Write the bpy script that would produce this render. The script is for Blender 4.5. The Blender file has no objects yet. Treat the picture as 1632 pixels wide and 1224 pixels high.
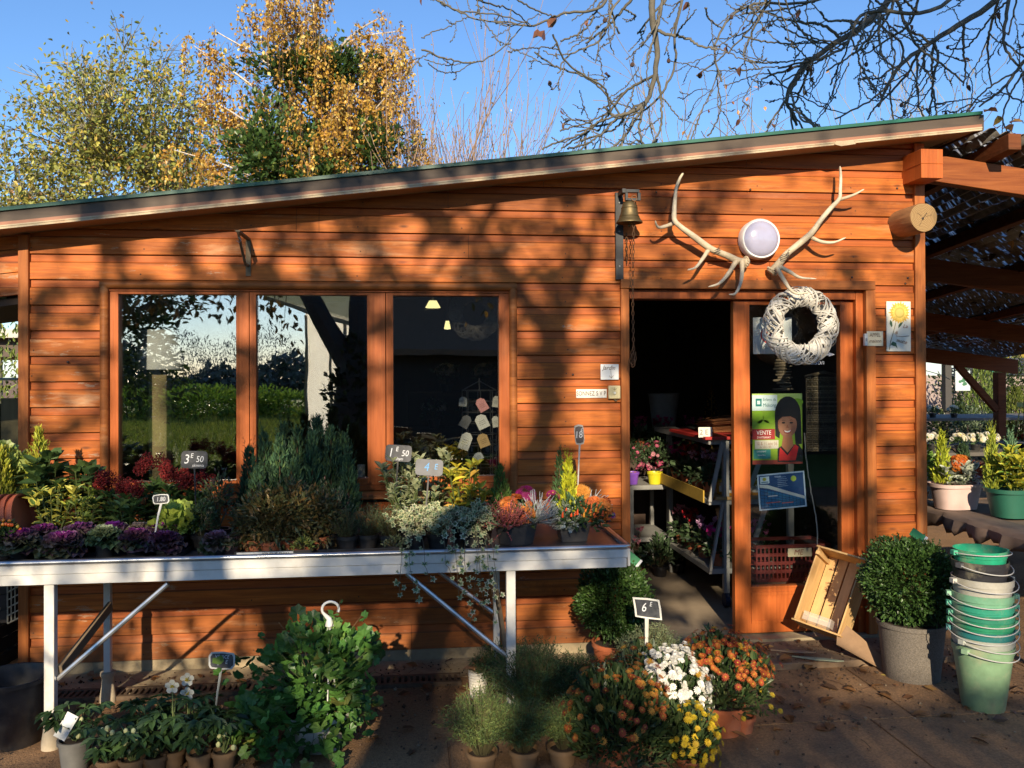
import bpy, bmesh, math, random
import numpy as np
from mathutils import Matrix, Vector
R = math.radians
rng = np.random.default_rng(7)
random.seed(7)
SC = bpy.context.scene
COL = SC.collection

# ------------------------------------------------------------------ camera
F_PX, PPX, PPY = 1367., 816., 582.5
CD, CH = 5.1, 1.70
YAW, PITCH, ROLL = R(6.4), R(.4), R(.25)
fwd = np.array([math.sin(YAW)*math.cos(PITCH), math.cos(YAW)*math.cos(PITCH), math.sin(PITCH)])
rt0 = np.array([math.cos(YAW), -math.sin(YAW), 0.])
up0 = np.cross(rt0, fwd)
rgt = rt0*math.cos(ROLL)-up0*math.sin(ROLL)
upv = up0*math.cos(ROLL)+rt0*math.sin(ROLL)
CAMP = np.array([0., -CD, CH])
cam = bpy.data.cameras.new("camera")
cam_ob = bpy.data.objects.new("camera", cam)
COL.objects.link(cam_ob)
cam_ob.matrix_world = Matrix(((rgt[0], upv[0], -fwd[0], CAMP[0]), (rgt[1], upv[1], -fwd[1], CAMP[1]), (rgt[2], upv[2], -fwd[2], CAMP[2]), (0, 0, 0, 1)))
cam.sensor_width = 36.
cam.lens = F_PX/1632.*36.
cam.shift_y = (PPY-612.)/1632.
cam.clip_end = 2000.
SC.camera = cam_ob

# ------------------------------------------------------------------ sky, sun, exposure
SUN = np.array([.12, 1., -.40])
SUN /= np.linalg.norm(SUN)
ELEV = math.asin(-SUN[2])
world = bpy.data.worlds.new("World")
SC.world = world
world.use_nodes = True
wn = world.node_tree.nodes
sky = wn.new('ShaderNodeTexSky')
sky.sky_type = 'NISHITA'
sky.sun_disc = False
sky.sun_elevation = ELEV
sky.sun_rotation = math.atan2(-SUN[0], -SUN[1])
sky.altitude = 50
sky.air_density = 1.0
sky.dust_density = .15
sky.ozone_density = 6.
wn['Background'].inputs[1].default_value = .13
world.node_tree.links.new(sky.outputs[0], wn['Background'].inputs[0])
sl = bpy.data.lights.new("sun", 'SUN')
sl.energy = 5.0
sl.angle = R(.53)
sl.color = (1., .845, .61)
so = bpy.data.objects.new("sun", sl)
COL.objects.link(so)
so.rotation_euler = Vector(SUN).to_track_quat('-Z', 'Y').to_euler()
so.location = (-3, -20, 12)
SC.view_settings.view_transform = 'Standard'
SC.view_settings.look = 'None'
SC.view_settings.exposure = 0.62
SC.view_settings.gamma = 1.0
SC.cycles.transparent_max_bounces = 24
SC.cycles.max_bounces = 7
SC.cycles.caustics_reflective = False
SC.cycles.caustics_refractive = False


# ------------------------------------------------------------------ measuring helpers
def ray(px, py):
    return fwd+rgt*(px-PPX)/F_PX-upv*(py-PPY)/F_PX

def P(px, py, Y=0.):          # where a sight line of the survey photo meets the upright plane y = Y
    d = ray(px, py)
    return CAMP+d*((Y-CAMP[1])/d[1])

def G(px, py, Z=0.):          # ... or the level plane z = Z
    d = ray(px, py)
    return CAMP+d*((Z-CAMP[2])/d[2])

# ------------------------------------------------------------------ materials
def mat(name, col=(.5, .5, .5), rough=.6, metal=0., var=.15, scale=8., bump=0., spec=.5, vcol=False, trans=0., coat=0., bscale=None, stretch=None, dirt=None, dscale=3., emit=None, alpha=None):
    m = bpy.data.materials.new(name)
    m.use_nodes = True
    t = m.node_tree
    N, L = t.nodes, t.links
    b = N['Principled BSDF']
    b.inputs['Roughness'].default_value = rough
    b.inputs['Metallic'].default_value = metal
    b.inputs['Specular IOR Level'].default_value = spec
    b.inputs['Coat Weight'].default_value = coat
    tc = N.new('ShaderNodeTexCoord')
    mp = N.new('ShaderNodeMapping')
    L.new(tc.outputs['Object'], mp.inputs[0])
    if stretch: mp.inputs['Scale'].default_value = stretch
    nz = N.new('ShaderNodeTexNoise')
    nz.inputs['Scale'].default_value = scale
    nz.inputs['Detail'].default_value = 6
    nz.inputs['Roughness'].default_value = .65
    L.new(mp.outputs[0], nz.inputs['Vector'])
    mr = N.new('ShaderNodeMapRange')
    mr.inputs[1].default_value = .25; mr.inputs[2].default_value = .75
    mr.inputs[3].default_value = 1-var; mr.inputs[4].default_value = 1+var
    L.new(nz.outputs[0], mr.inputs[0])
    mx = N.new('ShaderNodeMix'); mx.data_type = 'RGBA'; mx.blend_type = 'MULTIPLY'
    mx.inputs[0].default_value = 1.
    if vcol:
        at = N.new('ShaderNodeAttribute'); at.attribute_name = 'col'
        L.new(at.outputs[0], mx.inputs[6])
    else:
        mx.inputs[6].default_value = (*col, 1)
    L.new(mr.outputs[0], mx.inputs[7])
    out = mx.outputs[2]
    if dirt:
        n2 = N.new('ShaderNodeTexNoise'); n2.inputs['Scale'].default_value = dscale; n2.inputs['Detail'].default_value = 8
        n2.inputs['Roughness'].default_value = .7
        L.new(tc.outputs['Object'], n2.inputs['Vector'])
        r2 = N.new('ShaderNodeMapRange'); r2.inputs[1].default_value = .48; r2.inputs[2].default_value = .68
        r2.inputs[4].default_value = dirt[3]
        L.new(n2.outputs[0], r2.inputs[0])
        m2 = N.new('ShaderNodeMix'); m2.data_type = 'RGBA'
        L.new(r2.outputs[0], m2.inputs[0]); L.new(out, m2.inputs[6]); m2.inputs[7].default_value = (*dirt[:3], 1)
        out = m2.outputs[2]
    L.new(out, b.inputs['Base Color'])
    if bump:
        bp = N.new('ShaderNodeBump'); bp.inputs['Strength'].default_value = bump; bp.inputs['Distance'].default_value = .01
        if bscale:
            n3 = N.new('ShaderNodeTexNoise'); n3.inputs['Scale'].default_value = bscale; n3.inputs['Detail'].default_value = 4
            L.new(mp.outputs[0], n3.inputs['Vector']); L.new(n3.outputs[0], bp.inputs['Height'])
        else:
            L.new(nz.outputs[0], bp.inputs['Height'])
        L.new(bp.outputs[0], b.inputs['Normal'])
    if trans:
        tr = N.new('ShaderNodeBsdfTranslucent'); ms = N.new('ShaderNodeMixShader')
        ms.inputs[0].default_value = trans
        L.new(out, tr.inputs[0]); L.new(b.outputs[0], ms.inputs[1]); L.new(tr.outputs[0], ms.inputs[2])
        L.new(ms.outputs[0], N['Material Output'].inputs[0])
    if alpha is not None:
        b.inputs['Alpha'].default_value = alpha
    if emit:
        b.inputs['Emission Color'].default_value = (*emit[:3], 1); b.inputs['Emission Strength'].default_value = emit[3]
    return m

def wood_mat(name, ca, cb, bleach, nail=True, rough=.5, period=.1445, z0=.065, axis='X', bl=.35, stain=.45, boards=False):
    m = bpy.data.materials.new(name)
    m.use_nodes = True
    t = m.node_tree; N, L = t.nodes, t.links
    b = N['Principled BSDF']
    b.inputs['Roughness'].default_value = rough; b.inputs['Specular IOR Level'].default_value = .22
    tc = N.new('ShaderNodeTexCoord')
    sp = N.new('ShaderNodeSeparateXYZ'); L.new(tc.outputs['Object'], sp.inputs[0])
    # one random value per board
    a1 = N.new('ShaderNodeMath'); a1.operation = 'SUBTRACT'; a1.inputs[1].default_value = z0
    L.new(sp.outputs['Z' if axis == 'X' else 'X'], a1.inputs[0])
    a2 = N.new('ShaderNodeMath'); a2.operation = 'DIVIDE'; a2.inputs[1].default_value = period; L.new(a1.outputs[0], a2.inputs[0])
    a3 = N.new('ShaderNodeMath'); a3.operation = 'FLOOR'; L.new(a2.outputs[0], a3.inputs[0])
    wnz = N.new('ShaderNodeTexWhiteNoise'); wnz.noise_dimensions = '1D'; L.new(a3.outputs[0], wnz.inputs['W'])
    cmb = N.new('ShaderNodeCombineXYZ')
    L.new(wnz.outputs[0], cmb.inputs[1])
    ad = N.new('ShaderNodeVectorMath'); ad.operation = 'MULTIPLY_ADD'
    L.new(cmb.outputs[0], ad.inputs[0]); ad.inputs[1].default_value = (37, 37, 37); L.new(tc.outputs['Object'], ad.inputs[2])
    mp = N.new('ShaderNodeMapping')
    mp.inputs['Scale'].default_value = (1.1, 12, 22) if axis == 'X' else (22, 12, 1.1)
    L.new(ad.outputs[0], mp.inputs[0])
    nz = N.new('ShaderNodeTexNoise'); nz.inputs['Scale'].default_value = 2.2; nz.inputs['Detail'].default_value = 9; nz.inputs['Roughness'].default_value = .62; nz.inputs['Distortion'].default_value = .6
    L.new(mp.outputs[0], nz.inputs['Vector'])
    cr = N.new('ShaderNodeValToRGB')
    cr.color_ramp.elements[0].position = .3; cr.color_ramp.elements[0].color = (*ca, 1)
    cr.color_ramp.elements[1].position = .68; cr.color_ramp.elements[1].color = (*cb, 1)
    L.new(nz.outputs[0], cr.inputs[0])
    # per-board tone
    pr_ = N.new('ShaderNodeMapRange'); pr_.inputs[3].default_value = .70; pr_.inputs[4].default_value = 1.18
    L.new(wnz.outputs[0], pr_.inputs[0])
    m1 = N.new('ShaderNodeMix'); m1.data_type = 'RGBA'; m1.blend_type = 'MULTIPLY'; m1.inputs[0].default_value = 1
    L.new(cr.outputs[0], m1.inputs[6]); L.new(pr_.outputs[0], m1.inputs[7])
    # bleached and flaking patches, stretched along the board
    mp2 = N.new('ShaderNodeMapping'); mp2.inputs['Scale'].default_value = (1.2, 4, 7) if axis == 'X' else (7, 4, 1.2)
    L.new(ad.outputs[0], mp2.inputs[0])
    n2 = N.new('ShaderNodeTexNoise'); n2.inputs['Scale'].default_value = 1.5; n2.inputs['Detail'].default_value = 10; n2.inputs['Roughness'].default_value = .7
    L.new(mp2.outputs[0], n2.inputs['Vector'])
    r2 = N.new('ShaderNodeMapRange'); r2.inputs[1].default_value = .56; r2.inputs[2].default_value = .72; r2.inputs[4].default_value = bl
    L.new(n2.outputs[0], r2.inputs[0])
    if axis == 'X':      # the sheltered right half keeps its varnish, the left end is greyer
        rx = N.new('ShaderNodeMapRange'); rx.inputs[1].default_value = -2.2; rx.inputs[2].default_value = .6; rx.inputs[3].default_value = 1.9; rx.inputs[4].default_value = .8
        L.new(sp.outputs['X'], rx.inputs[0])
        mm = N.new('ShaderNodeMath'); mm.operation = 'MULTIPLY'; L.new(r2.outputs[0], mm.inputs[0]); L.new(rx.outputs[0], mm.inputs[1])
        fac = mm.outputs[0]
    else:
        fac = r2.outputs[0]
    m2 = N.new('ShaderNodeMix'); m2.data_type = 'RGBA'
    L.new(fac, m2.inputs[0]); L.new(m1.outputs[2], m2.inputs[6]); m2.inputs[7].default_value = (*bleach, 1)
    # dark weather stains
    n3 = N.new('ShaderNodeTexNoise'); n3.inputs['Scale'].default_value = 3.1; n3.inputs['Detail'].default_value = 8; n3.inputs['Roughness'].default_value = .72
    L.new(ad.outputs[0], n3.inputs['Vector'])
    r3 = N.new('ShaderNodeMapRange'); r3.inputs[1].default_value = .55; r3.inputs[2].default_value = .75; r3.inputs[4].default_value = stain
    L.new(n3.outputs[0], r3.inputs[0])
    m3 = N.new('ShaderNodeMix'); m3.data_type = 'RGBA'
    L.new(r3.outputs[0], m3.inputs[0]); L.new(m2.outputs[2], m3.inputs[6]); m3.inputs[7].default_value = (.10, .035, .014, 1)
    # knots
    mp4 = N.new('ShaderNodeMapping'); mp4.inputs['Scale'].default_value = (2.2, 2, 7) if axis == 'X' else (7, 2, 2.2)
    L.new(ad.outputs[0], mp4.inputs[0])
    vo = N.new('ShaderNodeTexVoronoi'); vo.inputs['Scale'].default_value = 1.3; L.new(mp4.outputs[0], vo.inputs['Vector'])
    r4 = N.new('ShaderNodeMapRange'); r4.inputs[1].default_value = .03; r4.inputs[2].default_value = .11; r4.inputs[3].default_value = .8; r4.inputs[4].default_value = 0
    L.new(vo.outputs['Distance'], r4.inputs[0])
    m4 = N.new('ShaderNodeMix'); m4.data_type = 'RGBA'
    L.new(r4.outputs[0], m4.inputs[0]); L.new(m3.outputs[2], m4.inputs[6]); m4.inputs[7].default_value = (.09, .03, .012, 1)
    last = m4.outputs[2]
    def mth(op, a, b_=None, c=None):
        q = N.new('ShaderNodeMath'); q.operation = op
        for i, v in enumerate((a, b_, c)):
            if v is None: continue
            if isinstance(v, (int, float)): q.inputs[i].default_value = v
            else: L.new(v, q.inputs[i])
        return q.outputs[0]
    def blend(fac_, colr):
        nonlocal last
        q = N.new('ShaderNodeMix'); q.data_type = 'RGBA'; L.new(fac_, q.inputs[0]); L.new(last, q.inputs[6]); q.inputs[7].default_value = (*colr, 1); last = q.outputs[2]
    if boards:
        fr_ = mth('FRACT', a2.outputs[0])
        blend(mth('MULTIPLY', mth('GREATER_THAN', fr_, .68), .42), (.36, .075, .024))          # redder band on the tongue
        blend(mth('MULTIPLY', mth('LESS_THAN', mth('ABSOLUTE', mth('SUBTRACT', fr_, .672)), .022), .55), (.07, .025, .012))   # thin dark line along the bead
        # nail heads, two staggered rows
        ux = mth('FRACT', mth('ADD', mth('DIVIDE', sp.outputs['X'], .61), mth('MULTIPLY', wnz.outputs[0], .06)))
        dxn = mth('MULTIPLY', mth('SUBTRACT', ux, .5), .61); dzn = mth('MULTIPLY', mth('SUBTRACT', fr_, .22), period)
        blend(mth('MULTIPLY', mth('LESS_THAN', mth('ADD', mth('MULTIPLY', dxn, dxn), mth('MULTIPLY', dzn, dzn)), .0045**2), .85), (.04, .025, .018))
        # flaking varnish with crisp edges, mostly at the exposed left end, and mud splashed up from the ground
        mp5 = N.new('ShaderNodeMapping'); mp5.inputs['Scale'].default_value = (2.2, 3, 9); L.new(ad.outputs[0], mp5.inputs[0])
        n5 = N.new('ShaderNodeTexNoise'); n5.inputs['Scale'].default_value = 1.9; n5.inputs['Detail'].default_value = 12; n5.inputs['Roughness'].default_value = .75; L.new(mp5.outputs[0], n5.inputs['Vector'])
        thr = mth('MULTIPLY_ADD', sp.outputs['X'], .018, .635)
        r5 = mth('MINIMUM', mth('MAXIMUM', mth('MULTIPLY', mth('SUBTRACT', n5.outputs[0], thr), 22.), 0.), .7)
        blend(r5, (.42, .29, .19))
        r6 = mth('MULTIPLY', mth('MAXIMUM', mth('MULTIPLY_ADD', sp.outputs['Z'], -1.5, .62), 0.), mth('MULTIPLY', n3.outputs[0], 1.5))
        blend(mth('MINIMUM', r6, .75), (.20, .11, .06))
    L.new(last, b.inputs['Base Color'])
    rr = N.new('ShaderNodeMapRange'); rr.inputs[3].default_value = rough-.1; rr.inputs[4].default_value = rough+.2
    L.new(n2.outputs[0], rr.inputs[0]); L.new(rr.outputs[0], b.inputs['Roughness'])
    bp = N.new('ShaderNodeBump'); bp.inputs['Strength'].default_value = .35; bp.inputs['Distance'].default_value = .006
    L.new(nz.outputs[0], bp.inputs['Height']); L.new(bp.outputs[0], b.inputs['Normal'])
    return m

def glass_mat(name, f0=.1, tint=(.93, .95, .94), rough=.0):
    m = bpy.data.materials.new(name)
    m.use_nodes = True
    t = m.node_tree; N, L = t.nodes, t.links
    N.remove(N['Principled BSDF'])
    tr = N.new('ShaderNodeBsdfTransparent'); tr.inputs[0].default_value = (*tint, 1)
    gl = N.new('ShaderNodeBsdfGlossy'); gl.inputs['Roughness'].default_value = rough
    gl.inputs[0].default_value = (1, 1, 1, 1)
    lw = N.new('ShaderNodeLayerWeight'); lw.inputs[0].default_value = .5      # Schlick reflectance of a thin sheet
    pw = N.new('ShaderNodeMath'); pw.operation = 'POWER'; pw.inputs[1].default_value = 5; L.new(lw.outputs['Facing'], pw.inputs[0])
    fr = N.new('ShaderNodeMath'); fr.operation = 'MULTIPLY_ADD'; fr.inputs[1].default_value = 1-f0; fr.inputs[2].default_value = f0; L.new(pw.outputs[0], fr.inputs[0])
    bz = N.new('ShaderNodeTexNoise'); bz.inputs['Scale'].default_value = 1.7; tc = N.new('ShaderNodeTexCoord'); L.new(tc.outputs['Object'], bz.inputs[0])
    bp = N.new('ShaderNodeBump'); bp.inputs['Strength'].default_value = .25; bp.inputs['Distance'].default_value = .004; L.new(bz.outputs[0], bp.inputs['Height']); L.new(bp.outputs[0], gl.inputs['Normal'])
    ms = N.new('ShaderNodeMixShader')
    L.new(fr.outputs[0], ms.inputs[0]); L.new(tr.outputs[0], ms.inputs[1]); L.new(gl.outputs[0], ms.inputs[2])
    L.new(ms.outputs[0], N['Material Output'].inputs[0])
    return m

LEAF = mat('leaf', vcol=True, rough=.42, var=.25, scale=25, trans=.22, spec=.45)
NEEDLE = mat('needle', vcol=True, rough=.6, var=.25, scale=30, trans=.15, spec=.3)
PETAL = mat('petal', vcol=True, rough=.6, var=.12, scale=40, trans=.25, spec=.3)
BARK = mat('bark', vcol=True, rough=.85, var=.35, scale=14, bump=.6)
PAINT = mat('paint', vcol=True, rough=.45, var=.12, scale=14, bump=.05)
MATTE = mat('matte', vcol=True, rough=.85, var=.15, scale=20)
METAL = mat('metal', vcol=True, rough=.35, metal=.9, var=.2, scale=20, bump=.05)
PLASTIC_POT = mat('black_plastic', vcol=True, rough=.38, var=.2, scale=12, dirt=(.12, .10, .08, .35), dscale=7)
TERRA = mat('terracotta', (.42, .115, .045), rough=.75, var=.18, scale=9, dirt=(.42, .24, .15, .4), dscale=6, bump=.1)
SOIL = mat('soil', (.035, .022, .014), rough=.95, var=.5, scale=60, bump=.8)
INK = mat('ink', vcol=True, rough=.7, var=.05)
PRINT = mat('printed_paper', vcol=True, rough=.35, var=.03, spec=.4)

# ------------------------------------------------------------------ objects
def setp(o, label=None, cat=None, group=None, kind=None):
    if label: o['label'] = label
    if cat: o['category'] = cat
    if group: o['group'] = group
    if kind: o['kind'] = kind
    return o

def thing(name, label, cat, loc=(0, 0, 0), rz=0., group=None):
    o = bpy.data.objects.new(name, None)
    COL.objects.link(o)
    o.empty_display_size = .1
    o.location = [float(v) for v in loc]
    o.rotation_euler = (0, 0, rz)
    return setp(o, label, cat, group)

def copy_tree(o, loc=None, rz=None, parent=None, scale=None):
    c = o.copy(); COL.objects.link(c)
    if parent: c.parent = parent
    for ch in o.children: copy_tree(ch, parent=c)
    if loc is not None: c.location = [float(v) for v in loc]
    if rz is not None: c.rotation_euler = (0, 0, rz)
    if scale is not None: c.scale = (scale,)*3 if np.isscalar(scale) else scale
    return c

def unit(v):
    v = np.asarray(v, float)
    return v/np.maximum(np.linalg.norm(v, axis=-1, keepdims=True), 1e-9)

class MB:
    """collects shapes; build() links them as one mesh object"""
    def __init__(s, col=(.5, .5, .5)):
        s.V = []; s.C = []; s.F = {}; s.n = 0; s.col = col
    def add(s, v, faces, col=None):
        v = np.asarray(v, float).reshape(-1, 3)
        c = np.asarray(s.col if col is None else col, float)
        if c.ndim == 1: c = np.tile(c, (len(v), 1))
        s.V.append(v); s.C.append(c)
        if isinstance(faces, np.ndarray):
            s.F.setdefault(faces.shape[1], []).append(faces+s.n)
        else:
            for f in faces: s.F.setdefault(len(f), []).append(np.array([f])+s.n)
        s.n += len(v)
        return s
    def xf(s, M, start=0):
        M = np.asarray(M); k = 0
        for i, v in enumerate(s.V):
            if k >= start: s.V[i] = v@M[:3, :3].T+M[:3, 3]
            k += len(v)
        return s
    def box(s, c, size, rot=None, col=None):
        h = np.asarray(size, float)/2
        v = np.array([[x, y, z] for x in (-1, 1) for y in (-1, 1) for z in (-1, 1)])*h
        if rot is not None: v = v@np.asarray(Matrix(rot.to_matrix()) if hasattr(rot, 'to_matrix') else rot).T
        return s.add(v+np.asarray(c, float), np.array([[0, 1, 3, 2], [4, 6, 7, 5], [0, 4, 5, 1], [2, 3, 7, 6], [0, 2, 6, 4], [1, 5, 7, 3]]), col)
    def box2(s, a, b, col=None):
        a = np.asarray(a, float); b = np.asarray(b, float)
        return s.box((a+b)/2, np.abs(b-a), None, col)
    def bar(s, a, b, w, h, col=None, upd=(0, 0, 1)):
        a = np.asarray(a, float); b = np.asarray(b, float)
        d = unit(b-a); u = np.asarray(upd, float)
        if abs(d@u) > .98: u = np.array([0, 1., 0])
        r = unit(np.cross(d, u)); u2 = np.cross(r, d)
        M = np.stack([d, r, u2], 1)
        return s.box((a+b)/2, (np.linalg.norm(b-a), w, h), M, col)
    def tube(s, pts, rad, n=8, col=None, caps=True):
        p = np.asarray(pts, float); k = len(p)
        r = np.broadcast_to(np.asarray(rad, float), (k,))
        t = unit(np.gradient(p, axis=0))
        a = np.array([0, 0, 1.]) if abs(t[0, 2]) < .9 else np.array([1., 0, 0])
        u = unit(np.cross(t[0], a)); U = [u]
        for i in range(1, k):
            u = U[-1]-t[i]*(U[-1]@t[i]); U.append(unit(u))
        U = np.array(U); W = np.cross(t, U)
        an = np.arange(n)/n*2*math.pi
        v = p[:, None]+r[:, None, None]*(U[:, None]*np.cos(an)[None, :, None]+W[:, None]*np.sin(an)[None, :, None])
        i = np.arange(k-1)[:, None]*n; j = np.arange(n)[None]; j2 = (j+1) % n
        f = np.stack([i+j, i+j2, i+n+j2, i+n+j], -1).reshape(-1, 4)
        c = None
        if col is not None:
            c = np.asarray(col, float)
            if c.ndim == 2: c = np.repeat(c, n, 0)
        s.add(v.reshape(-1, 3), f, c)
        if caps and n > 2:
            for q in (range(n), range((k-1)*n, k*n)):
                q = list(q)
                s.F.setdefault(n, []).append(np.array([q if q[0] else q[::-1]])+s.n-k*n)
        return s
    def cyl(s, a, b, r0, r1=None, n=16, col=None, caps=True):
        return s.tube([a, b], [r0, r0 if r1 is None else r1], n, col, caps)
    def lathe(s, prof, c=(0, 0, 0), n=28, col=None, axis='Z', closed=False):
        pr = np.asarray(prof, float); k = len(pr)
        an = np.arange(n)/n*2*math.pi
        v = np.stack([pr[:, None, 0]*np.cos(an), pr[:, None, 0]*np.sin(an), np.broadcast_to(pr[:, None, 1], (k, n))], -1).reshape(-1, 3)
        if axis == 'Y': v = v[:, [0, 2, 1]]*[1, -1, 1]
        i = np.arange(k-1)[:, None]*n; j = np.arange(n)[None]; j2 = (j+1) % n
        f = np.stack([i+j, i+j2, i+n+j2, i+n+j], -1).reshape(-1, 4)
        cc = None
        if col is not None:
            cc = np.asarray(col, float)
            if cc.ndim == 2: cc = np.repeat(cc, n, 0)
        return s.add(v+np.asarray(c, float), f, cc)
    def ball(s, c, r, col=None, n=12, m=8, noise=0.):
        th = np.linspace(.02, math.pi-.02, m)
        pr = np.stack([np.sin(th), np.cos(th)], 1)
        k = s.n
        s.lathe(pr, n=n, col=col)
        v = s.V[-1]
        if noise: v = v*(1+noise*(rng.random((len(v), 1))-.5))
        s.V[-1] = v*np.asarray(r, float)+np.asarray(c, float)
        return s
    def poly(s, pts, col=None):
        return s.add(pts, [tuple(range(len(pts)))], col)
    def prism(s, pts2, y0, y1, col=None, plane='XZ', O=(0, 0, 0)):
        a = np.asarray(pts2, float); k = len(a)
        def put(d):
            if plane == 'XZ': return np.stack([a[:, 0], np.full(k, d), a[:, 1]], 1)
            if plane == 'YZ': return np.stack([np.full(k, d), a[:, 0], a[:, 1]], 1)
            return np.stack([a[:, 0], a[:, 1], np.full(k, d)], 1)
        v = np.concatenate([put(y0), put(y1)])+np.asarray(O, float)
        f = [tuple(range(k)), tuple(range(2*k-1, k-1, -1))]+[(i, (i+1) % k, k+(i+1) % k, k+i) for i in range(k)]
        return s.add(v, f, col)
    def stamp(s, tv, tf, pos, M, scale, col):
        """many copies of a small template: positions, 3x3 frames (columns), scales, colours"""
        tv = np.asarray(tv, float); n = len(pos)
        if n == 0: return s
        sc = np.asarray(scale, float)
        if sc.ndim == 1: sc = np.repeat(sc[:, None], 3, 1)
        v = np.einsum('nij,nkj->nki', M, tv[None]*sc[:, None])+np.asarray(pos)[:, None]
        c = np.asarray(col, float)
        if c.ndim == 1: c = np.tile(c, (n, 1))
        c = np.repeat(c, len(tv), 0) if c.ndim == 2 else c.reshape(-1, 3)
        off = (np.arange(n)*len(tv))[:, None, None]
        by = {}
        for f in tf: by.setdefault(len(f), []).append(f)
        v = v.reshape(-1, 3)
        s.V.append(v); s.C.append(c)
        for k, fs in by.items():
            s.F.setdefault(k, []).append((np.array(fs)[None]+off).reshape(-1, k)+s.n)
        s.n += len(v)
        return s
    def build(s, name, m, parent=None, loc=None, rot=None, smooth=True, angle=38):
        me = bpy.data.meshes.new(name)
        V = np.concatenate(s.V); C = np.concatenate(s.C)
        loops = []; tot = []
        for k, fs in s.F.items():
            a = np.concatenate(fs); loops.append(a.reshape(-1)); tot.append(np.full(len(a), k))
        loops = np.concatenate(loops).astype(np.int32); tot = np.concatenate(tot).astype(np.int32)
        me.vertices.add(len(V)); me.vertices.foreach_set('co', V.astype(np.float32).reshape(-1))
        me.loops.add(len(loops)); me.loops.foreach_set('vertex_index', loops)
        me.polygons.add(len(tot))
        me.polygons.foreach_set('loop_start', np.concatenate([[0], np.cumsum(tot)[:-1]]).astype(np.int32))
        ca = me.attributes.new('col', 'FLOAT_COLOR', 'POINT')
        ca.data.foreach_set('color', np.concatenate([C, np.ones((len(C), 1))], 1).astype(np.float32).reshape(-1))
        me.update(calc_edges=True)
        me.validate()
        me.polygons.foreach_set('use_smooth', np.full(len(me.polygons), bool(smooth)))
        if smooth:
            if angle < 180 and len(V) < 60000: me.set_sharp_from_angle(angle=R(angle))
        me.materials.append(m)
        o = bpy.data.objects.new(name, me)
        COL.objects.link(o)
        if parent: o.parent = parent
        if loc is not None: o.location = [float(x) for x in loc]
        if rot is not None: o.rotation_euler = rot
        return o

def outward(o):
    """consistent outward normals for a closed solid"""
    bm = bmesh.new(); bm.from_mesh(o.data)
    bmesh.ops.recalc_face_normals(bm, faces=bm.faces); bm.to_mesh(o.data); bm.free()
    return o

def bevel(o, w=.004, seg=2):
    md = o.modifiers.new('bevel', 'BEVEL'); md.width = w; md.segments = seg; md.limit_method = 'ANGLE'
    return o

_fonts = {}
def lettering(name, txt, size, col, parent, loc, rot=(R(90), 0, 0), shear=0., align='CENTER', ext=.0006, xs=1., mats=None, space=1.):
    cu = bpy.data.curves.new(name, 'FONT')
    cu.body = txt; cu.size = size; cu.align_x = align; cu.align_y = 'CENTER'; cu.extrude = ext; cu.shear = shear
    cu.space_character = space; cu.resolution_u = 3
    ob = bpy.data.objects.new(name, cu); COL.objects.link(ob)
    bpy.context.view_layer.update()
    me = bpy.data.meshes.new_from_object(ob.evaluated_get(bpy.context.evaluated_depsgraph_get()))
    bpy.data.objects.remove(ob)
    me.name = name
    me.materials.clear(); me.materials.append(mats or INK)
    ca = me.attributes.new('col', 'FLOAT_COLOR', 'POINT')
    ca.data.foreach_set('color', np.tile(np.array([*col, 1.], np.float32), len(me.vertices)))
    o = bpy.data.objects.new(name, me); COL.objects.link(o)
    o.parent = parent; o.location = [float(v) for v in loc]; o.rotation_euler = rot; o.scale = (xs, 1, 1)
    return o

# leaf templates: length along +X, blade in XY, folded and drooping along Z
def leaf_t(w=.4, fold=.12, droop=.12):
    v = [(0, 0, 0), (.3, w*.5, fold), (.3, 0, 0), (.3, -w*.5, fold), (.7, w*.42, fold-droop*.5), (.7, 0, -droop*.5), (.7, -w*.42, fold-droop*.5), (1, 0, -droop)]
    f = [(0, 2, 1), (0, 3, 2), (1, 2, 5, 4), (2, 3, 6, 5), (4, 5, 7), (5, 6, 7)]
    return v, f
def leaf_s(w=.45, fold=.1):
    return [(0, 0, 0), (.45, w*.5, fold), (1, 0, -.04), (.45, -w*.5, fold)], [(0, 2, 1), (0, 3, 2)]
def leaf_lobed(n=5, depth=.35, cup=.15):
    v = [(.35, 0, -.06)]; k = n*2
    for i in range(k+1):
        a = -math.pi*.86+i/k*math.pi*1.72
        r = .62 if i % 2 else .62*(1-depth)
        v.append((.35+r*math.cos(a), r*math.sin(a), cup*(.2+abs(math.sin(a)))*.6))
    f = [(0, i, i+1) for i in range(1, k+1)]
    return v, f
L_T, L_S, L_N, L_IVY, L_GER = leaf_t(), leaf_s(), leaf_s(.16, .03), leaf_lobed(5, .45), leaf_lobed(6, .22, .25)
L_W = leaf_t(.6, .08, .2)

def frames(d, up=None, roll=.6):
    """frame with X along d and Z near up, with some roll"""
    d = unit(d); n = len(d)
    u = np.tile([0, 0, 1.], (n, 1)) if up is None else np.broadcast_to(np.asarray(up, float), (n, 3))
    u = u+rng.normal(0, roll, (n, 3))
    y = unit(np.cross(u, d)); z = np.cross(d, y)
    return np.stack([d, y, z], -1)

def rdir(n):
    return unit(rng.normal(size=(n, 3)))

def pick(pal, n, jit=.18):
    """palette [(colour, weight)...] -> n jittered colours"""
    w = np.array([p[1] for p in pal], float); w /= w.sum()
    c = np.array([p[0] for p in pal])[rng.choice(len(pal), n, p=w)]
    return np.clip(c*(1+rng.normal(0, jit, (n, 1))), .002, 1)

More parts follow.
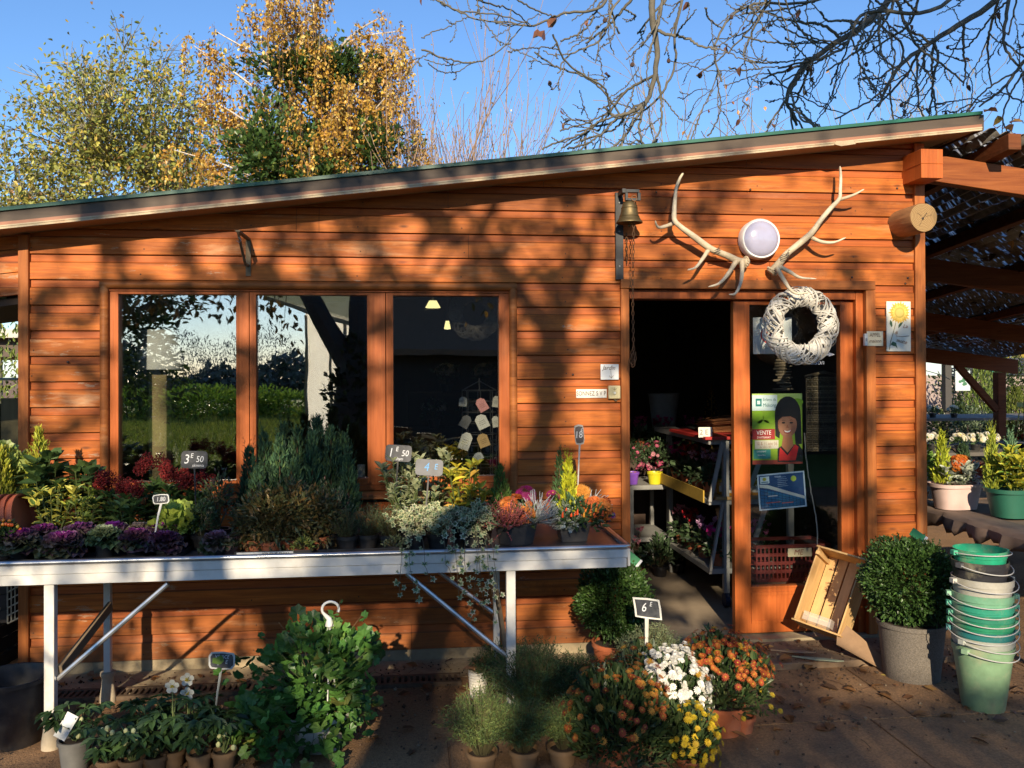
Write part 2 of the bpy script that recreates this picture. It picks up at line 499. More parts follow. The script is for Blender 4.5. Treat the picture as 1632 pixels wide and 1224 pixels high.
def stems(mb, base, tips, r=.002, col=(.08, .11, .03), n=3, k=4, sag=.0):
    for t in tips:
        t = np.asarray(t, float); b = np.asarray(base, float)
        q = np.linspace(0, 1, k)[:, None]
        pts = b+(t-b)*q*np.array([1, 1, 1.])
        pts[:, :2] = b[:2]+(t[:2]-b[:2])*(q**1.5)
        mb.tube(pts, np.linspace(r*1.4, r*.7, k), n, col, False)
    return mb

def pot_mesh(r, h, taper=.78, rim=.012, n=24, col=(.02, .02, .022), wall=.004, ribs=0):
    m = MB(col)
    rb = r*taper
    prof = [(0.001, 0), (rb, 0)]
    if ribs:
        for i in range(ribs*2):
            z = h*(.05+.8*i/(ribs*2)); rr = rb+(r-rb)*z/h
            prof.append((rr+(.0035 if i % 2 else 0), z))
    prof += [(rb+(r-rb)*(1-rim*1.6/h), h-rim*1.6), (r+rim*.35, h-rim*1.5), (r+rim*.4, h), (r-wall, h), (r-wall-.004, h-.02), (0.001, h-.02)]
    m.lathe(prof, n=n)
    return m

def soil_disc(r, z):
    m = MB()
    m.lathe([(r, z), (r*.6, z+.006), (.001, z+.01)], n=18)
    return m

BLK = (.018, .018, .02)
def add_pot(root, r, h, m=None, col=BLK, name='pot', taper=.78, n=24, ribs=0, rim=.012):
    o = pot_mesh(r, h, taper, rim, n, col, ribs=ribs).build(name, m or PLASTIC_POT, root)
    soil_disc(r*.93, h-.018).build('soil', SOIL, root)
    return o

# leafy dome: leaves spread through an ellipsoidal shell, pointing out
def dome(mb, c, rad, n, pal, L, tmpl=None, inner=.55, upb=.4, roll=.6, zmin=-.3, jit=.2, lump=.22, wjit=.25):
    c = np.asarray(c, float); rad = np.asarray(rad, float)
    d = rdir(n*2); d = d[d[:, 2] > zmin][:n]; n = len(d)
    ph = rng.random(6)*7
    lum = 1+lump*(np.sin(5*d[:, 0]+ph[0])*np.sin(4*d[:, 1]+ph[1])+np.sin(7*d[:, 2]+ph[2]+3*d[:, 0]))*.6
    rr = (inner+(1-inner)*rng.random(n)**.6)*lum
    pos = c+d*rad*rr[:, None]
    ld = unit(d+np.array([0, 0, upb])+rng.normal(0, .45, (n, 3)))
    s = L*(1+wjit*rng.normal(size=n)).clip(.5, 1.6)
    tv, tf = tmpl or L_T
    mb.stamp(tv, tf, pos, frames(ld, up=None, roll=roll), s, pick(pal, n, jit))
    return mb

def plant(name, label, cat, loc, pot, builder, group=None, rz=0., pm=None, pcol=BLK, m=None, taper=.78, ribs=0, part='foliage'):
    """pot = (radius, height) or None; builder(mb, z) grows the leaves from soil height z"""
    t = thing(name, label, cat, loc, rz, group)
    z = 0
    if pot:
        add_pot(t, pot[0], pot[1], pm, pcol, taper=taper, ribs=ribs); z = pot[1]-.015
    mb = MB(); builder(mb, z)
    mb.build(part, m or LEAF, t, smooth=False)
    return t

# ================================================================== THE SHOP BUILDING
CLAD = wood_mat('cladding_wood', (.24, .058, .012), (.56, .160, .027), (.55, .32, .17), bl=.5, stain=.8, boards=True)
FRAMEW = wood_mat('frame_wood', (.35, .082, .018), (.50, .13, .029), (.5, .25, .11), period=.31, axis='Z', bl=.2, stain=.35, rough=.4)
TRIMW = wood_mat('trim_wood', (.22, .065, .016), (.36, .12, .03), (.40, .24, .12), period=.4, bl=.35, stain=.5, rough=.5)
TRIMV = wood_mat('trim_wood_upright', (.25, .07, .018), (.42, .135, .032), (.42, .25, .12), period=.4, axis='Z', bl=.35, stain=.5, rough=.5)
CONC = mat('concrete', (.34, .27, .17), rough=.9, var=.3, scale=5, bump=.3, bscale=50, dirt=(.12, .08, .05, .7), dscale=4)
GLASS = glass_mat('window_glass', f0=.23)
GLASSD = glass_mat('door_glass', f0=.06)
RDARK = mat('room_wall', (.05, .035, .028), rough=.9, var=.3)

shop = thing('garden_shop', 'orange stained timber shop with sloping roof, three paned window and open doorway', 'shop', (0, 0, 0))
X0, X1 = -2.165, 3.135
ZS = lambda x: 2.752+.121*x           # underside of the roof
# cladding boards
cl = MB()
holes = [(-1.765, .592, .98, 2.212), (1.25, 2.845, -1, 2.24)]
prof = [(0, .026), (0, .002), (.002, 0), (.094, 0), (.097, .006), (.104, .0115), (.1388, .0125), (.1388, .026), (.1445, .026)]
def clad_strip(xa, xb, z0, zlim):
    pv = [(min(z, zlim), y) for z, y in prof]
    v = [(x, y, z0+z) for z, y in pv for x in (xa, xb)]
    f = [(2*i, 2*i+1, 2*i+3, 2*i+2) for i in range(len(pv)-1) if pv[i] != pv[i+1]]
    cl.add(v, f)
for k in range(23):
    z0 = .065+.1445*k; z1 = z0+.1445
    cuts = [(X0, X1)]
    zlim = .1445
    for a, b, c, d in holes:
        if z1 > c+.03 and z0 < d-.03:
            cuts = [q for s, e in cuts for q in ((s, min(e, a)), (max(s, b), e)) if q[1]-q[0] > .01]
    for s, e in cuts:
        js = sorted(x for x in rng.uniform(s, e, int((e-s)/2.2)) if x-s > .4 and e-x > .4)
        ed = [s]+js+[e]
        for a, b in zip(ed[:-1], ed[1:]):
            clad_strip(a+(.0012 if a != s else 0), b-(.0012 if b != e else 0), z0, zlim)
o = cl.build('cladding', CLAD, shop, smooth=False)
bm = bmesh.new(); bm.from_mesh(o.data)
bmesh.ops.bisect_plane(bm, geom=bm.verts[:]+bm.edges[:]+bm.faces[:], plane_co=(0, 0, ZS(0)+.003), plane_no=Vector((-.121, 0, 1)).normalized(), clear_outer=True)
bm.to_mesh(o.data); bm.free()
# wall body behind the boards (with the two openings)
w = MB()
zt = lambda x: ZS(x)-.001
def wall_piece(xa, xb, za, zb=None):
    w.prism([(xa, za), (xb, za), (xb, zt(xb) if zb is None else zb), (xa, zt(xa) if zb is None else zb)], .027, .13)
wall_piece(X0, -1.765, .065); wall_piece(-1.765, .592, .065, .98); wall_piece(-1.765, .592, 2.212); wall_piece(.592, 1.25, .065)
wall_piece(1.25, 2.845, 2.24); wall_piece(2.845, X1, .065)
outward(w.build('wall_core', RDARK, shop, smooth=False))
# plinth
m = MB(); m.box2((X0, .002, -.1), (1.25, .14, .063)); m.box2((2.845, .002, -.1), (X1, .14, .063))
m.build('plinth', CONC, shop)
# corner posts
for xa, xb in ((-2.215, -2.16), (3.13, 3.198)):
    m = MB(); m.box2((xa, -.018, .05), (xb, .14, ZS(xa)-.002))
    bevel(m.build('corner_post', TRIMV, shop), .003)
# window surround: dark half round moulding
m = MB()
tl, tr = P(160, 448), P(823, 451)
xa, xb, zt_, zb_ = tl[0], tr[0], 2.226, .955
for a, b in (((xa+.021, 0, zb_), (xa+.021, 0, zt_-.021)), ((xb-.021, 0, zb_), (xb-.021, 0, zt_-.021))):
    m.tube([a, b], [.024, .024], 10)
m.tube([(xa-.0, 0, zt_-.021), (xb, 0, zt_-.021)], [.025, .025], 10)
m.build('window_surround', TRIMW, shop)
WY = .028
def frame_rect(mb, x0, x1, z0, z1, wl, wr, wt, wb, y0, y1):
    mb.box2((x0, y0, z0), (x0+wl, y1, z1)); mb.box2((x1-wr, y0, z0), (x1, y1, z1))
    mb.box2((x0+wl, y0, z1-wt), (x1-wr, y1, z1)); mb.box2((x0+wl, y0, z0), (x1-wr, y1, z0+wb))
wz0, wz1 = 1.035, 2.185
fx = [P(x, 600, WY)[0] for x in (169, 398, 615, 816)]
gx = [(P(a, 600, WY)[0], P(b, 600, WY)[0]) for a, b in ((190, 377), (409, 585.5), (627, 795))]
gz0, gz1 = P(400, 765, WY)[2], P(400, 470, WY)[2]
m = MB()          # fixed frame
frame_rect(m, fx[0]-.012, fx[3]+.012, wz0-.03, wz1+.012, .026, .026, .026, .03, .004, .11)
m.build('window_frame', FRAMEW, shop)
m = MB(); m.prism([(-.045, .958), (-.045, .985), (.03, 1.004), (.03, .958)], fx[0]-.03, fx[3]+.03, plane='YZ')
bevel(outward(m.build('window_sill', TRIMW, shop)), .004)
for i in range(3):
    a, b = fx[i]+(.015 if i == 0 else .002), fx[i+1]-(.015 if i == 2 else .002)
    m = MB()
    frame_rect(m, a, b, wz0+.001, wz1-.015, gx[i][0]-a, b-gx[i][1], wz1-.015-gz1, gz0-wz0-.001, .016, .085)
    # stepped inner lip
    frame_rect(m, gx[i][0]-.016, gx[i][1]+.016, gz0-.016, gz1+.016, .0155, .0155, .0155, .0155, .0135, .0158)
    s = m.build('window', FRAMEW, shop); bevel(s, .003)
    g = MB(); g.box2((gx[i][0]-.006, .044, gz0-.006), (gx[i][1]+.006, .060, gz1+.006))
    g.build('pane', GLASS, s)
# ---------------- door: surround, frame, glazed leaf on the right, opening on the left
m = MB()
m.box2((1.234, -.022, .05), (1.286, .02, 2.198)); bevel(m.build('door_surround', TRIMV, shop), .004); m = MB(); m.box2((2.80, -.022, .05), (2.862, .02, 2.198))
bevel(m.build('door_surround', TRIMV, shop), .004)
m = MB(); m.box2((1.234, -.0235, 2.2), (2.862, .02, 2.257)); bevel(m.build('door_lintel', TRIMW, shop), .004)
m = MB()
m.box2((1.255, .022, .05), (1.292, .15, 2.198)); m.box2((2.755, .022, .05), (2.84, .15, 2.198)); m.box2((1.293, .024, 2.142), (2.754, .15, 2.198))
m.box2((2.74, .06, .05), (2.754, .15, 2.141))
bevel(m.build('door_frame', FRAMEW, shop), .003)
DY = .062
dx0, dx1 = P(1170, 700, DY)[0], P(1361, 700, DY)[0]
dgx0, dgx1 = P(1195.5, 700, DY)[0], P(1340, 700, DY)[0]
dgz0, dgz1 = P(1200, 935, DY)[2], P(1250, 486, DY)[2]
m = MB()
frame_rect(m, dx0, dx1, .062, 2.135, dgx0-dx0, dx1-dgx1, 2.135-dgz1, dgz0-.062-.001, DY, DY+.05)
frame_rect(m, dgx0-.014, dgx1+.014, dgz0-.014, dgz1+.014, .0135, .0135, .0135, .0135, DY-.003, DY-.0003)
dd = m.build('door', FRAMEW, shop); bevel(dd, .003)
m = MB(); frame_rect(m, dgx0, dgx1, .12, dgz0-.035, .02, .02, .02, .02, DY-.006, DY-.0005)
m.build('panel_moulding', FRAMEW, dd)
m = MB(); m.box2((dgx0-.006, .083, dgz0-.006), (dgx1+.006, .089, dgz1+.006)); m.build('pane', GLASSD, dd)
m = MB(); m.box2((1.25, -.03, -.05), (2.85, .16, .050)); m.build('threshold', CONC, shop)
# ---------------- roof: deck, soffit, fascia boards, green metal edge
GREEN = mat('green_metal', (.012, .10, .062), rough=.4, var=.3, scale=4, spec=.5)
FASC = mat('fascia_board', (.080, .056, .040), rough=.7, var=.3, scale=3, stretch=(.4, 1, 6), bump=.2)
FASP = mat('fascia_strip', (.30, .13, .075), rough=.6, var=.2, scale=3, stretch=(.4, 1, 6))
FASW = mat('pale_flaking_strip', (.48, .38, .25), rough=.7, var=.25, scale=6, dirt=(.3, .16, .09, .7), dscale=9)
SOFF = mat('soffit', (.36, .245, .155), rough=.8, var=.2, scale=3, stretch=(.5, 4, 1))
XR0, XR1 = -3.4, 3.44
def slope_box(y0, y1, h0, h1, xa=XR0, xb=XR1):
    q = MB()
    q.prism([(xa, ZS(xa)+h0), (xb, ZS(xb)+h0), (xb, ZS(xb)+h1), (xa, ZS(xa)+h1)], y0, y1)
    return q
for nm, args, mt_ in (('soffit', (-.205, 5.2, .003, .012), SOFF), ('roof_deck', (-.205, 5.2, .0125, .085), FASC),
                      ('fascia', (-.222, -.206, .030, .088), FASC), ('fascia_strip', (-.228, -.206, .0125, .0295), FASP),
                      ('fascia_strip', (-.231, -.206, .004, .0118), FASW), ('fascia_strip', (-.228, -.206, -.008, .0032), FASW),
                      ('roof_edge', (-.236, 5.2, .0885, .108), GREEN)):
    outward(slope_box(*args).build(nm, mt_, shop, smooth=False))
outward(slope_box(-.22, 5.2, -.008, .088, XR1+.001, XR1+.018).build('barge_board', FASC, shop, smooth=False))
m = MB(); xf = 2.55
m.prism([(xf-.06, ZS(xf)-.012), (xf-.02, ZS(xf)-.022), (xf+.03, ZS(xf)-.014), (xf+.075, ZS(xf)-.006), (xf+.06, ZS(xf)+.012), (xf-.05, ZS(xf)+.008)], -.2345, -.2315)
outward(m.build('peeling_flake', FASW, shop))
# purlin end under the eave
m = MB(); a, b = P(1468, 237, -.2), P(1503, 284, -.2)
zt2 = min(a[2], ZS(a[0])-.006)
m.box2((a[0], -.2, b[2]), (b[0], 2.5, zt2)); m.box2((a[0]-.003, -.203, (a[2]+b[2])/2-.002), (b[0]+.003, -.05, (a[2]+b[2])/2+.002))
bevel(m.build('purlin_end', FRAMEW, shop), .006)
# room behind the glass
m = MB(); m.box2((-2.16, .15, -.05), (3.13, 5., .048)); m.build('shop_floor', mat('shop_floor', (.34, .26, .18), rough=.65, var=.2, scale=3, bump=.1, dirt=(.16, .11, .07, .5), dscale=2), shop)
m = MB()
m.prism([(-2.16, .049), (3.13, .049), (3.13, 2.72), (-2.16, 2.46)], 4.8, 4.9); m.box2((-2.159, .14, .049), (-2.1, 4.8, 2.44)); m.box2((3.05, .14, .049), (3.129, 4.8, 2.7))
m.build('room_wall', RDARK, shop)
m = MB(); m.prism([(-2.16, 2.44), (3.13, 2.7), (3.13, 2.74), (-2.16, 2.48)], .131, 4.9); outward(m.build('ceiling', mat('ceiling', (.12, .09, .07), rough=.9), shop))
# boarded strip carried on past the left corner
m = MB(); 
for k in range(3): m.prism([(-3.4, 2.0+.13*k), (-2.217, 2.15+.13*k), (-2.217, 2.275+.13*k), (-3.4, 2.125+.13*k)], .03-.002*k, .06)
outward(m.build('side_boarding', CLAD, shop, smooth=False))

# ================================================================== THINGS FIXED TO THE FACADE
def at_px(px, py, Y=0.): return P(px, py, Y)

def plate(name, label, cat, px0, py0, px1, py1, Y, th, col, group=None, m=None, part='board', bev=.0015):
    a, b = P(px0, py0, Y), P(px1, py1, Y)
    c = (a+b)/2; w_, h_ = b[0]-a[0], a[2]-b[2]
    t = thing(name, label, cat, (c[0], Y, c[2]), 0, group)
    q = MB(col); q.box((0, -th/2, 0), (w_, th, h_))
    bevel(q.build(part, m or PRINT, t), bev)
    return t, w_, h_

CREAM = (.72, .62, .42)
# bell push with sign
t, w_, h_ = plate('notice_sign', 'narrow white sign reading SONNEZ S V P beside the bell push', 'sign', 918, 620.5, 967, 634, -.001, .004, (.78, .74, .66))
lettering('lettering', 'SONNEZ S V P', h_*.72, (.10, .06, .04), t, (-.002, -.0047, 0), xs=.72, space=1.05)
t, w_, h_ = plate('bell_push', 'cream plastic bell push box with round button by the doorway', 'doorbell', 968.5, 614.5, 987.5, 635.5, -.001, .028, (.72, .60, .32), m=PAINT, part='housing', bev=.006)
m = MB((.55, .45, .22)); m.lathe([(.0115, 0), (.0115, .003), (.009, .003), (.009, .001), (.001, .001)], (0, -.0285, -.004), 18, axis='Y'); m.build('button_ring', PAINT, t)
m = MB((.80, .76, .62)); m.lathe([(.0085, 0), (.008, .004), (.001, .005)], (0, -.0285, -.004), 16, axis='Y'); m.build('button', PAINT, t)
m = MB((.12, .08, .04))
for a in (-.9, 0, .9): m.bar((0, -.0288, .012), (.016*math.sin(a), -.0288, .012+.018*math.cos(a)), .002, .001)
m.build('printed_rays', INK, t)
m = MB((.2, .16, .1)); m.tube([(0, -.012, -h_/2), (.01, -.014, -h_/2-.012), (.018, -.01, -h_/2-.008)], .004, 6); m.build('cable', MATTE, t)
# garden arrow card
t, w_, h_ = plate('arrow_card', 'white card with handwritten Jardin and a down arrow', 'sign', 957, 580.5, 986, 605, -.002, .004, (.78, .78, .76))
lettering('lettering', 'Jardin', h_*.40, (.12, .06, .05), t, (-.006, -.0047, h_*.26), shear=.35, xs=.9)
m = MB((.05, .04, .04)); m.bar((.006, -.0047, .012), (.010, -.0047, -.036), .004, .001, upd=(1, 0, 0)); m.bar((.0095, -.0047, -.038), (-.004, -.0047, -.022), .004, .001, upd=(1, 0, 0)); m.bar((.0095, -.0047, -.038), (.022, -.0047, -.020), .004, .001, upd=(1, 0, 0))
m.build('arrow', INK, t)
# appel maison card and switch
t, w_, h_ = plate('house_call_card', 'cream card handwritten APPEL maison on the right trim of the door', 'sign', 1381, 528, 1407, 551.5, -.024, .005, CREAM)
lettering('lettering', 'APPEL', h_*.36, (.16, .10, .07), t, (0, -.0057, h_*.24), xs=.8)
lettering('lettering', 'maison', h_*.36, (.16, .10, .07), t, (0, -.0057, -h_*.16), xs=.85, shear=.2)
t, w_, h_ = plate('push_switch', 'small white push switch to the left of the cream card', 'switch', 1375.5, 532, 1380.5, 551, -.024, .02, (.62, .62, .58), m=PAINT, part='housing')
m = MB((.3, .3, .3)); m.box((0, -.021, 0), (.008, .004, .02)); m.build('button', PAINT, t)
# sunflower tile
t, w_, h_ = plate('sunflower_tile', 'white painted ceramic tile with a sunflower and lettering', 'tile', 1411.5, 480.5, 1450.5, 560, -.002, .010, (.72, .68, .56), m=PAINT, part='tile')
yy = -.0112
def disc(mb, c, r, y, col, n=20, el=1.):
    a = np.arange(n)/n*2*math.pi
    mb.add(np.stack([c[0]+r*np.cos(a), np.full(n, y), c[1]+r*el*np.sin(a)], 1), [tuple(range(n))], col)
m = MB(); cx, cz = w_*.03, h_*.275
for lay, (n, rr, cc) in enumerate(((22, w_*.42, (.62, .38, .05)), (18, w_*.33, (.72, .50, .10)))):
    for i in range(n):
        a = 2*math.pi*i/n+lay*.15; u = np.array([math.cos(a), math.sin(a)]); v = np.array([-u[1], u[0]])
        pts = [u*rr*.5+v*rr*.10, u*rr*.8+v*rr*.12, u*rr*(1+.06*(i % 3)), u*rr*.8-v*rr*.12, u*rr*.5-v*rr*.10]
        m.add([(cx+q[0], yy-.0002*lay, cz+q[1]) for q in pts], [(0, 1, 2, 3, 4)], np.array(cc)*(.85+.3*random.random()))
disc(m, (cx, cz), w_*.21, yy-.0006, (.45, .33, .06), 24)
disc(m, (cx, cz), w_*.15, yy-.0008, (.55, .42, .10), 24)
m.build('painted_sunflower', INK, t, smooth=False)
m = MB((.05, .11, .05))
m.tube([(-w_*.12, yy, h_*.08), (-w_*.22, yy, -h_*.1), (-w_*.33, yy, -h_*.28), (-w_*.40, yy, -h_*.47)], .0018, 4, (.25, .2, .08))
for pts in ([(-.30, -.02), (-.38, .05), (-.36, .13), (-.28, .09), (-.26, .02)], [(-.02, -.04), (.10, .02), (.18, .09), (.06, .07), (-.02, .02)], [(-.34, -.36), (-.26, -.30), (-.12, -.33), (-.06, -.45), (-.14, -.40), (-.24, -.39)]):
    m.add([(px*w_, yy, pz*h_) for px, pz in pts], [tuple(range(len(pts)))])
m.build('painted_leaves', INK, t, smooth=False)
lettering('lettering', 'La', .034, (.30, .12, .05), t, (w_*.26, yy, 0), shear=.3)
lettering('lettering', 'di', .030, (.35, .16, .07), t, (-w_*.12, yy, -h_*.13), shear=.2)
lettering('lettering', 'motte', .034, (.30, .14, .06), t, (w_*.12, yy, -h_*.30), shear=.1, rot=(R(90), R(14), 0), xs=.85)
m = MB((.14, .07, .04)); m.tube([(-.02, yy, -h_*.19), (.02, yy, -h_*.205), (.07, yy, -h_*.19)], .0015, 4); m.build('glaze_crack', INK, t)
# round bulkhead lamp
c = P(1206, 383)
t = thing('wall_lamp', 'round bulkhead lamp with lilac glass between the antlers', 'lamp', (c[0], 0, c[2]))
m = MB((.75, .72, .68)); m.lathe([(.10, 0), (.122, .004), (.124, .06), (.117, .072), (.106, .070)], n=40, axis='Y'); m.build('rim', PAINT, t)
m = MB((.34, .33, .44)); m.lathe([(.112, .066), (.105, .078), (.085, .090), (.055, .099), (.02, .103), (.001, .1035)], n=40, axis='Y')
m.build('lens', mat('lilac_glass', (.36, .35, .47), rough=.16, var=.12, scale=5, spec=.6, coat=.5), t)
# antlers
ANT = mat('antler_bone', vcol=True, rough=.6, var=.22, scale=30, bump=.25)
def crop6(cx, cy, Y): return P(960+cx/3.709, 240+cy/3.709, Y)
def spline(pts, k=6):
    p = np.asarray(pts, float); n = len(p)
    e = np.vstack([2*p[0]-p[1], p, 2*p[-1]-p[-2]]); out = []
    for i in range(n-1):
        a, b, c_, d = e[i:i+4]
        for q in np.linspace(0, 1, k, endpoint=False):
            out.append(.5*((2*b)+(-a+c_)*q+(2*a-5*b+4*c_-d)*q*q+(-a+3*b-3*c_+d)*q**3))
    out.append(p[-1]); return np.array(out)
def antler(label, burr, beam, tines, facing):
    base = crop6(*burr, -.05)
    t = thing('antler', label, 'antler', base, 0, 'antlers over the doorway')
    bone, pale = (.46, .37, .25), (.66, .57, .42)
    m = MB(bone)
    def limb(pts, r0, r1, y0, y1, y2):
        n = len(pts); q = np.linspace(0, 1, n)
        ys = np.where(q < .5, y0+(y1-y0)*q*2, y1+(y2-y1)*(q*2-1))
        p3 = spline([crop6(a, b, y)-base for (a, b), y in zip(pts, ys)])
        k = len(p3); u = np.linspace(0, 1, k)
        rad = (r0+(r1-r0)*u**1.2)*(1+.05*np.sin(u*23)); rad[-1] *= .35
        m.tube(p3, rad, 12, np.outer(1-u, bone)+np.outer(u, pale))
    limb(beam, .023, .0065, -.05, -.15, -.10)
    for pts, r0 in tines: limb(pts, r0, .004, -.10, -.15, -.19)
    b0 = crop6(*beam[0], -.05)-base; d = unit(crop6(*beam[1], -.06)-crop6(*beam[0], -.05))
    m.tube([b0-d*.016, b0-d*.004, b0+d*.012], [.026, .034, .026], 14)
    for i in range(14):
        a = i/14*6.28; u = unit(np.cross(d, [0, 1, 0])); v = np.cross(d, u)
        m.ball(b0+(u*math.cos(a)+v*math.sin(a))*.033, .007, n=6, m=5)
    m.build('horn', ANT, t)
    m = MB((.30, .25, .18)); q = crop6(*facing, -.10)-base
    for k in range(3): m.tube([q+np.array([.026*math.cos(a), .026*math.sin(a), .012*k-.012+.01*math.cos(a)]) for a in np.linspace(0, 6.3, 14)], .002, 5)
    m.tube([q+[0, -.028, .01], q+[.012, -.035, .035], q+[.02, -.03, .03]], .002, 5)
    m.build('binding_wire', METAL, t)
antler('left antler with its tip pointing up beside the bell', (845, 658), [(845, 660), (800, 652), (740, 622), (640, 580), (540, 508), (462, 450), (427, 410), (425, 350), (430, 280), (437, 220), (458, 165), (478, 132)],
       [([(432, 425), (380, 445), (338, 455), (320, 440), (313, 414)], .013), ([(628, 585), (592, 640), (552, 690), (503, 706)], .014), ([(790, 655), (742, 730), (690, 785), (625, 806)], .015), ([(825, 655), (826, 720), (815, 790), (785, 845), (748, 851)], .015)], (672, 598))
antler('right antler forking above the white wreath', (1003, 712), [(1003, 712), (1050, 660), (1092, 608), (1170, 545), (1240, 482), (1290, 412), (1350, 340), (1400, 285), (1406, 230), (1409, 150), (1405, 92)],
       [([(1398, 290), (1450, 275), (1500, 255), (1548, 228)], .012), ([(1235, 515), (1300, 540), (1370, 542), (1440, 514)], .013), ([(1045, 685), (1110, 718), (1170, 750), (1265, 758)], .014), ([(1030, 690), (1070, 760), (1110, 820), (1150, 845), (1221, 839)], .015)], (1078, 625))
# bell
BX = P(1003, 340, -.11)
t = thing('door_bell', 'old brass hand bell hanging from a black iron wall strap', 'bell', (BX[0], -.11, BX[2]))
sx = P(986, 375)[0]-BX[0]
m = MB((.03, .03, .032)); zA, zB = P(986, 308)[2]-BX[2], P(986, 446)[2]-BX[2]
m.box2((sx-.024, .088, zB), (sx+.024, .108, zA))
m.box2((sx-.01, -.03, zA-.025), (sx+.012, .088, zA)); m.box2((sx+.012, -.03, zA-.022), (.055, -.005, zA-.003)); m.box2((.045, -.03, zA-.07), (.062, -.005, zA-.023)); m.box2((-.03, -.03, zA-.07), (-.015, -.005, zA-.023)); m.box2((-.015, -.028, zA-.07), (.045, -.008, zA-.055))
for z in (.12, .45, .85): m.ball((sx, .086, zA+(zB-zA)*z), (.007, .004, .007), n=8, m=6, col=(.2, .2, .2))
bevel(m.build('wall_strap', mat('black_iron', vcol=True, rough=.5, var=.3, scale=20, metal=.3), t), .002)
BRASS = mat('old_brass', (.17, .125, .06), rough=.52, metal=.75, var=.35, scale=18, bump=.15, dirt=(.12, .10, .05, .6), dscale=20)
m = MB(); m.lathe([(.001, .075), (.022, .073), (.036, .062), (.045, .04), (.05, .01), (.056, -.018), (.070, -.043), (.078, -.052), (.079, -.058), (.071, -.056), (.05, -.03), (.04, .03), (.001, .06)], n=36)
for z, r in ((.03, .0475), (-.02, .058)): m.tube([(r*math.cos(a), r*math.sin(a), z) for a in np.linspace(0, 6.2832, 37)], .0022, 5, caps=False)
m.build('bell_body', BRASS, t)
m = MB((.16, .11, .05)); m.tube([(0, 0, -.03), (0, 0, -.07)], .003, 6); m.ball((0, 0, -.075), .011); m.build('clapper', METAL, t)
def chain(mb, pts, step=.026, r=.0022, wdt=.007):
    p = spline(pts, 24); s_ = np.concatenate([[0], np.cumsum(np.linalg.norm(np.diff(p, axis=0), axis=1))])
    n = int(s_[-1]/step)
    for i in range(n):
        a = np.array([np.interp(i*step, s_, p[:, k]) for k in range(3)]); b = np.array([np.interp((i+1.25)*step, s_, p[:, k]) for k in range(3)])
        d = b-a; u = unit(np.cross(d, [0, 1, .01])) if i % 2 else unit(np.cross(d, [1, 0, .01]))
        q = [(a+b)/2+d*.5*math.sin(x)+u*wdt*math.cos(x) for x in np.linspace(0, 6.2832, 11)]
        mb.tube(q, r, 4, caps=False)
m = MB((.17, .085, .04)); hb = P(1009, 330, -.14)-BX-[0, -.11+.11, 0]
e = P(1010, 585, -.14)-np.array([BX[0], -.11, BX[2]])
top = np.array([.022, -.03, .085])
m.tube([top+[.016*math.cos(a), 0, .016*math.sin(a)] for a in np.linspace(0, 6.2832, 16)], .003, 5, caps=False)
chain(m, [top-[0, 0, .016], (e[0]-.003, -.03, e[2]*.5), (e[0], -.03, e[2]*.9), (e[0]+.004, -.03, e[2])])
chain(m, [(e[0], -.03, e[2]*.86), (e[0]-.016, -.028, e[2]*.94), (e[0]-.012, -.03, e[2]), (e[0]+.006, -.03, e[2]*.985), (e[0]+.012, -.03, e[2]*.9)])
RC = mat('rusty_chain', vcol=True, rough=.7, metal=.4, var=.4, scale=40); m.build('pull_chain', RC, t)
m = MB((.17, .085, .04)); chain(m, [(sx+.045, .095, -.1), (sx+.046, .095, -.3)]); m.build('spare_chain', RC, t)
# log stub
c = P(1437, 357)
t = thing('log_stub', 'sawn round log sticking out of the wall at the right corner', 'log', (c[0], 0, c[2]))
m = MB(); n = 40; an = np.arange(n)/n*6.2832
rr = .088*(1+.02*np.sin(3*an)+.008*np.sin(11*an))
ring = lambda y, s: np.stack([rr*s*np.cos(an), np.full(n, y), rr*s*np.sin(an)], 1)
v = np.concatenate([ring(.02, 1), ring(-.1, 1.0), ring(-.225, 1.01), ring(-.236, .97)])
f = [(i*n+j, i*n+(j+1) % n, (i+1)*n+(j+1) % n, (i+1)*n+j) for i in range(3) for j in range(n)]
m.add(v, f); m.build('trunk', mat('log_side', (.30, .15, .06), rough=.7, var=.35, scale=4, stretch=(12, 1.5, 12), bump=.5), t)
lg = bpy.data.materials.new('log_end'); lg.use_nodes = True
N, L = lg.node_tree.nodes, lg.node_tree.links
tc = N.new('ShaderNodeTexCoord'); mp = N.new('ShaderNodeMapping'); mp.inputs['Location'].default_value = (.012, 0, -.008); mp.inputs['Scale'].default_value = (1, .0, 1)
wv = N.new('ShaderNodeTexWave'); wv.wave_type = 'RINGS'; wv.rings_direction = 'SPHERICAL'; wv.inputs['Scale'].default_value = 34; wv.inputs['Distortion'].default_value = 2.5; wv.inputs['Detail'].default_value = 3; wv.inputs['Detail Scale'].default_value = 2
cr = N.new('ShaderNodeValToRGB'); cr.color_ramp.elements[0].color = (.20, .115, .045, 1); cr.color_ramp.elements[1].color = (.36, .23, .10, 1)
L.new(tc.outputs['Object'], mp.inputs[0]); L.new(mp.outputs[0], wv.inputs[0]); L.new(wv.outputs[0], cr.inputs[0]); L.new(cr.outputs[0], N['Principled BSDF'].inputs['Base Color']); N['Principled BSDF'].inputs['Roughness'].default_value = .85
m = MB(); m.add(ring(-.2365, .968), [tuple(range(n))]); m.build('cut_end', lg, t, smooth=False)
m = MB((.03, .018, .01)); m.bar((-.005, -.2375, -.006), (.022, -.2375, .028), .004, .001, upd=(0, 1, 0)); m.ball((-.006, -.2375, -.008), (.008, .002, .008), n=10, m=6)
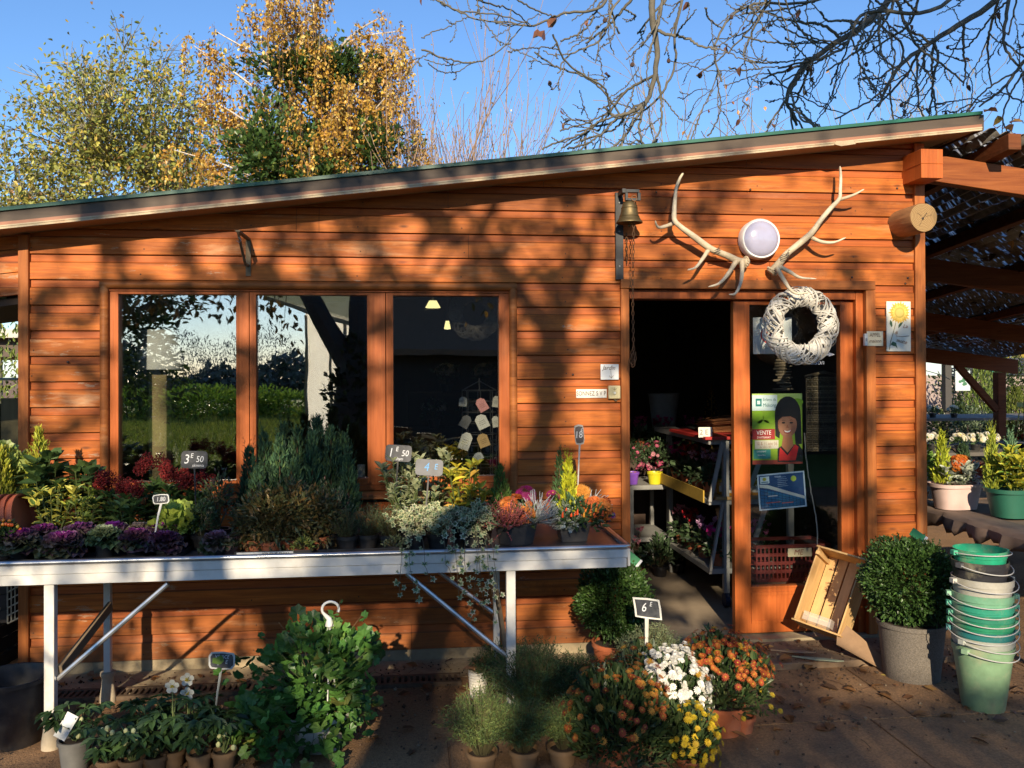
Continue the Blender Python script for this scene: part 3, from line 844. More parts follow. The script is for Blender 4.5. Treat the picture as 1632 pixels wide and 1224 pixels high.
for a, l in ((2.6, .05), (4.2, .06), (.3, .055)): m.bar((.012*math.cos(a), -.2375, .012*math.sin(a)), (l*math.cos(a), -.2375, l*math.sin(a)), .0016, .001, upd=(0, 1, 0))
m.build('crack', INK, t)
# iron wall bracket with hook
c = P(396, 440); zt3 = P(391, 372)[2]
tipz = P(374, 364, -.30)
t = thing('wall_bracket', 'rusty iron hanging bracket with a small hook over the window', 'bracket', (c[0], 0, c[2]))
hh = tipz[2]-c[2]
m = MB((.17, .12, .07))
m.box2((-.014, -.008, 0), (.014, 0, hh-.02)); m.box2((-.012, -.30, hh-.018), (.012, 0, hh-.008))
m.tube([(0, -.29, hh-.02), (0, -.2, hh-.09), (0, -.09, hh-.17), (0, -.01, .06)], .008, 6)
m.build('strap', mat('rusty_iron', vcol=True, rough=.7, metal=.3, var=.35, scale=25), t)
m = MB((.3, .28, .25)); m.tube([(0, -.27, hh-.02), (0, -.27, hh-.045), (.012, -.27, hh-.06), (.002, -.27, hh-.073), (-.012, -.27, hh-.062)], .003, 6); m.build('hook', METAL, t)
# loose nails and screws in the boards
m = MB((.10, .08, .07))
for px, py in ((1046, 306), (1196, 302), (1430, 300), (1443, 452), (1358, 442), (913, 597), (108, 577), (1447, 443)):
    q = P(px, py, -.003); m.ball(q, (.007, .006, .007), n=8, m=6)
m.build('board_screws', METAL, shop)
# white wicker wreath hanging on the door side
c = P(1276, 519, -.06)
t = thing('wreath', 'white painted wicker wreath hanging from the right antler', 'wreath', c)
m = MB()
def wreath_mesh(m, Rm, r, n, col, ribbons=40, strand=.0035):
    for i in range(n):
        a0 = rng.uniform(0, 6.28); tw = rng.uniform(2, 6)*rng.choice([-1, 1]); ln = rng.uniform(1.2, 3.2); ph = rng.uniform(0, 6.28); rr = r*rng.uniform(.82, 1.08)
        u = np.linspace(0, 1, 26); a = a0+ln*u; b = ph+tw*ln*u
        p = np.stack([(Rm+rr*np.cos(b))*np.cos(a), rr*np.sin(b)*.8, (Rm+rr*np.cos(b))*np.sin(a)], 1)
        m.tube(p, strand*rng.uniform(.7, 1.3), 5, np.array(col)*rng.uniform(.75, 1.05), False)
    for i in range(ribbons):
        a0 = rng.uniform(0, 6.28); tw = rng.uniform(3, 7)*rng.choice([-1, 1]); ln = rng.uniform(.5, 1.1); ph = rng.uniform(0, 6.28); wd = rng.uniform(.10, .24)
        u = np.linspace(0, 1, 12)[:, None]; s_ = np.array([-.5, .5])[None]*wd*(1 if abs(tw) > 4 else 1.2)
        a = a0+ln*u+s_*.5; b = ph+tw*ln*u-s_*1.6; rr = r*.9
        p = np.stack([(Rm+rr*np.cos(b))*np.cos(a), rr*np.sin(b)*.8, (Rm+rr*np.cos(b))*np.sin(a)], -1).reshape(-1, 3)
        f = [(2*k, 2*k+1, 2*k+3, 2*k+2) for k in range(11)]
        m.add(p, f, np.array(col)*rng.uniform(.8, 1.05))
wreath_mesh(m, .178, .060, 62, (.64, .60, .53), 44, .0042)
m.build('woven_ring', MATTE, t)
# notices on the door glass
t, w_, h_ = plate('no_dogs_notice', 'white notice with a red prohibition circle partly behind the wreath', 'notice', 1200, 506, 1262, 564, .0905, .0006, (.80, .80, .80))
m = MB((.62, .03, .03)); q = np.array([.0, -.0012, 0]); cc = (-w_*.08, h_*.03)
a = np.linspace(0, 6.2832, 49)
v = np.concatenate([np.stack([cc[0]+r_*np.cos(a), np.full(49, -.0012), cc[1]+r_*np.sin(a)], 1) for r_ in (.058, .049)])
m.add(v, [(i, i+1, 50+i, 49+i) for i in range(48)]); m.bar((cc[0]-.036, -.0014, cc[1]+.036), (cc[0]+.036, -.0014, cc[1]-.036), .008, .0004, upd=(0, 1, 0))
m.build('prohibition_ring', INK, t, smooth=False)
m = MB((.12, .12, .14))
for b in ((-.03, .004, .022, .014), (-.028, -.028, -.022, .004), (-.012, -.026, -.006, .004), (.004, -.026, .010, .004), (.016, -.028, .022, .004), (.016, .012, .034, .030), (-.036, .010, -.030, .028)):
    m.box2((cc[0]+b[0], -.0011, cc[1]+b[1]), (cc[0]+b[2], -.0009, cc[1]+b[3]))
m.build('dog_outline', INK, t)
m = MB((.45, .45, .45))
for z in (.42, -.30, -.34): m.box2((-w_*.32, -.0011, h_*z-.0015), (w_*.2, -.0009, h_*z+.0015))
m.build('small_print', INK, t)
# charity sale poster
t, w_, h_ = plate('sale_poster', 'charity craft sale poster with a smiling child in a red top', 'poster', 1198.5, 627.5, 1279, 739, .0905, .0006, (.30, .45, .04))
px = lambda u: (u-.5)*w_
pz = lambda v: (.5-v)*h_
def area(mb, pts, y, col): mb.add([(px(a), y, pz(b)) for a, b in pts], [tuple(range(len(pts)))], col)
def oval(mb, cx, cy, rx, ry, y, col, n=26): area(mb, [(cx+rx*math.cos(k/n*6.2832), cy+ry*math.sin(k/n*6.2832)) for k in range(n)], y, col)
m = MB()
area(m, [(0, .0), (1, .0), (1, .13), (.6, .2), (.0, .22)], -.0009, (.55, .70, .18))
for cx, cy, rx, ry in ((.13, .33, .10, .09), (.34, .34, .13, .08), (.22, .42, .12, .05), (.9, .12, .12, .05)): oval(m, cx, cy, rx, ry, -.00095, (.30, .52, .02))
area(m, [(0, .02), (.5, .02), (.5, .24), (0, .24)], -.0010, (.72, .82, .84))
area(m, [(.07, .07), (.19, .07), (.19, .18), (.07, .18)], -.00115, (.03, .22, .20)); area(m, [(.10, .10), (.16, .10), (.16, .15), (.10, .15)], -.00125, (.72, .82, .84))
area(m, [(0, .5), (.45, .5), (.45, .65), (0, .65)], -.0010, (.42, .03, .03))
area(m, [(.05, .66), (.52, .66), (.52, .78), (.05, .78)], -.00105, (.72, .62, .50))
area(m, [(.02, .79), (.36, .79), (.36, .92), (.02, .92)], -.0010, (.05, .28, .25))
area(m, [(0, .94), (1, .94), (1, 1), (0, 1)], -.0010, (.40, .05, .03))
m.build('colour_blocks', INK, t, smooth=False)
m = MB()
area(m, [(.50, .97), (.50, .78), (.58, .74), (.92, .72), (1., .80), (1., .97)], -.0011, (.012, .008, .01))
area(m, [(.52, .95), (.55, .76), (.70, .88), (.85, .72), (.92, .76), (.86, .95)], -.0012, (.65, .02, .02))
oval(m, .71, .29, .26, .25, -.00115, (.012, .009, .009)); area(m, [(.45, .30), (.97, .30), (.99, .72), (.86, .72), (.84, .5), (.56, .5), (.54, .64), (.46, .60)], -.00113, (.012, .009, .009))
area(m, [(.62, .58), (.79, .58), (.82, .74), (.70, .84), (.58, .75)], -.00125, (.40, .15, .07))
oval(m, .70, .44, .19, .185, -.0013, (.40, .155, .085)); oval(m, .655, .46, .12, .13, -.00134, (.46, .20, .11)); area(m, [(.48, .44), (.50, .28), (.72, .20), (.90, .28), (.93, .46), (.86, .36), (.76, .325), (.60, .33), (.52, .38)], -.0014, (.014, .010, .010))
for ex in (.62, .78):
    oval(m, ex, .415, .036, .013, -.0014, (.02, .012, .01), 12); area(m, [(ex-.05, .385), (ex, .372), (ex+.05, .385), (ex, .380)], -.0014, (.03, .015, .01))
area(m, [(.70, .44), (.735, .488), (.665, .488)], -.0014, (.36, .12, .06))
area(m, [(.61, .515), (.70, .53), (.79, .51), (.76, .56), (.70, .575), (.64, .56)], -.0014, (.35, .06, .05)); area(m, [(.63, .522), (.70, .536), (.77, .518), (.745, .545), (.70, .553), (.655, .545)], -.0015, (.80, .76, .70))
m.build('child_photograph', INK, t, smooth=False)
for s_, tx, x, y, cl_, sx_ in ((.026, 'Enfants du', .345, .085, (.05, .16, .15), .8), (.032, 'Mékong', .345, .165, (.03, .16, .15), .85), (.038, 'VENTE', .23, .555, (.85, .78, .7), .85), (.018, "D'ARTISANAT", .23, .62, (.85, .75, .65), .8), (.032, '10 & 11 nov 16', .285, .71, (.35, .18, .12), .68), (.018, 'de 10h à 18h', .26, .755, (.35, .2, .12), .8), (.014, 'EVENEMENT', .18, .82, (.8, .85, .8), .8), (.013, 'Entrée libre', .18, .87, (.8, .85, .8), .8)):
    lettering('lettering', tx, s_, cl_, t, (px(x), -.0017, pz(y)), xs=sx_, ext=.0001)
# tennis poster
t, w_, h_ = plate('tennis_poster', 'blue tennis club poster with net and yellow ball', 'poster', 1208, 754, 1284, 810, .0905, .0006, (.55, .66, .75))
t.rotation_euler = (0, R(-4), 0)
px = lambda u: (u-.5)*w_
pz = lambda v: (.5-v)*h_
m = MB(); area(m, [(.03, .04), (.97, .04), (.97, .96), (.03, .96)], -.0009, (.012, .055, .19)); area(m, [(.03, .4), (.97, .75), (.97, .96), (.03, .96)], -.00095, (.02, .14, .30))
area(m, [(.06, .07), (.25, .07), (.25, .26), (.06, .26)], -.0011, (.62, .74, .78)); oval(m, .15, .14, .04, .05, -.0012, (.5, .45, .05)); area(m, [(.08, .21), (.23, .21), (.23, .24), (.08, .24)], -.0012, (.1, .2, .3))
area(m, [(.04, .28), (.20, .30), (.97, .70), (.97, .78), (.20, .40), (.04, .36)], -.0012, (.62, .63, .58))
m.build('poster_print', INK, t, smooth=False)
m = MB((.01, .03, .06))
for u in np.linspace(.05, .95, 13): m.bar((px(u), -.00105, pz(.36+(u-.05)*.45)), (px(u-.01), -.00105, pz(.95)), .0022, .0002, upd=(0, 1, 0))
for v in np.linspace(.46, .95, 6): m.bar((px(.04), -.00105, pz(v)), (px(.96), -.00105, pz(min(.95, v+.36*(.95-v)/.5+.02))), .0022, .0002, upd=(0, 1, 0))
m.build('net_lines', INK, t)
m = MB((.42, .55, .05)); disc(m, (px(.76), pz(.19)), .018, -.0013, (.45, .58, .06)); m.build('tennis_ball', INK, t)
m = MB((.5, .12, .08))
for u0, u1, v in ((.15, .45, .80), (.48, .72, .84), (.2, .4, .62)): m.box2((px(u0), -.0014, pz(v)-.003), (px(u1), -.0013, pz(v)+.003), (.45, .12, .12) if v > .7 else (.6, .6, .6))
for k in range(6): m.box2((px(.42), -.0014, pz(.12+.05*k)-.0012), (px(.6+.02*(k % 3)), -.0013, pz(.12+.05*k)+.0012), (.4, .5, .6))
m.build('small_print', INK, t)
lettering('lettering', 'TENNIS', .014, (.6, .68, .75), t, (px(.43), -.0015, pz(.10)), xs=.9)
# white writing and arrow on the door glass
t = thing('window_writing', 'white handwriting Appel Maison with an arrow on the door glass', 'writing', P(1303, 570, .081))
lettering('lettering', 'Appel', .045, (.75, .75, .78), t, (-.02, 0, .012), shear=.3)
lettering('lettering', 'Maison', .045, (.75, .75, .78), t, (-.02, 0, -.03), shear=.2)
m = MB((.75, .75, .78)); m.prism([(.012, .012), (.075, .014), (.075, .006), (.115, .020), (.075, .034), (.075, .026), (.012, .024)], -.0005, .0005); m.build('arrow', INK, t)

# ================================================================== PLANT BUILDERS
def ico_t():
    a = [(1, 0, 0), (-1, 0, 0), (0, 1, 0), (0, -1, 0), (0, 0, 1), (0, 0, -1)]
    f = [(4, 0, 2), (4, 2, 1), (4, 1, 3), (4, 3, 0), (5, 2, 0), (5, 1, 2), (5, 3, 1), (5, 0, 3)]
    return a, f
BALL = ico_t()
def daisy_t(n=11, layers=((1., .12, .16),), w=.20, cr=.22):
    """flower facing +X; petals in YZ; returns verts, faces, petal mask"""
    v, f, pet = [], [], []
    for li, (R_, lift, wd) in enumerate(layers):
        for i in range(n):
            a = 6.2832*(i+.5*li)/n; c, s = math.cos(a), math.sin(a); k = len(v)
            for r_, t_, x_ in ((.12, 0, .02), (.62, wd, lift*.9), (R_, wd*.35, lift), (R_, -wd*.35, lift), (.62, -wd, lift*.9)):
                v.append((x_+.03*li, c*r_-s*t_, s*r_+c*t_)); pet.append(1)
            f.append((k, k+1, k+2, k+3, k+4))
    k = len(v); m_ = 7
    v.append((.16, 0, 0)); pet.append(0)
    for i in range(m_):
        a = 6.2832*i/m_; v.append((.08, cr*math.cos(a), cr*math.sin(a))); pet.append(0)
        f.append((k, k+1+i, k+1+(i+1) % m_))
    return v, f, np.array(pet)
DAISY = daisy_t(11)
DAISY2 = daisy_t(13, ((1., .05, .095), (.70, .20, .09)), cr=.24)
POMPON = daisy_t(11, ((1., -.1, .17), (.85, .2, .16), (.6, .42, .15), (.32, .55, .12)), cr=.08)

def flowers(mb, pos, d, size, petal, centre, T=DAISY, jit=.12):
    n = len(pos)
    if n == 0: return
    tv, tf, pet = T
    pc = pick(petal, n, jit) if isinstance(petal, list) else np.tile(petal, (n, 1))
    c = np.where(pet[None, :, None] == 1, pc[:, None], np.asarray(centre)[None, None])
    mb.stamp(tv, tf, pos, frames(d, roll=.3), size, c)

def conifer_b(h, r, n, pal, L=.05, power=.8, tip=1.0, spread=.35):
    def b(mb, z):
        mb.tube([(0, 0, z-.01), (0, 0, z+h*.9)], [.006, .002], 5, (.10, .06, .03), False)
        q = rng.random(n)**1.25; a = rng.uniform(0, 6.2832, n)
        lob = 1+.22*np.sin(a*3+q*9+rng.uniform(0, 6))
        rr = r*(1-q*.97)**power*np.sqrt(rng.uniform(.25, 1, n))*lob*np.where(q < .12, .6+q*3.3, 1)
        p = np.stack([rr*np.cos(a), rr*np.sin(a), z+q*h], 1)
        d = np.stack([np.cos(a)*spread, np.sin(a)*spread, np.ones(n)*tip], 1)+rng.normal(0, .22, (n, 3))
        s_ = L*rng.uniform(.6, 1.3, n)*(1-.35*q)
        mb.stamp(*leaf_s(.28, .05), p, frames(d, roll=3), s_, pick(pal, n, .22))
        # feathery tips
        k = max(6, n//60); qq = rng.uniform(.25, 1, k); a = rng.uniform(0, 6.2832, k); rr = r*(1-qq*.97)**power
        for i in range(k):
            b0 = np.array([rr[i]*math.cos(a[i]), rr[i]*math.sin(a[i]), z+qq[i]*h]); m_ = 14
            ax = unit(np.array([math.cos(a[i])*.25, math.sin(a[i])*.25, 1.])); t_ = rng.random(m_)
            pp = b0+ax*(t_*L*1.6)[:, None]
            mb.stamp(*L_N, pp, frames(ax+rng.normal(0, .45, (m_, 3))+[0, 0, .2], roll=3), L*.5*(1.1-t_*.6), pick(pal, m_, .2))
    return b

def kale_b(r, inner, outer, tilt=.0, h=.0):
    def b(mb, z):
        mb.tube([(0, 0, z-.005), (0, 0, z+.04+h)], [.010, .012], 7, (.35, .32, .16), False)
        for lay in range(7):
            q = lay/6; n = int(13-lay*1.2)
            for i in range(n):
                a = 6.2832*i/n+lay*.7+rng.normal(0, .12); el = -.25+q*1.25+rng.normal(0, .09)
                L_ = r*(1.0-.55*q)*rng.uniform(.88, 1.12); W = L_*.95
                u = np.array([math.cos(a)*math.cos(el), math.sin(a)*math.cos(el), math.sin(el)]); v = np.array([-math.sin(a), math.cos(a), 0]); w = np.cross(u, v)
                base = np.array([0, 0, z+.035+h+q*.022])
                c0 = np.array(inner)*q**1.9+np.array(outer[rng.integers(len(outer))])*(1-q**1.9)
                ver, cc = [base], [c0*.9+.03]
                for s_ in (.45, .8, 1.0):
                    for j in range(7):
                        t_ = (j/6-.5)
                        fr = rng.normal(0, .05)*(s_ > .7)+(.06*(-1)**j if s_ > .7 else 0)
                        ver.append(base+u*L_*s_*(1-.9*t_*t_*(s_ > .7))+v*W*t_*(.55+.5*s_)+w*L_*(fr+.25*s_*s_*(1-q)*-.2+.5*t_*t_))
                        cc.append(c0*(rng.uniform(.7, 1.2)))
                f = [(0, 1+j, 2+j) for j in range(6)]+[(1+k*7+j, 1+(k+1)*7+j, 2+(k+1)*7+j, 2+k*7+j) for k in range(2) for j in range(6)]
                mb.add(ver, f, np.clip(np.array(cc), .004, 1))
    return b

def bush_b(rad, h, n, pal, L, tmpl=None, zc=.5, inner=.4, ns=14, scol=(.09, .08, .035), upb=.5, jit=.2, lump=.25, zmin=-.6):
    def b(mb, z):
        c = np.array([0, 0, z+h*zc]); rd = np.array([rad, rad, h*(1-zc)])
        tips = c+rdir(ns)*rd*.8
        stems(mb, (0, 0, z-.01), tips, .003, scol)
        dome(mb, c, rd, n, pal, L, tmpl, inner=inner, upb=upb, jit=jit, lump=lump, zmin=zmin)
    return b

def whorl_b(rad, h, ns, pal, L, per=9, tmpl=None, scol=(.10, .13, .04), lean=.5, wj=.15):
    """upright shoots carrying leaf pairs up to a terminal rosette (euonymus, laurel, skimmia)"""
    def b(mb, z):
        for i in range(ns):
            a = rng.uniform(0, 6.2832); q = math.sqrt(rng.random())
            tip = np.array([rad*q*math.cos(a), rad*q*math.sin(a), z+h*rng.uniform(.62, 1)*(1-.25*q)])
            u = np.linspace(0, 1, 6)[:, None]; p = np.array([tip[0]*.25, tip[1]*.25, z])*(1-u)+tip*u; p[:, :2] += (tip[:2]*.6)*(u*(1-u))*lean
            mb.tube(p, np.linspace(.004, .002, 6), 4, scol, False)
            k = per; t_ = np.concatenate([np.linspace(.3, .95, k-4), np.full(4, .99)])
            pos = np.stack([np.interp(t_, u[:, 0], p[:, j]) for j in range(3)], 1)
            az = np.arange(k)*2.4+rng.uniform(0, 6); el = np.where(t_ > .97, .8, rng.uniform(.05, .6, k))
            d = np.stack([np.cos(az)*np.cos(el), np.sin(az)*np.cos(el), np.sin(el)], 1)
            mb.stamp(*(tmpl or L_T), pos, frames(d, roll=.35), L*rng.uniform(.7, 1.15, k)*np.where(t_ > .97, .8, 1), pick(pal, k, wj))
    return b

def variegated(mb, pos, M, s_, edge, mid, T=None):
    """leaf with a pale margin"""
    tv = np.array(leaf_t(.5)[0]); tf = leaf_t(.5)[1]
    inn = tv.copy(); inn[:, 0] = .08+inn[:, 0]*.8; inn[:, 1] *= .55; inn[:, 2] += .015
    mb.stamp(tv, tf, pos, M, s_, edge); mb.stamp(inn, tf, pos, M, s_, mid)

def varieg_whorl_b(rad, h, ns, edge, mid, L, per=9):
    def b(mb, z):
        for i in range(ns):
            a = rng.uniform(0, 6.2832); q = math.sqrt(rng.random())
            tip = np.array([rad*q*math.cos(a), rad*q*math.sin(a), z+h*rng.uniform(.6, 1)*(1-.2*q)])
            u = np.linspace(0, 1, 6)[:, None]; p = np.array([tip[0]*.25, tip[1]*.25, z])*(1-u)+tip*u
            mb.tube(p, np.linspace(.004, .002, 6), 4, (.12, .15, .05), False)
            k = per; t_ = np.concatenate([np.linspace(.25, .95, k-4), np.full(4, .99)])
            pos = np.stack([np.interp(t_, u[:, 0], p[:, j]) for j in range(3)], 1)
            az = np.arange(k)*2.4+rng.uniform(0, 6); el = np.where(t_ > .97, .9, rng.uniform(.1, .7, k))
            d = np.stack([np.cos(az)*np.cos(el), np.sin(az)*np.cos(el), np.sin(el)], 1)
            variegated(mb, pos, frames(d, roll=.3), L*rng.uniform(.7, 1.15, k), pick(edge, k, .1), pick(mid, k, .15))
    return b

def ivy_vine(mb, pts, L, pal, step=.03, hang=True, tmpl=None):
    p = spline(pts, 8); s_ = np.concatenate([[0], np.cumsum(np.linalg.norm(np.diff(p, axis=0), axis=1))])
    mb.tube(p, .0013, 3, (.14, .10, .05), False)
    t_ = np.arange(.01, s_[-1], step)+rng.normal(0, step*.25, len(np.arange(.01, s_[-1], step)))
    pos = np.stack([np.interp(t_, s_, p[:, k]) for k in range(3)], 1); n = len(pos)
    d = np.stack([rng.normal(0, .8, n), rng.normal(-.3, .5, n), rng.normal(-.5 if hang else .2, .5, n)], 1)
    up = np.stack([np.zeros(n), -np.ones(n), np.full(n, .6)], 1)
    pos = pos+unit(d)*L*.35
    T = tmpl or L_IVY
    M = frames(d, up, .35); sz = L*rng.uniform(.6, 1.2, n)
    mb.stamp(*T, pos, M, sz, pick(pal, n, .12))
    if tmpl is None:        # green centre of a pale edged leaf
        tv = np.array(T[0]); tv[:, :2] = (tv[:, :2]-[.35, 0])*.62+[.33, 0]; tv[:, 2] += .02
        mb.stamp(tv, T[1], pos, M, sz, pick([((.10, .17, .08), 2), ((.16, .22, .12), 1)], n, .15))

# ================================================================== DISPLAY TABLE
TZ = .832
WHITE_AL = mat('white_metal', (.66, .64, .60), rough=.38, var=.08, scale=6, dirt=(.42, .36, .28, .5), dscale=5)
tb = thing('display_table', 'long white metal display table with silver rim under the shop window', 'table', (0, 0, 0))
TF, TBK, TXR = -1.02, -.20, 1.025
m = MB((.05, .05, .055)); m.box2((-3.1, TF+.012, TZ-.03), (TXR-.012, TBK, TZ)); m.build('tray_bed', PLASTIC_POT, tb)
m = MB((.55, .55, .56)); m.tube([(-3.1, TF, .848), (TXR-.02, TF, .848), (TXR, TF+.02, .848), (TXR, TBK, .848)], .0125, 10); m.build('rim', mat('rim_metal', vcol=True, rough=.3, metal=.85, var=.15, scale=20), tb)
m = MB(); m.box2((-3.1, TF-.004, .795), (TXR-.005, TF+.012, .8355)); bevel(m.build('apron', WHITE_AL, tb), .002)
m = MB(); m.box2((-3.1, TF-.001, .748), (TXR-.012, TF+.02, .7935)); bevel(m.build('apron', WHITE_AL, tb), .002)
m = MB(); m.box2((TXR-.004, TF+.013, .75), (TXR+.01, TBK, .8355)); bevel(m.build('apron', WHITE_AL, tb), .002)
LX = [P(81, 1000, -.985)[0], P(814, 1000, -.985)[0], P(172, 1000, -.44)[0], P(791, 980, -.44)[0]]
for i, (x, y) in enumerate(zip(LX, (-.985, -.985, -.44, -.44))):
    m = MB(); w_ = .022 if i < 2 else .017
    m.box2((x-w_, y-w_, .15 if i != 1 else .02), (x+w_, y+w_, .7475)); l = bevel(m.build('leg', WHITE_AL, tb), .003)
    m = MB((.46, .38, .27) if i != 3 else (.2, .2, .2)); m.lathe([(.001, 0), (.040, 0), (.040, .03), (.031, .09), (.029, .125), (.038, .138), (.038, .155), (.027, .157), (.001, .157)] if i in (0, 2) else [(.001, 0), (.03, 0), (.03, .1), (.001, .1)], (x, y, .0), 20)
    m.build('foot', MATTE, l)
GALV = mat('galvanised', (.60, .60, .60), rough=.35, metal=.8, var=.15, scale=15)
for a, b in ((P(92, 1082, -.972), P(268, 930, -.972)), (P(648, 914, -.972), P(808, 1046, -.972)), (P(700, 912, -.44), P(786, 976, -.44))):
    m = MB(); m.tube([a, b], .0115, 8); m.build('brace', GALV, tb)
m = MB((.22, .16, .10)); m.bar((LX[0]+.03, -.96, .34), (LX[2]+.02, -.46, .50), .02, .05); bevel(m.build('cross_brace', MATTE, tb), .003)
m = MB((.22, .16, .10)); m.bar((LX[1]-.02, -.96, .34), (LX[3]-.0, -.46, .50), .02, .05); bevel(m.build('cross_brace', MATTE, tb), .003)

def TP(px, Y): return np.array([P(px, 850, Y)[0], Y, TZ+.001])
def pxm(n, Y=-.8): return n/1367.*(CD+Y)*1.0       # picture widths to metres at that depth

# black carrier trays
def carrier(label, px0, px1, Y, dp, hh=.03):
    a, b = TP(px0, Y), TP(px1, Y)
    t = thing('carrier_tray', label, 'tray', ((a[0]+b[0])/2, Y, TZ+.001), 0, 'black carrier trays on the table')
    w_ = b[0]-a[0]; m = MB((.02, .02, .022))
    m.box2((-w_/2, -dp/2, 0), (w_/2, dp/2, .003))
    for s_ in (-1, 1):
        m.box2((-w_/2, s_*dp/2-.003, .0031), (w_/2, s_*dp/2+.003, hh)); m.box2((s_*w_/2-.003, -dp/2+.0031, .0031), (s_*w_/2+.003, dp/2-.0031, hh))
    m.build('tray', PLASTIC_POT, t)
    return t, w_
carrier('black carrier tray under the left front ornamental cabbages', 40, 300, -.80, .34, .022)
t, w_ = carrier('black carrier tray with a printed white side strip below the coppery shrubs', 382, 500, -.85, .24, .030)
m = MB((.62, .62, .60)); m.box2((-w_*.47, -.1255, .006), (w_*.27, -.1235, .027)); m.build('side_strip', PAINT, t)
lettering('lettering', 'KIND € DAN', .020, (.03, .03, .03), t, (w_*.04, -.1262, .0165), xs=1.05)
t, w_ = carrier('black carrier tray with ribbed edges below the heather pots', 512, 640, -.84, .26, .030)

# ------------------------------------------------------------------ ornamental cabbages
PUR, GRN_PUR = (.25, .022, .21), [(.07, .085, .05), (.10, .11, .065), (.05, .075, .035), (.10, .06, .08)]
CREAMK, GRN = (.50, .55, .30), [(.07, .12, .045), (.10, .16, .07), (.05, .09, .04)]
PINKK = (.42, .17, .26)
kales = [  # px, Y, r px, inner, outer, pot h, label
    (30, -.90, 36, PUR, GRN_PUR, .062, 'purple ornamental cabbage with green skirt, leftmost in the front row'),
    (100, -.90, 38, PUR, GRN_PUR, .045, 'wide purple ornamental cabbage in front, left of the green white-hearted one'),
    (168, -.91, 29, CREAMK, GRN, .082, 'green ornamental cabbage with white heart in a tall black pot'),
    (217, -.90, 31, PUR, GRN_PUR, .062, 'purple ornamental cabbage with a yellowing lower leaf, right of the green one'),
    (263, -.91, 30, (.15, .03, .13), [(.08, .04, .07), (.07, .05, .06)], .048, 'dark plum ornamental cabbage at the right end of the front row'),
    (345, -.92, 29, PINKK, [(.10, .12, .05), (.08, .10, .04), (.2, .13, .1)], .045, 'small pink and green ornamental cabbage in front of the coppery shrubs'),
    (70, -.74, 32, PUR, GRN_PUR, .06, 'purple ornamental cabbage in the second row beside the leaning pots'),
    (128, -.72, 32, (.26, .04, .25), GRN_PUR, .06, 'purple ornamental cabbage in the middle of the second row'),
    (180, -.70, 29, (.34, .03, .32), GRN_PUR, .06, 'bright violet ornamental cabbage at the back below the red skimmia'),
    (222, -.71, 27, (.45, .32, .25), [(.25, .22, .12), (.18, .16, .08)], .06, 'cream and pink ornamental cabbage left of the small price tag'),
    (258, -.74, 29, (.36, .03, .33), GRN_PUR, .06, 'magenta ornamental cabbage behind the small price tag')]
for px, Y, r, i_, o_, ph, lb in kales:
    plant('ornamental_cabbage', lb, 'plant', TP(px, Y), (.046, ph), kale_b(pxm(r, Y), i_, o_), 'ornamental cabbages on the table', rz=rng.uniform(0, 6), part='leaves', m=mat_kale if False else LEAF)
m = None
# solanum with orange berries
def berries_b(rad, h, nb, cols, br=.008):
    def b(mb, z):
        dome(mb, (0, 0, z+h*.5), (rad, rad, h*.5), 260, [((.05, .10, .03), 3), ((.09, .14, .04), 1)], .03, inner=.2)
        stems(mb, (0, 0, z), np.array([0, 0, z+h*.5])+rdir(12)*[rad*.8, rad*.8, h*.45])
    return b
t = plant('winter_cherry', 'winter cherry plant with orange and green berries at the left table edge', 'plant', TP(4, -.90), (.05, .06), berries_b(.075, .13, 0, 0))
mb = MB(); d = rdir(40); d[:, 2] = abs(d[:, 2])*.9; mb2 = MB()
for q in d[:26]: mb2.ball(np.array([0, 0, .12])+q*[.08, .08, .08], .0085, n=8, m=6, col=[(.62, .10, .015), (.65, .22, .02), (.45, .35, .05)][rng.integers(3)])
mb2.build('berries', mat('berry', vcol=True, rough=.25, var=.1, spec=.6), t)

# ------------------------------------------------------------------ leaning stacked terracotta pots
c = np.array([P(2, 820, -.74)[0], -.74, TZ+.001])
t = thing('terracotta_pots', 'nested ribbed terracotta pots lying on their side at the left end', 'pots', c)
for k in range(3):
    q = pot_mesh(.125, .2, .8, .014, 40, ribs=8)
    M = Matrix.Translation((-.10-.035*k, .03, .118)) @ Matrix.Rotation(R(78), 4, 'Y') @ Matrix.Translation((0, 0, 0))
    q.xf(M); q.build('pot', mat('ribbed_terracotta', (.36, .085, .035), rough=.7, var=.2, scale=8, bump=.1) if k == 0 else bpy.data.materials['ribbed_terracotta'], t)

# ------------------------------------------------------------------ back row shrubs
YEL = [((.36, .36, .03), 3), ((.28, .32, .04), 2), ((.45, .42, .06), 1)]
LAUREL = [((.06, .11, .03), 3), ((.10, .16, .045), 2), ((.035, .07, .02), 2)]
YGR = [((.18, .24, .04), 3), ((.30, .32, .05), 2), ((.10, .16, .03), 2), ((.42, .40, .08), 1)]
def base_pot(px, Y): return TP(px, Y)
plant('golden_conifer', 'feathery yellow green dwarf conifer behind the laurel at the left corner post', 'plant', TP(62, -.40), (.06, .09), conifer_b(.50, .085, 900, YEL, .05), part='foliage', m=NEEDLE)
plant('golden_conifer', 'bright yellow dwarf conifer at the left picture edge behind the leaning pots', 'plant', TP(2, -.45), (.06, .09), conifer_b(.40, .09, 900, YEL, .05), m=NEEDLE)
plant('parsley_plant', 'pale green lobed leaf plant topmost at the far left edge', 'plant', TP(6, -.34), (.06, .09), bush_b(.09, .42, 260, [((.22, .32, .06), 1), ((.30, .36, .10), 1)], .05, L_GER, zc=.6), )
plant('laurel_shrub', 'tall broad-leaved laurel shrub behind the leaning terracotta pots', 'shrub', TP(70, -.50), (.07, .1), whorl_b(.13, .40, 15, LAUREL, .10, 10, L_W))
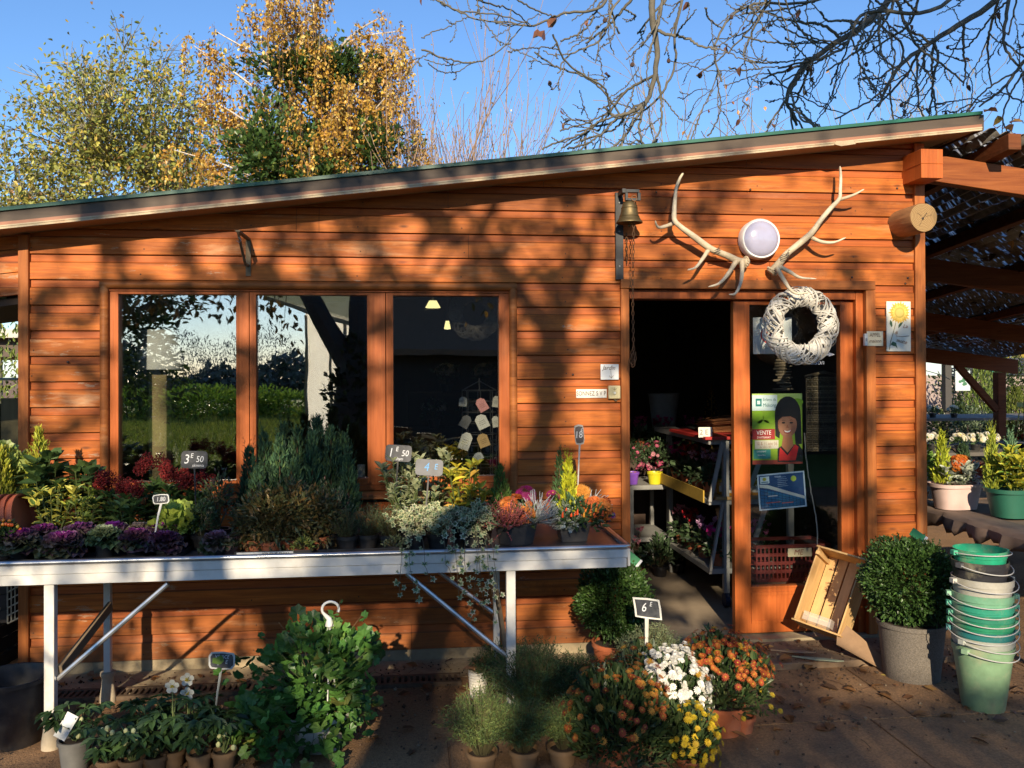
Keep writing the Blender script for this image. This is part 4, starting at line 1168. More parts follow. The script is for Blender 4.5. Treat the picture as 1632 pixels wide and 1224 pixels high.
plant('laurel_shrub', 'loose dark laurel shrub in front of the cladding left of the window', 'shrub', TP(135, -.46), (.07, .1), whorl_b(.10, .36, 9, LAUREL, .095, 9, L_W))
plant('golden_euonymus', 'yellow variegated euonymus bush right of the leaning terracotta pots', 'shrub', TP(85, -.62), (.06, .08), varieg_whorl_b(.11, .27, 18, [((.50, .46, .08), 1)], [((.10, .17, .04), 1)], .055, 9))
plant('golden_euonymus', 'low yellow green euonymus between the laurel and the red skimmia', 'shrub', TP(135, -.60), (.06, .08), whorl_b(.10, .24, 16, YGR, .05, 10))
SK_L, SK_R = [((.05, .10, .03), 2), ((.08, .15, .04), 2), ((.12, .18, .05), 1)], [((.19, .016, .016), 3), ((.27, .026, .022), 2), ((.12, .012, .012), 2)]
def skimmia(label, px, Y, h, nh, rad):
    t = plant('red_skimmia', label, 'shrub', TP(px, Y), (.055, .08), whorl_b(rad, h*.72, 12, SK_L, .075, 9), 'red budded skimmia plants on the table')
    mb = MB()
    for i in range(nh):
        a = rng.uniform(0, 6.28); q = math.sqrt(rng.random())*rad*.95
        c_ = np.array([q*math.cos(a), q*math.sin(a), .08+h*rng.uniform(.72, .95)]); n = 150
        d_ = rdir(n); u = rng.random(n)**.4
        pos = c_+d_*np.array([.034, .034, .045])*u[:, None]*np.where(d_[:, 2:] > 0, [1., 1., 1.15], [1, 1, .8])
        mb.stamp(*BALL, pos, frames(d_), rng.uniform(.003, .0055, n), pick(SK_R, n, .25))
    mb.build('flower_buds', PETAL, t, smooth=False)
skimmia('dark red skimmia furthest left beside the window frame', 172, -.52, .27, 6, .075)
skimmia('red skimmia with low panicles under the window corner', 206, -.60, .25, 6, .075)
skimmia('tallest red skimmia with upright panicles before the left pane', 238, -.46, .38, 5, .06)
skimmia('red skimmia with one big panicle left of the 3E50 slate', 266, -.52, .35, 5, .065)
skimmia('red skimmia directly below the 3E50 slate', 296, -.50, .30, 6, .075)
skimmia('shaded red skimmia right of the 3E50 slate stake', 322, -.52, .28, 4, .06)
plant('lime_heuchera', 'bright lime green leafy plant right of the small price tag', 'plant', TP(282, -.70), (.05, .07), bush_b(.075, .14, 170, [((.34, .42, .07), 2), ((.22, .32, .06), 1)], .05, L_GER))
plant('hebe_shrub', 'small leaved grey green shrub left of the blue conifers', 'shrub', TP(348, -.62), (.06, .08), bush_b(.085, .30, 620, [((.07, .11, .045), 3), ((.16, .17, .05), 1), ((.10, .07, .06), 1)], .022, L_S, ns=22))
plant('hebe_shrub', 'tiny leaved dark shrub behind the small pink cabbage', 'shrub', TP(322, -.72), (.05, .07), bush_b(.07, .17, 420, [((.05, .09, .035), 3), ((.09, .13, .05), 1)], .02, L_S, ns=16))
BLUE = [((.05, .11, .055), 3), ((.07, .14, .06), 2), ((.03, .065, .035), 2), ((.10, .16, .05), 1)]
conif = [(398, -.50, .40), (422, -.42, .47), (446, -.52, .46), (452, -.38, .52), (474, -.44, .50), (498, -.52, .48), (505, -.38, .55), (528, -.46, .50), (548, -.40, .46), (556, -.56, .36), (412, -.60, .30), (470, -.60, .34)]
ord_ = ['leftmost, low, before the mullion', 'tall, left of centre', 'front row, left half', 'tall, back row, left half', 'in the middle of the block', 'front row, right half', 'tallest, with brown tips', 'tall, right half', 'back row at the right end', 'shortest, at the right front', 'low, in the left front behind the coppery shrub', 'low, in the front middle behind the coppery shrubs']
for (px, Y, h), wd in zip(conif, ord_):
    plant('blue_conifer', 'blue green columnar dwarf conifer, '+wd, 'conifer', TP(px, Y), (.05, .08), conifer_b(h, .068, 900, BLUE, .05, .6), 'blue green conifers in front of the window', m=NEEDLE)
COP = [((.13, .10, .035), 3), ((.10, .11, .04), 2), ((.20, .12, .04), 1), ((.07, .08, .03), 1), ((.26, .17, .05), .4)]
for px, Y, rad, h, wd in ((405, -.82, .075, .22, 'leftmost, in front of the conifers'), (432, -.86, .085, .27, 'second from the left, with yellowing leaves'), (468, -.84, .095, .30, 'tallest, in the middle over the white strip'), (506, -.78, .085, .25, 'darkest, right of the middle')):
    plant('abelia_shrub', 'coppery small leaved shrub in a terracotta pot, '+wd, 'shrub', TP(px, Y), (.055, .06), bush_b(rad+.035, h, 1050, COP, .027, L_T, ns=30, inner=.25, zc=.42, upb=.2, zmin=-.95), 'coppery shrubs in terracotta pots', pm=TERRA)
plant('trailing_plant', 'low yellow edged trailing plant at the foot of the coppery shrubs', 'plant', TP(482, -.93), (.035, .03), bush_b(.05, .06, 130, [((.28, .30, .06), 2), ((.10, .15, .04), 1)], .02), pm=TERRA)
plant('wiry_shrub', 'wiry pale stemmed shrub leaning right beside the coppery shrubs', 'shrub', TP(530, -.74), (.05, .07), bush_b(.10, .26, 330, [((.10, .13, .06), 2), ((.17, .18, .09), 1), ((.2, .09, .06), .5)], .02, L_S, ns=34, scol=(.22, .22, .10)))
HEA = [((.06, .09, .035), 3), ((.09, .13, .05), 2), ((.13, .15, .06), 1)]
def heath_b(rad, h, n, pal, tips=None):
    def b(mb, z):
        for i in range(n):
            d = unit(np.array([rng.normal(0, .42), rng.normal(0, .42), 1.])); L_ = h*rng.uniform(.6, 1.05)*(.75+.25*d[2]); k = 12
            p0 = np.array([d[0]*rad*.4, d[1]*rad*.4, z]); u = np.linspace(.15, 1, k)
            pos = p0+d*L_*u[:, None]+np.array([0, 0, 1])*0
            c_ = pick(pal, k, .2)
            if tips is not None: c_[k//2:] = pick(tips, k-k//2, .2)
            mb.stamp(*L_N, pos, frames(np.tile(d, (k, 1))+rng.normal(0, .6, (k, 3)), roll=3), rng.uniform(.010, .02, k), c_)
            mb.tube([p0, p0+d*L_], [.0012, .0006], 3, (.08, .06, .03), False)
    return b
for px, Y, wd in ((553, -.84, 'leftmost behind the ribbed tray'), (586, -.82, 'in the middle, below the orange squash'), (622, -.84, 'rightmost, beside the thyme slate stake'), (602, -.68, 'in the back row')):
    plant('thyme_plant', 'dark needle leaved thyme in a black pot, '+wd, 'herb', TP(px, Y), (.05, .07), heath_b(.07, .15, 85, HEA), 'thyme pots on the table', m=NEEDLE)
def squash(label, px, Y, r, z):
    c = TP(px, Y); t = thing('small_squash', label, 'squash', (c[0], Y, z), rng.uniform(0, 6))
    m = MB((.55, .19, .03)); th = np.linspace(.02, 3.12, 12); n = 32; a = np.arange(n)/n*6.2832
    rr = (np.sin(th)*r)[:, None]*(1+.07*np.abs(np.cos(a*5))[None]); v = np.stack([rr*np.cos(a), rr*np.sin(a), np.broadcast_to((r*.72+r*.72*np.cos(th)-.12*r*np.exp(-th*th*6))[:, None], rr.shape)], -1)
    f = [(i*n+j, i*n+(j+1) % n, (i+1)*n+(j+1) % n, (i+1)*n+j) for i in range(11) for j in range(n)]
    m.add(v.reshape(-1, 3), f); m.build('flesh', PAINT, t)
    m = MB((.25, .2, .08)); m.tube([(0, 0, r*1.3), (0, 0, r*1.6), (.006, 0, r*1.8)], [.006, .004, .005], 6); m.build('stalk', MATTE, t)
def stand_in_pot(label, px, Y, h):
    pass
squash('orange mini squash resting among the thyme plants', 592, -.70, .040, TZ+.075)
squash('smaller orange mini squash behind, half hidden by the thyme', 573, -.62, .034, TZ+.105)
# ------------------------------------------------------------------ ivy, euonymus, mixed bowls
EDGE, MIDG = [((.42, .44, .25), 2), ((.34, .38, .2), 1)], [((.09, .14, .06), 2), ((.06, .10, .045), 1)]
plant('variegated_euonymus', 'tall white edged euonymus behind the thyme slate', 'shrub', TP(640, -.55), (.07, .09), varieg_whorl_b(.12, .42, 18, EDGE, MIDG, .055, 11), 'white edged euonymus bushes')
plant('variegated_euonymus', 'white edged euonymus under the reflected cards, left of the golden one', 'shrub', TP(692, -.50), (.07, .09), varieg_whorl_b(.10, .40, 14, EDGE, MIDG, .055, 10), 'white edged euonymus bushes')
plant('variegated_euonymus', 'lower white edged euonymus behind the left ivy', 'shrub', TP(660, -.70), (.06, .08), varieg_whorl_b(.11, .28, 15, EDGE, MIDG, .05, 10), 'white edged euonymus bushes')
GOLD = [((.50, .42, .04), 3), ((.38, .38, .05), 2), ((.20, .26, .04), 1), ((.5, .3, .05), .4)]
plant('golden_privet', 'golden yellow leafy shrub between the ivy and the first flower bowl', 'shrub', TP(738, -.56), (.07, .09), whorl_b(.10, .38, 14, GOLD, .075, 10), 'golden shrubs on the table')
plant('golden_privet', 'lower golden shrub with orange tinted tips next to the green cone conifer', 'shrub', TP(768, -.66), (.06, .08), whorl_b(.08, .27, 11, GOLD, .065, 9), 'golden shrubs on the table')
IVP = [((.50, .50, .30), 3), ((.40, .43, .24), 2), ((.56, .53, .38), 1)]
def ivy_pot(label, px, Y, rad, h, nv, drops):
    c = TP(px, Y); t = thing('variegated_ivy', label, 'ivy', c, 0, 'variegated ivy pots on the table')
    add_pot(t, .055, .075)
    mb = MB()
    for i in range(nv):
        a = rng.uniform(0, 6.2832); q = rng.uniform(.4, 1.1)*rad; hz = .075+h*rng.uniform(.35, 1.)*(1-.35*q/rad)
        e = np.array([q*math.cos(a), q*math.sin(a), max(.02, hz-.04*rng.random())])
        ivy_vine(mb, [(0, 0, .07), (e[0]*.4, e[1]*.4, .07+h*.5), (e[0]*.8, e[1]*.8, hz), e], .026, IVP, .013, hang=False)
    for dx, dz, sw in drops:
        y0 = TF-Y-.03
        ivy_vine(mb, [(0, 0, .07), (dx*.5, y0*.6, .11), (dx*.9, y0+.01, .05), (dx, y0-.02, -.03), (dx+sw*.5, y0-.025, dz*.5), (dx+sw, y0-.02, dz)], .030, IVP, .034)
    mb.build('vines', LEAF, t, smooth=False)
ivy_pot('variegated ivy at the left, its vines hanging straight down over the apron', 660, -.84, .15, .17, 64, ((-.06, -.17, -.01), (-.02, -.22, .03), (.05, -.12, .02)))
ivy_pot('variegated ivy in the middle around the 4E slate stake', 698, -.86, .15, .17, 66, ((.03, -.10, .03), (.08, -.18, .01)))
ivy_pot('variegated ivy at the right, with the longest trails beside the table leg', 752, -.84, .15, .16, 66, ((-.05, -.16, .02), (.02, -.26, .02), (.06, -.30, .03), (.09, -.20, .02), (.01, -.32, -.03)))
plant('creeping_plant', 'grey green creeping plant in front of the thyme pots', 'plant', TP(628, -.93), (.035, .035), bush_b(.06, .05, 90, [((.14, .17, .08), 1)], .02, ns=20))
ORMUM = [((.58, .15, .03), 3), ((.62, .22, .05), 2), ((.45, .10, .03), 1)]
def mixed_bowl(label, px, Y, r, h, square):
    c = TP(px, Y); t = thing('planted_bowl', label, 'planter', c, 0, 'mixed autumn planters on the table')
    m = MB((.05, .05, .055))
    n = 4 if square else 8; q = R(45 if square else 22.5)
    a = np.arange(n)/n*6.2832+q; V_ = []
    for rr, z in ((r*.78, 0), (r*.98, h*.93), (r*1.04, h*.93), (r*1.04, h), (r*.95, h), (r*.93, h-.02)): V_ += [(rr*math.cos(x), rr*math.sin(x), z) for x in a]
    f = [(i*n+j, i*n+(j+1) % n, (i+1)*n+(j+1) % n, (i+1)*n+j) for i in range(5) for j in range(n)]+[tuple(range(n-1, -1, -1)), tuple(range(5*n, 6*n))]
    m.add(V_, f); bevel(m.build('bowl', PLASTIC_POT, t, smooth=False), .004)
    return t, h
DUSTY = [((.36, .40, .38), 2), ((.28, .33, .30), 1)]
def dusty(mb, c, r, n):
    d = rdir(n); d[:, 2] = abs(d[:, 2])*.8+.1; d = unit(d)
    for q in d:
        L_ = r*rng.uniform(.7, 1.1); k = 7; u = np.linspace(.2, 1, k); pos = np.asarray(c)+q*L_*u[:, None]
        sd = unit(np.cross(q, rng.normal(size=3)))
        dd = np.concatenate([sd+q*.7, -sd+q*.7]).reshape(2, 3)
        P2 = np.repeat(pos, 2, 0); D2 = np.tile(dd, (k, 1))
        mb.stamp(*leaf_s(.4, .05), P2, frames(D2, roll=.2), r*.24*np.repeat(1.1-.4*u, 2), pick(DUSTY, 2*k, .08))
        mb.tube([c, np.asarray(c)+q*L_], .0015, 3, (.32, .35, .3), False)
def calo(mb, c, r, n, col=((.42, .45, .46))):
    d = rdir(n); d[:, 2] = abs(d[:, 2]); d = unit(d+[0, -.1, .2])
    for q in d: 
        e = np.asarray(c)+q*r*rng.uniform(.7, 1.1); mid = np.asarray(c)*.4+e*.6+rng.normal(0, .008, 3)
        mb.tube([c, mid, e], [.0022, .002, .0012], 3, np.array(col)*rng.uniform(.6, 1.1), False)
def spikes(mb, c, d0, r, n, col, w=.005):
    d = unit(np.asarray(d0)+rng.normal(0, .45, (n, 3)))
    for q in d:
        k = 16; u = np.linspace(.35, 1, k)[:, None]*r*rng.uniform(.75, 1.1); pos = np.asarray(c)+q*u+rng.normal(0, .002, (k, 3))
        mb.stamp(*BALL, pos, frames(rdir(k)), rng.uniform(w*.5, w*.9, k), pick([(col, 1)], k, .2))
        mb.tube([c, np.asarray(c)+q*r], .001, 3, (.12, .12, .05), False)
def mum_patch(mb, c, rad, n, size, pal, ctr=(.55, .30, .05), T=POMPON, face=(0, -.8, .6)):
    d = rdir(n*3); d = d[(d@unit(np.array(face))) > .1][:n]
    pos = np.asarray(c)+d*np.asarray(rad)
    flowers(mb, pos, d+np.array([0, -.25, .15]), size*rng.uniform(.75, 1.15, len(pos)), pal, ctr, T)
t, h = mixed_bowl('dark square planter with orange mums, red heather, silver wire plant and a green cone conifer', 822, -.78, .115, .11, False)
mb = MB(); conifer_b(.27, .06, 700, [((.07, .14, .03), 2), ((.12, .20, .04), 1)], .04)(mb, 0); mb.xf(np.array(Matrix.Translation((-.07, .06, h)))); mb.build('cone_conifer', NEEDLE, t, smooth=False)
mb = MB(); mum_patch(mb, (-.005, -.03, h+.05), (.085, .07, .075), 34, .026, ORMUM); mb.build('orange_mums', PETAL, t, smooth=False)
mb = MB(); spikes(mb, (-.06, -.07, h-.02), (-.1, -.5, .75), .16, 60, (.40, .10, .10)); spikes(mb, (-.03, -.09, h-.02), (.2, -.5, .8), .14, 40, (.36, .09, .09)); mb.build('red_heather', PETAL, t, smooth=False)
mb = MB(); calo(mb, (.095, -.02, h-.01), .16, 130); mb.build('silver_wire_plant', MATTE, t, smooth=False)
mb = MB(); mum_patch(mb, (.06, .06, h+.12), (.045, .04, .04), 16, .024, [((.36, .015, .16), 1), ((.28, .02, .12), 1)], (.3, .02, .1), DAISY2); mb.build('magenta_blooms', PETAL, t, smooth=False)
mb = MB(); dome(mb, (0, 0, h+.01), (.11, .10, .09), 260, [((.05, .09, .03), 2), ((.09, .13, .04), 1)], .035, inner=.4); mb.build('foliage', LEAF, t, smooth=False)
t, h = mixed_bowl('dark square planter with a yellow conifer, dusty miller, orange mums and ornamental peppers', 912, -.74, .115, .10, True)
mb = MB(); conifer_b(.34, .04, 500, [((.05, .10, .03), 2), ((.08, .14, .05), 1)], .04)(mb, 0); mb.xf(np.array(Matrix.Translation((-.055, .06, h)))); mb.build('green_conifer', NEEDLE, t, smooth=False)
mb = MB(); conifer_b(.30, .06, 800, [((.42, .42, .02), 2), ((.34, .38, .03), 1)], .045, .9)(mb, 0); mb.xf(np.array(Matrix.Translation((-.015, .03, h)))); mb.build('yellow_conifer', NEEDLE, t, smooth=False)
mb = MB(); dusty(mb, (-.085, -.03, h-.01), .13, 26); dusty(mb, (-.04, -.09, h-.03), .10, 16); mb.build('dusty_miller', LEAF, t, smooth=False)
mb = MB(); mum_patch(mb, (.12, -.01, h+.05), (.075, .06, .055), 26, .034, ORMUM); mum_patch(mb, (.065, .05, h+.14), (.035, .03, .03), 8, .030, [((.6, .25, .04), 1)], T=DAISY2); mb.build('orange_mums', PETAL, t, smooth=False)
mb = MB(); calo(mb, (.11, .06, h+.05), .12, 50); mb.build('silver_wire_plant', MATTE, t, smooth=False)
mb = MB(); dome(mb, (.04, -.04, h+.0), (.13, .11, .10), 420, [((.04, .08, .03), 2), ((.08, .12, .045), 1)], .04, inner=.35); mb.build('foliage', LEAF, t, smooth=False)
mb = MB()
for q in rng.normal(0, 1, (12, 3))*[.05, .012, .015]+[.03, -.115, h+.045]:
    L_ = rng.uniform(.018, .032); mb.tube([q, q+[0, -.002, L_*.5], q+[.002, -.003, L_]], [.006, .005, .0005], 7, [(.65, .16, .02), (.6, .25, .03), (.55, .07, .02)][rng.integers(3)])
mb.build('peppers', mat('pepper', vcol=True, rough=.25, var=.05, spec=.6), t)
mb = MB(); mum_patch(mb, (-.10, .0, h+.12), (.03, .03, .03), 6, .018, [((.4, .02, .15), 1)], T=DAISY2); mum_patch(mb, (.19, -.03, h+.02), (.02, .02, .02), 5, .02, [((.12, .03, .35), 1)], T=DAISY2); mb.build('small_blooms', PETAL, t, smooth=False)

# ------------------------------------------------------------------ price signs
SLATE = mat('slate', vcol=True, rough=.55, var=.25, scale=14, dirt=(.16, .16, .17, .5), dscale=9)
def price(label, cat, px0, py0, px1, py1, Y, shape, lines, foot, stake, tilt=0., yawr=0., edge=None, col=(.025, .028, .035), yf=None, lean=0., pitchr=0.):
    """foot: picture point where the stake goes in, at depth yf"""
    a, b = P(px0, py0, Y), P(px1, py1, Y); c = (a+b)/2; w_, h_ = b[0]-a[0], a[2]-b[2]
    yf = Y if yf is None else yf
    ft = P(*foot, yf)
    t = thing('price_sign', label, 'price sign', ft, 0, 'chalk price signs')
    lc = c-ft; rot = Matrix.Rotation(R(yawr), 4, 'Z') @ Matrix.Rotation(R(pitchr), 4, 'X') @ Matrix.Rotation(R(tilt), 4, 'Y')
    M = Matrix.Translation(lc) @ rot
    def outline(sx, sz):
        if shape == 'round':
            k = 7; o_ = []
            for cx, cz, a0 in ((1, 1, 0), (-1, 1, 90), (-1, -1, 180), (1, -1, 270)):
                for i in range(k):
                    q = R(a0+90*i/(k-1)); rd = .22*min(w_, h_); o_.append((cx*(sx/2-rd)+rd*math.cos(q), cz*(sz/2-rd)+rd*math.sin(q)))
            return o_
        if shape == 'barrel': return [(sx*.42, sz*.46), (0, sz*.52), (-sx*.42, sz*.46), (-sx*.5, sz*.25), (-sx*.47, -sz*.3), (-sx*.40, -sz*.46), (0, -sz*.5), (sx*.40, -sz*.46), (sx*.5, -sz*.25), (sx*.48, sz*.3)][::-1]
        return [(sx*.38, sz*.40), (0, sz*.47), (-sx*.5, sz*.5), (-sx*.42, sz*.0), (-sx*.38, -sz*.36), (0, -sz*.44), (sx*.5, -sz*.5), (sx*.45, 0.)][::-1]
    if edge:
        m = MB(edge); m.prism(outline(w_, h_), -.002, .002); m.xf(M); outward(m.build('border', PAINT, t, smooth=False)); k = .86
    else: k = 1.
    m = MB(col); m.prism(outline(w_*k-(0 if not edge else .0), h_*(k-.03 if edge else k)), -.0035, .0015); m.xf(M); outward(m.build('slate', SLATE, t, smooth=False))
    m = MB(stake[0]); top = np.array(M @ Vector((0, .004, -h_*.42))); m.tube([(0, 0, -.03), top*.5, top], [stake[1]*.8, stake[1], stake[1]*1.2], 6); m.build('stake', PAINT, t)
    for tx, s_, x, z, cc in lines:
        o = lettering('lettering', tx, s_*h_, cc, t, (0, 0, 0), shear=.15, ext=.0002)
        o.matrix_local = M @ Matrix.Translation((x*w_, -.0042, z*h_)) @ Matrix.Rotation(R(90), 4, 'X') @ Matrix.Diagonal((.85, 1, 1, 1))
    return t
CH = (.62, .63, .65); GR = (.11, .11, .11); WH = (.66, .66, .62)
price('dark slate marked 3E50 standing among the red skimmia', '', 289, 719, 331, 746, -.60, 'round', [('3', .75, -.30, .0, CH), ('E', .38, -.10, .22, CH), ('50', .5, .2, .02, CH), ('skimmia', .24, .15, -.33, CH)], (313, 835), ((.03, .03, .035), .004), tilt=2, yf=-.60)
price('grey slate marked 1E50 thym behind the left ivy', '', 614, 709.5, 656, 735, -.66, 'round', [('1', .75, -.30, .0, CH), ('E', .40, -.06, .24, CH), ('50', .52, .25, .0, CH), ('thym', .26, .05, -.34, CH)], (629, 812), ((.10, .09, .08), .004), tilt=4, col=(.05, .05, .055))
price('pale washed slate with blue 4E standing in the ivy', '', 662, 732.5, 706, 757.5, -.86, 'round', [('4', .75, -.10, .0, (.12, .32, .60)), ('E', .5, .24, .05, (.14, .35, .62))], (677, 832), ((.14, .13, .12), .004), tilt=4, col=(.10, .10, .11), pitchr=-8)
price('small white framed tag marked 1.80 among the cabbages', '', 243, 788, 270, 803, -.86, 'barrel', [('1.80', .62, 0, 0, CH)], (247, 842), ((.60, .60, .58), .005), tilt=-3, edge=WH)
price('narrow turned tag marked 18E above the second planter', '', 915.5, 677, 931, 709, -.62, 'barrel', [('18', .48, -.1, 0, CH), ('E', .26, .25, .2, CH)], (921, 765), ((.45, .44, .42), .0045), tilt=-4, edge=(.4, .38, .34), col=(.06, .045, .045))

# ================================================================== GROUND
gm = mat('ground_grit', (.27, .15, .07), rough=.95, var=.45, scale=60, bump=.7, bscale=110, dirt=(.12, .07, .04, .75), dscale=1.6)
m = MB(); m.add([(-150, -150, 0), (150, -150, 0), (150, 250, 0), (-150, 250, 0)], [(0, 1, 2, 3)])
setp(m.build('ground', gm, smooth=False), kind='structure')

# ================================================================== GROUND-LEVEL THINGS BEFORE THE SHOP
def sign_and(): pass
# drain grate along the wall
ga, gb = G(66, 1108)[0], G(735, 1088)[0]
t = thing('drain_grate', 'rusty slotted drain grate running along the foot of the wall', 'drain', ((ga+gb)/2, -.37, .002))
m = MB((.10, .065, .04)); L_ = (gb-ga)/2
for y in (-.058, .058): m.box2((-L_, y-.012, 0), (L_, y+.012, .022))
n = int(2*L_/.032)
for i in range(n): m.box2((-L_+.032*i, -.0461, .001), (-L_+.032*i+.016, .0461, .020))
m.build('slotted_grate', mat('rusty_grate', vcol=True, rough=.85, var=.4, scale=30, bump=.4), t)
m = MB((.008, .006, .005)); m.box2((-L_, -.046, -.001), (L_, .046, .0009)); m.build('dark_slot_sheet', MATTE, t)  # near-black sheet under the bars, painting the dark of the drain's depth

HEL = [((.045, .09, .03), 3), ((.07, .13, .04), 2), ((.03, .06, .02), 2)]
def hellebore(label, px, Y, pr_, ph, pm, pcol, nb, bloom=0, tag=False, h=.19):
    c = np.array([P(px, 1200, Y)[0], Y, 0])
    t = thing('hellebore', label, 'plant', c, 0, 'potted christmas roses in the front row')
    add_pot(t, pr_, ph, pm, pcol)
    mb = MB()
    for i in range(15):
        a = rng.uniform(0, 6.28); q = rng.uniform(.4, 1.05)*.11; z = ph+h*rng.uniform(.3, .85); top = np.array([q*math.cos(a), q*math.sin(a), z])
        mb.tube([(0, 0, ph-.02), top*[.5, .5, .8], top], .0025, 4, (.12, .17, .06), False)
        k = 5; az = a+np.linspace(-1.6, 1.6, k); d = np.stack([np.cos(az), np.sin(az), np.full(k, -.15)], 1)
        mb.stamp(*leaf_t(.42), np.tile(top, (k, 1)), frames(d, roll=.25), rng.uniform(.05, .075, k), pick(HEL, k, .15))
    mb.build('foliage', LEAF, t, smooth=False)
    if nb:
        mb = MB()
        for i in range(nb):
            a = rng.uniform(-2.6, -.5); q = rng.uniform(.02, .075); z = ph+h*rng.uniform(.15, .75); e = np.array([q*math.cos(a), q*math.sin(a)-.02, z])
            mb.tube([(0, 0, ph-.02), e*[.6, .6, .9], e], .002, 4, (.30, .36, .14), False)
            mb.ball(e, (.010, .010, .013), col=np.array([.56, .58, .30])*rng.uniform(.75, 1.1), n=8, m=6)
        mb.build('buds', PETAL, t)
    for b in range(bloom):
        mb = MB(); e = np.array([.0, -.01, ph+h*(1.05-.25*b)]); n = 5
        for i in range(5):
            a = 6.283*i/5+.3; u = np.array([math.cos(a), -.25, math.sin(a)])*.85; v = np.array([-math.sin(a), 0, math.cos(a)])*.8
            c0 = e+[0, 0, 0]
            pts = [c0, c0+u*.022+v*.016, c0+u*.034+v*.010, c0+u*.036, c0+u*.034-v*.010, c0+u*.022-v*.016]
            mb.add(pts, [(0, 1, 2, 3), (0, 3, 4, 5)], (.74, .72, .60))
        for i in range(14):
            a = rng.uniform(0, 6.28); q = rng.uniform(0, .011); mb.ball(e+[q*math.cos(a), -.012, q*math.sin(a)], .003, col=(.60, .44, .03), n=5, m=4)
        mb.tube([(0, 0, ph), e*.6+[0, 0, ph*.4], e], .0025, 4, (.25, .3, .12), False)
        mb.build('bloom', PETAL, t, smooth=False)
    if tag:
        m = MB((.55, .55, .53)); M = Matrix.Translation((-.005, -.085, ph+.085)) @ Matrix.Rotation(R(-14), 4, 'X') @ Matrix.Rotation(R(28), 4, 'Y')
        m.box((0, 0, 0), (.052, .002, .105)); m.box((.0, -.0012, .015), (.034, .0005, .035), col=(.62, .66, .66)); m.xf(np.array(M)); m.build('plant_label', PRINT, t)
    return t
BRP = mat('brown_pot', (.20, .12, .06), rough=.7, var=.15)
GRB = mat('grey_bucket', (.20, .19, .17), rough=.6, var=.25, scale=10)
hellebore('hellebore in a grey pot with a pale label, beside the left table leg', 120, -1.22, .068, .135, GRB, BLK, 4, 0, True, .16)
hellebore('hellebore in a brown pot with green buds, next to the grey pot', 174, -1.32, .050, .085, BRP, BLK, 6)
hellebore('hellebore in a brown pot with the biggest bunch of cream buds', 210, -1.33, .050, .085, BRP, BLK, 13)
hellebore('dark leafed hellebore without buds, before the open white flower', 246, -1.30, .050, .080, BRP, BLK, 1)
hellebore('hellebore with the open white flower', 276, -1.25, .050, .080, BRP, BLK, 2, 1, h=.26)
hellebore('hellebore with two half open flowers behind the front row', 300, -1.14, .050, .080, BRP, BLK, 2, 2, h=.25)
hellebore('hellebore in a brown pot in front of the vivace price sign', 318, -1.31, .050, .085, BRP, BLK, 2)
hellebore('hellebore with drooping buds, last in the front row beside the ivy geranium', 357, -1.30, .050, .085, BRP, BLK, 5)
hellebore('leafy hellebore behind the vivace price sign', 352, -1.10, .050, .080, BRP, BLK, 1)
hellebore('leafy hellebore at the back between the grate and the open white flower', 236, -1.10, .050, .080, BRP, BLK, 0)
price('white edged slate reading VIVACE 7E on a grey stake among the hellebores', '', 332, 1040, 375, 1066, -1.15, 'barrel', [('VIVACE', .28, 0, .24, CH), ('7', .48, -.10, -.10, CH), ('E', .32, .18, -.05, CH)], (341, 1140), ((.30, .32, .30), .005), tilt=5, edge=(.5, .5, .48), yf=-1.15)

# hanging basket of ivy geranium
c = np.array([P(508, 1150, -1.10)[0], -1.10, 0])
t = thing('ivy_geranium', 'bushy green ivy geranium in a hanging basket standing on the ground', 'plant', c)
add_pot(t, .15, .16, mat('white_plastic', (.55, .54, .50), rough=.45, var=.1), name='basket')
GER = [((.07, .17, .035), 3), ((.10, .23, .045), 3), ((.045, .11, .025), 2), ((.16, .27, .06), 1), ((.22, .24, .06), .3)]
mb = MB()
tips = np.array([0, 0, .3])+rdir(60)*[.30, .26, .27]
stems(mb, (0, 0, .15), tips, .003, (.14, .19, .07), k=6)
dome(mb, (-.02, 0, .27), (.28, .25, .27), 520, GER, .050, L_GER, inner=.45, upb=.1, roll=.6, zmin=-.95, lump=.5)
dome(mb, (-.10, -.10, .12), (.24, .18, .17), 170, GER, .06, L_GER, inner=.5, upb=0, roll=.5, zmin=-.5)
dome(mb, (.14, -.02, .42), (.13, .12, .10), 75, GER, .05, L_GER, inner=.3, upb=.2)
for e in ((-.24, 0, .50), (.21, .02, .60), (-.12, .03, .54), (.27, -.02, .42), (-.31, -.05, .33), (-.28, -.2, .10), (.30, -.12, .22), (-.18, .02, .56), (.10, .0, .66), (-.36, -.1, .16), (.16, -.26, .05), (-.02, -.3, .03)):
    ivy_vine(mb, [(0, 0, .2), (e[0]*.5, e[1], e[2]*.75), e], .045, GER, .05, hang=False, tmpl=L_GER)
mb.build('foliage', LEAF, t, smooth=False)
m = MB((.62, .62, .60)); hk = P(526, 990, -1.08)-c; k = 1/1367*4.0
arc = [(hk[0]+26*k*.5*math.cos(a)+.002, .02, hk[2]+.055+26*k*.45*math.sin(a)) for a in np.linspace(-.4, 3.6, 18)]
m.tube(arc+[(hk[0]-.004, .02, hk[2]+.01)], [.006]*18+[.012], 8); m.tube([(hk[0]-.003, .02, hk[2]+.016), (hk[0]-.002, .02, hk[2]-.02)], [.010, .022], 10)
for x, y in ((-.10, -.06), (.0, -.12), (.03, -.02)): m.tube([(hk[0]+x*.06, .02+y*.06, hk[2]-.02), (hk[0]+x*.35, .02+y*.5, hk[2]-.12), (hk[0]+x, y, .17)], .003, 5)
m.build('hanger', PAINT, t)

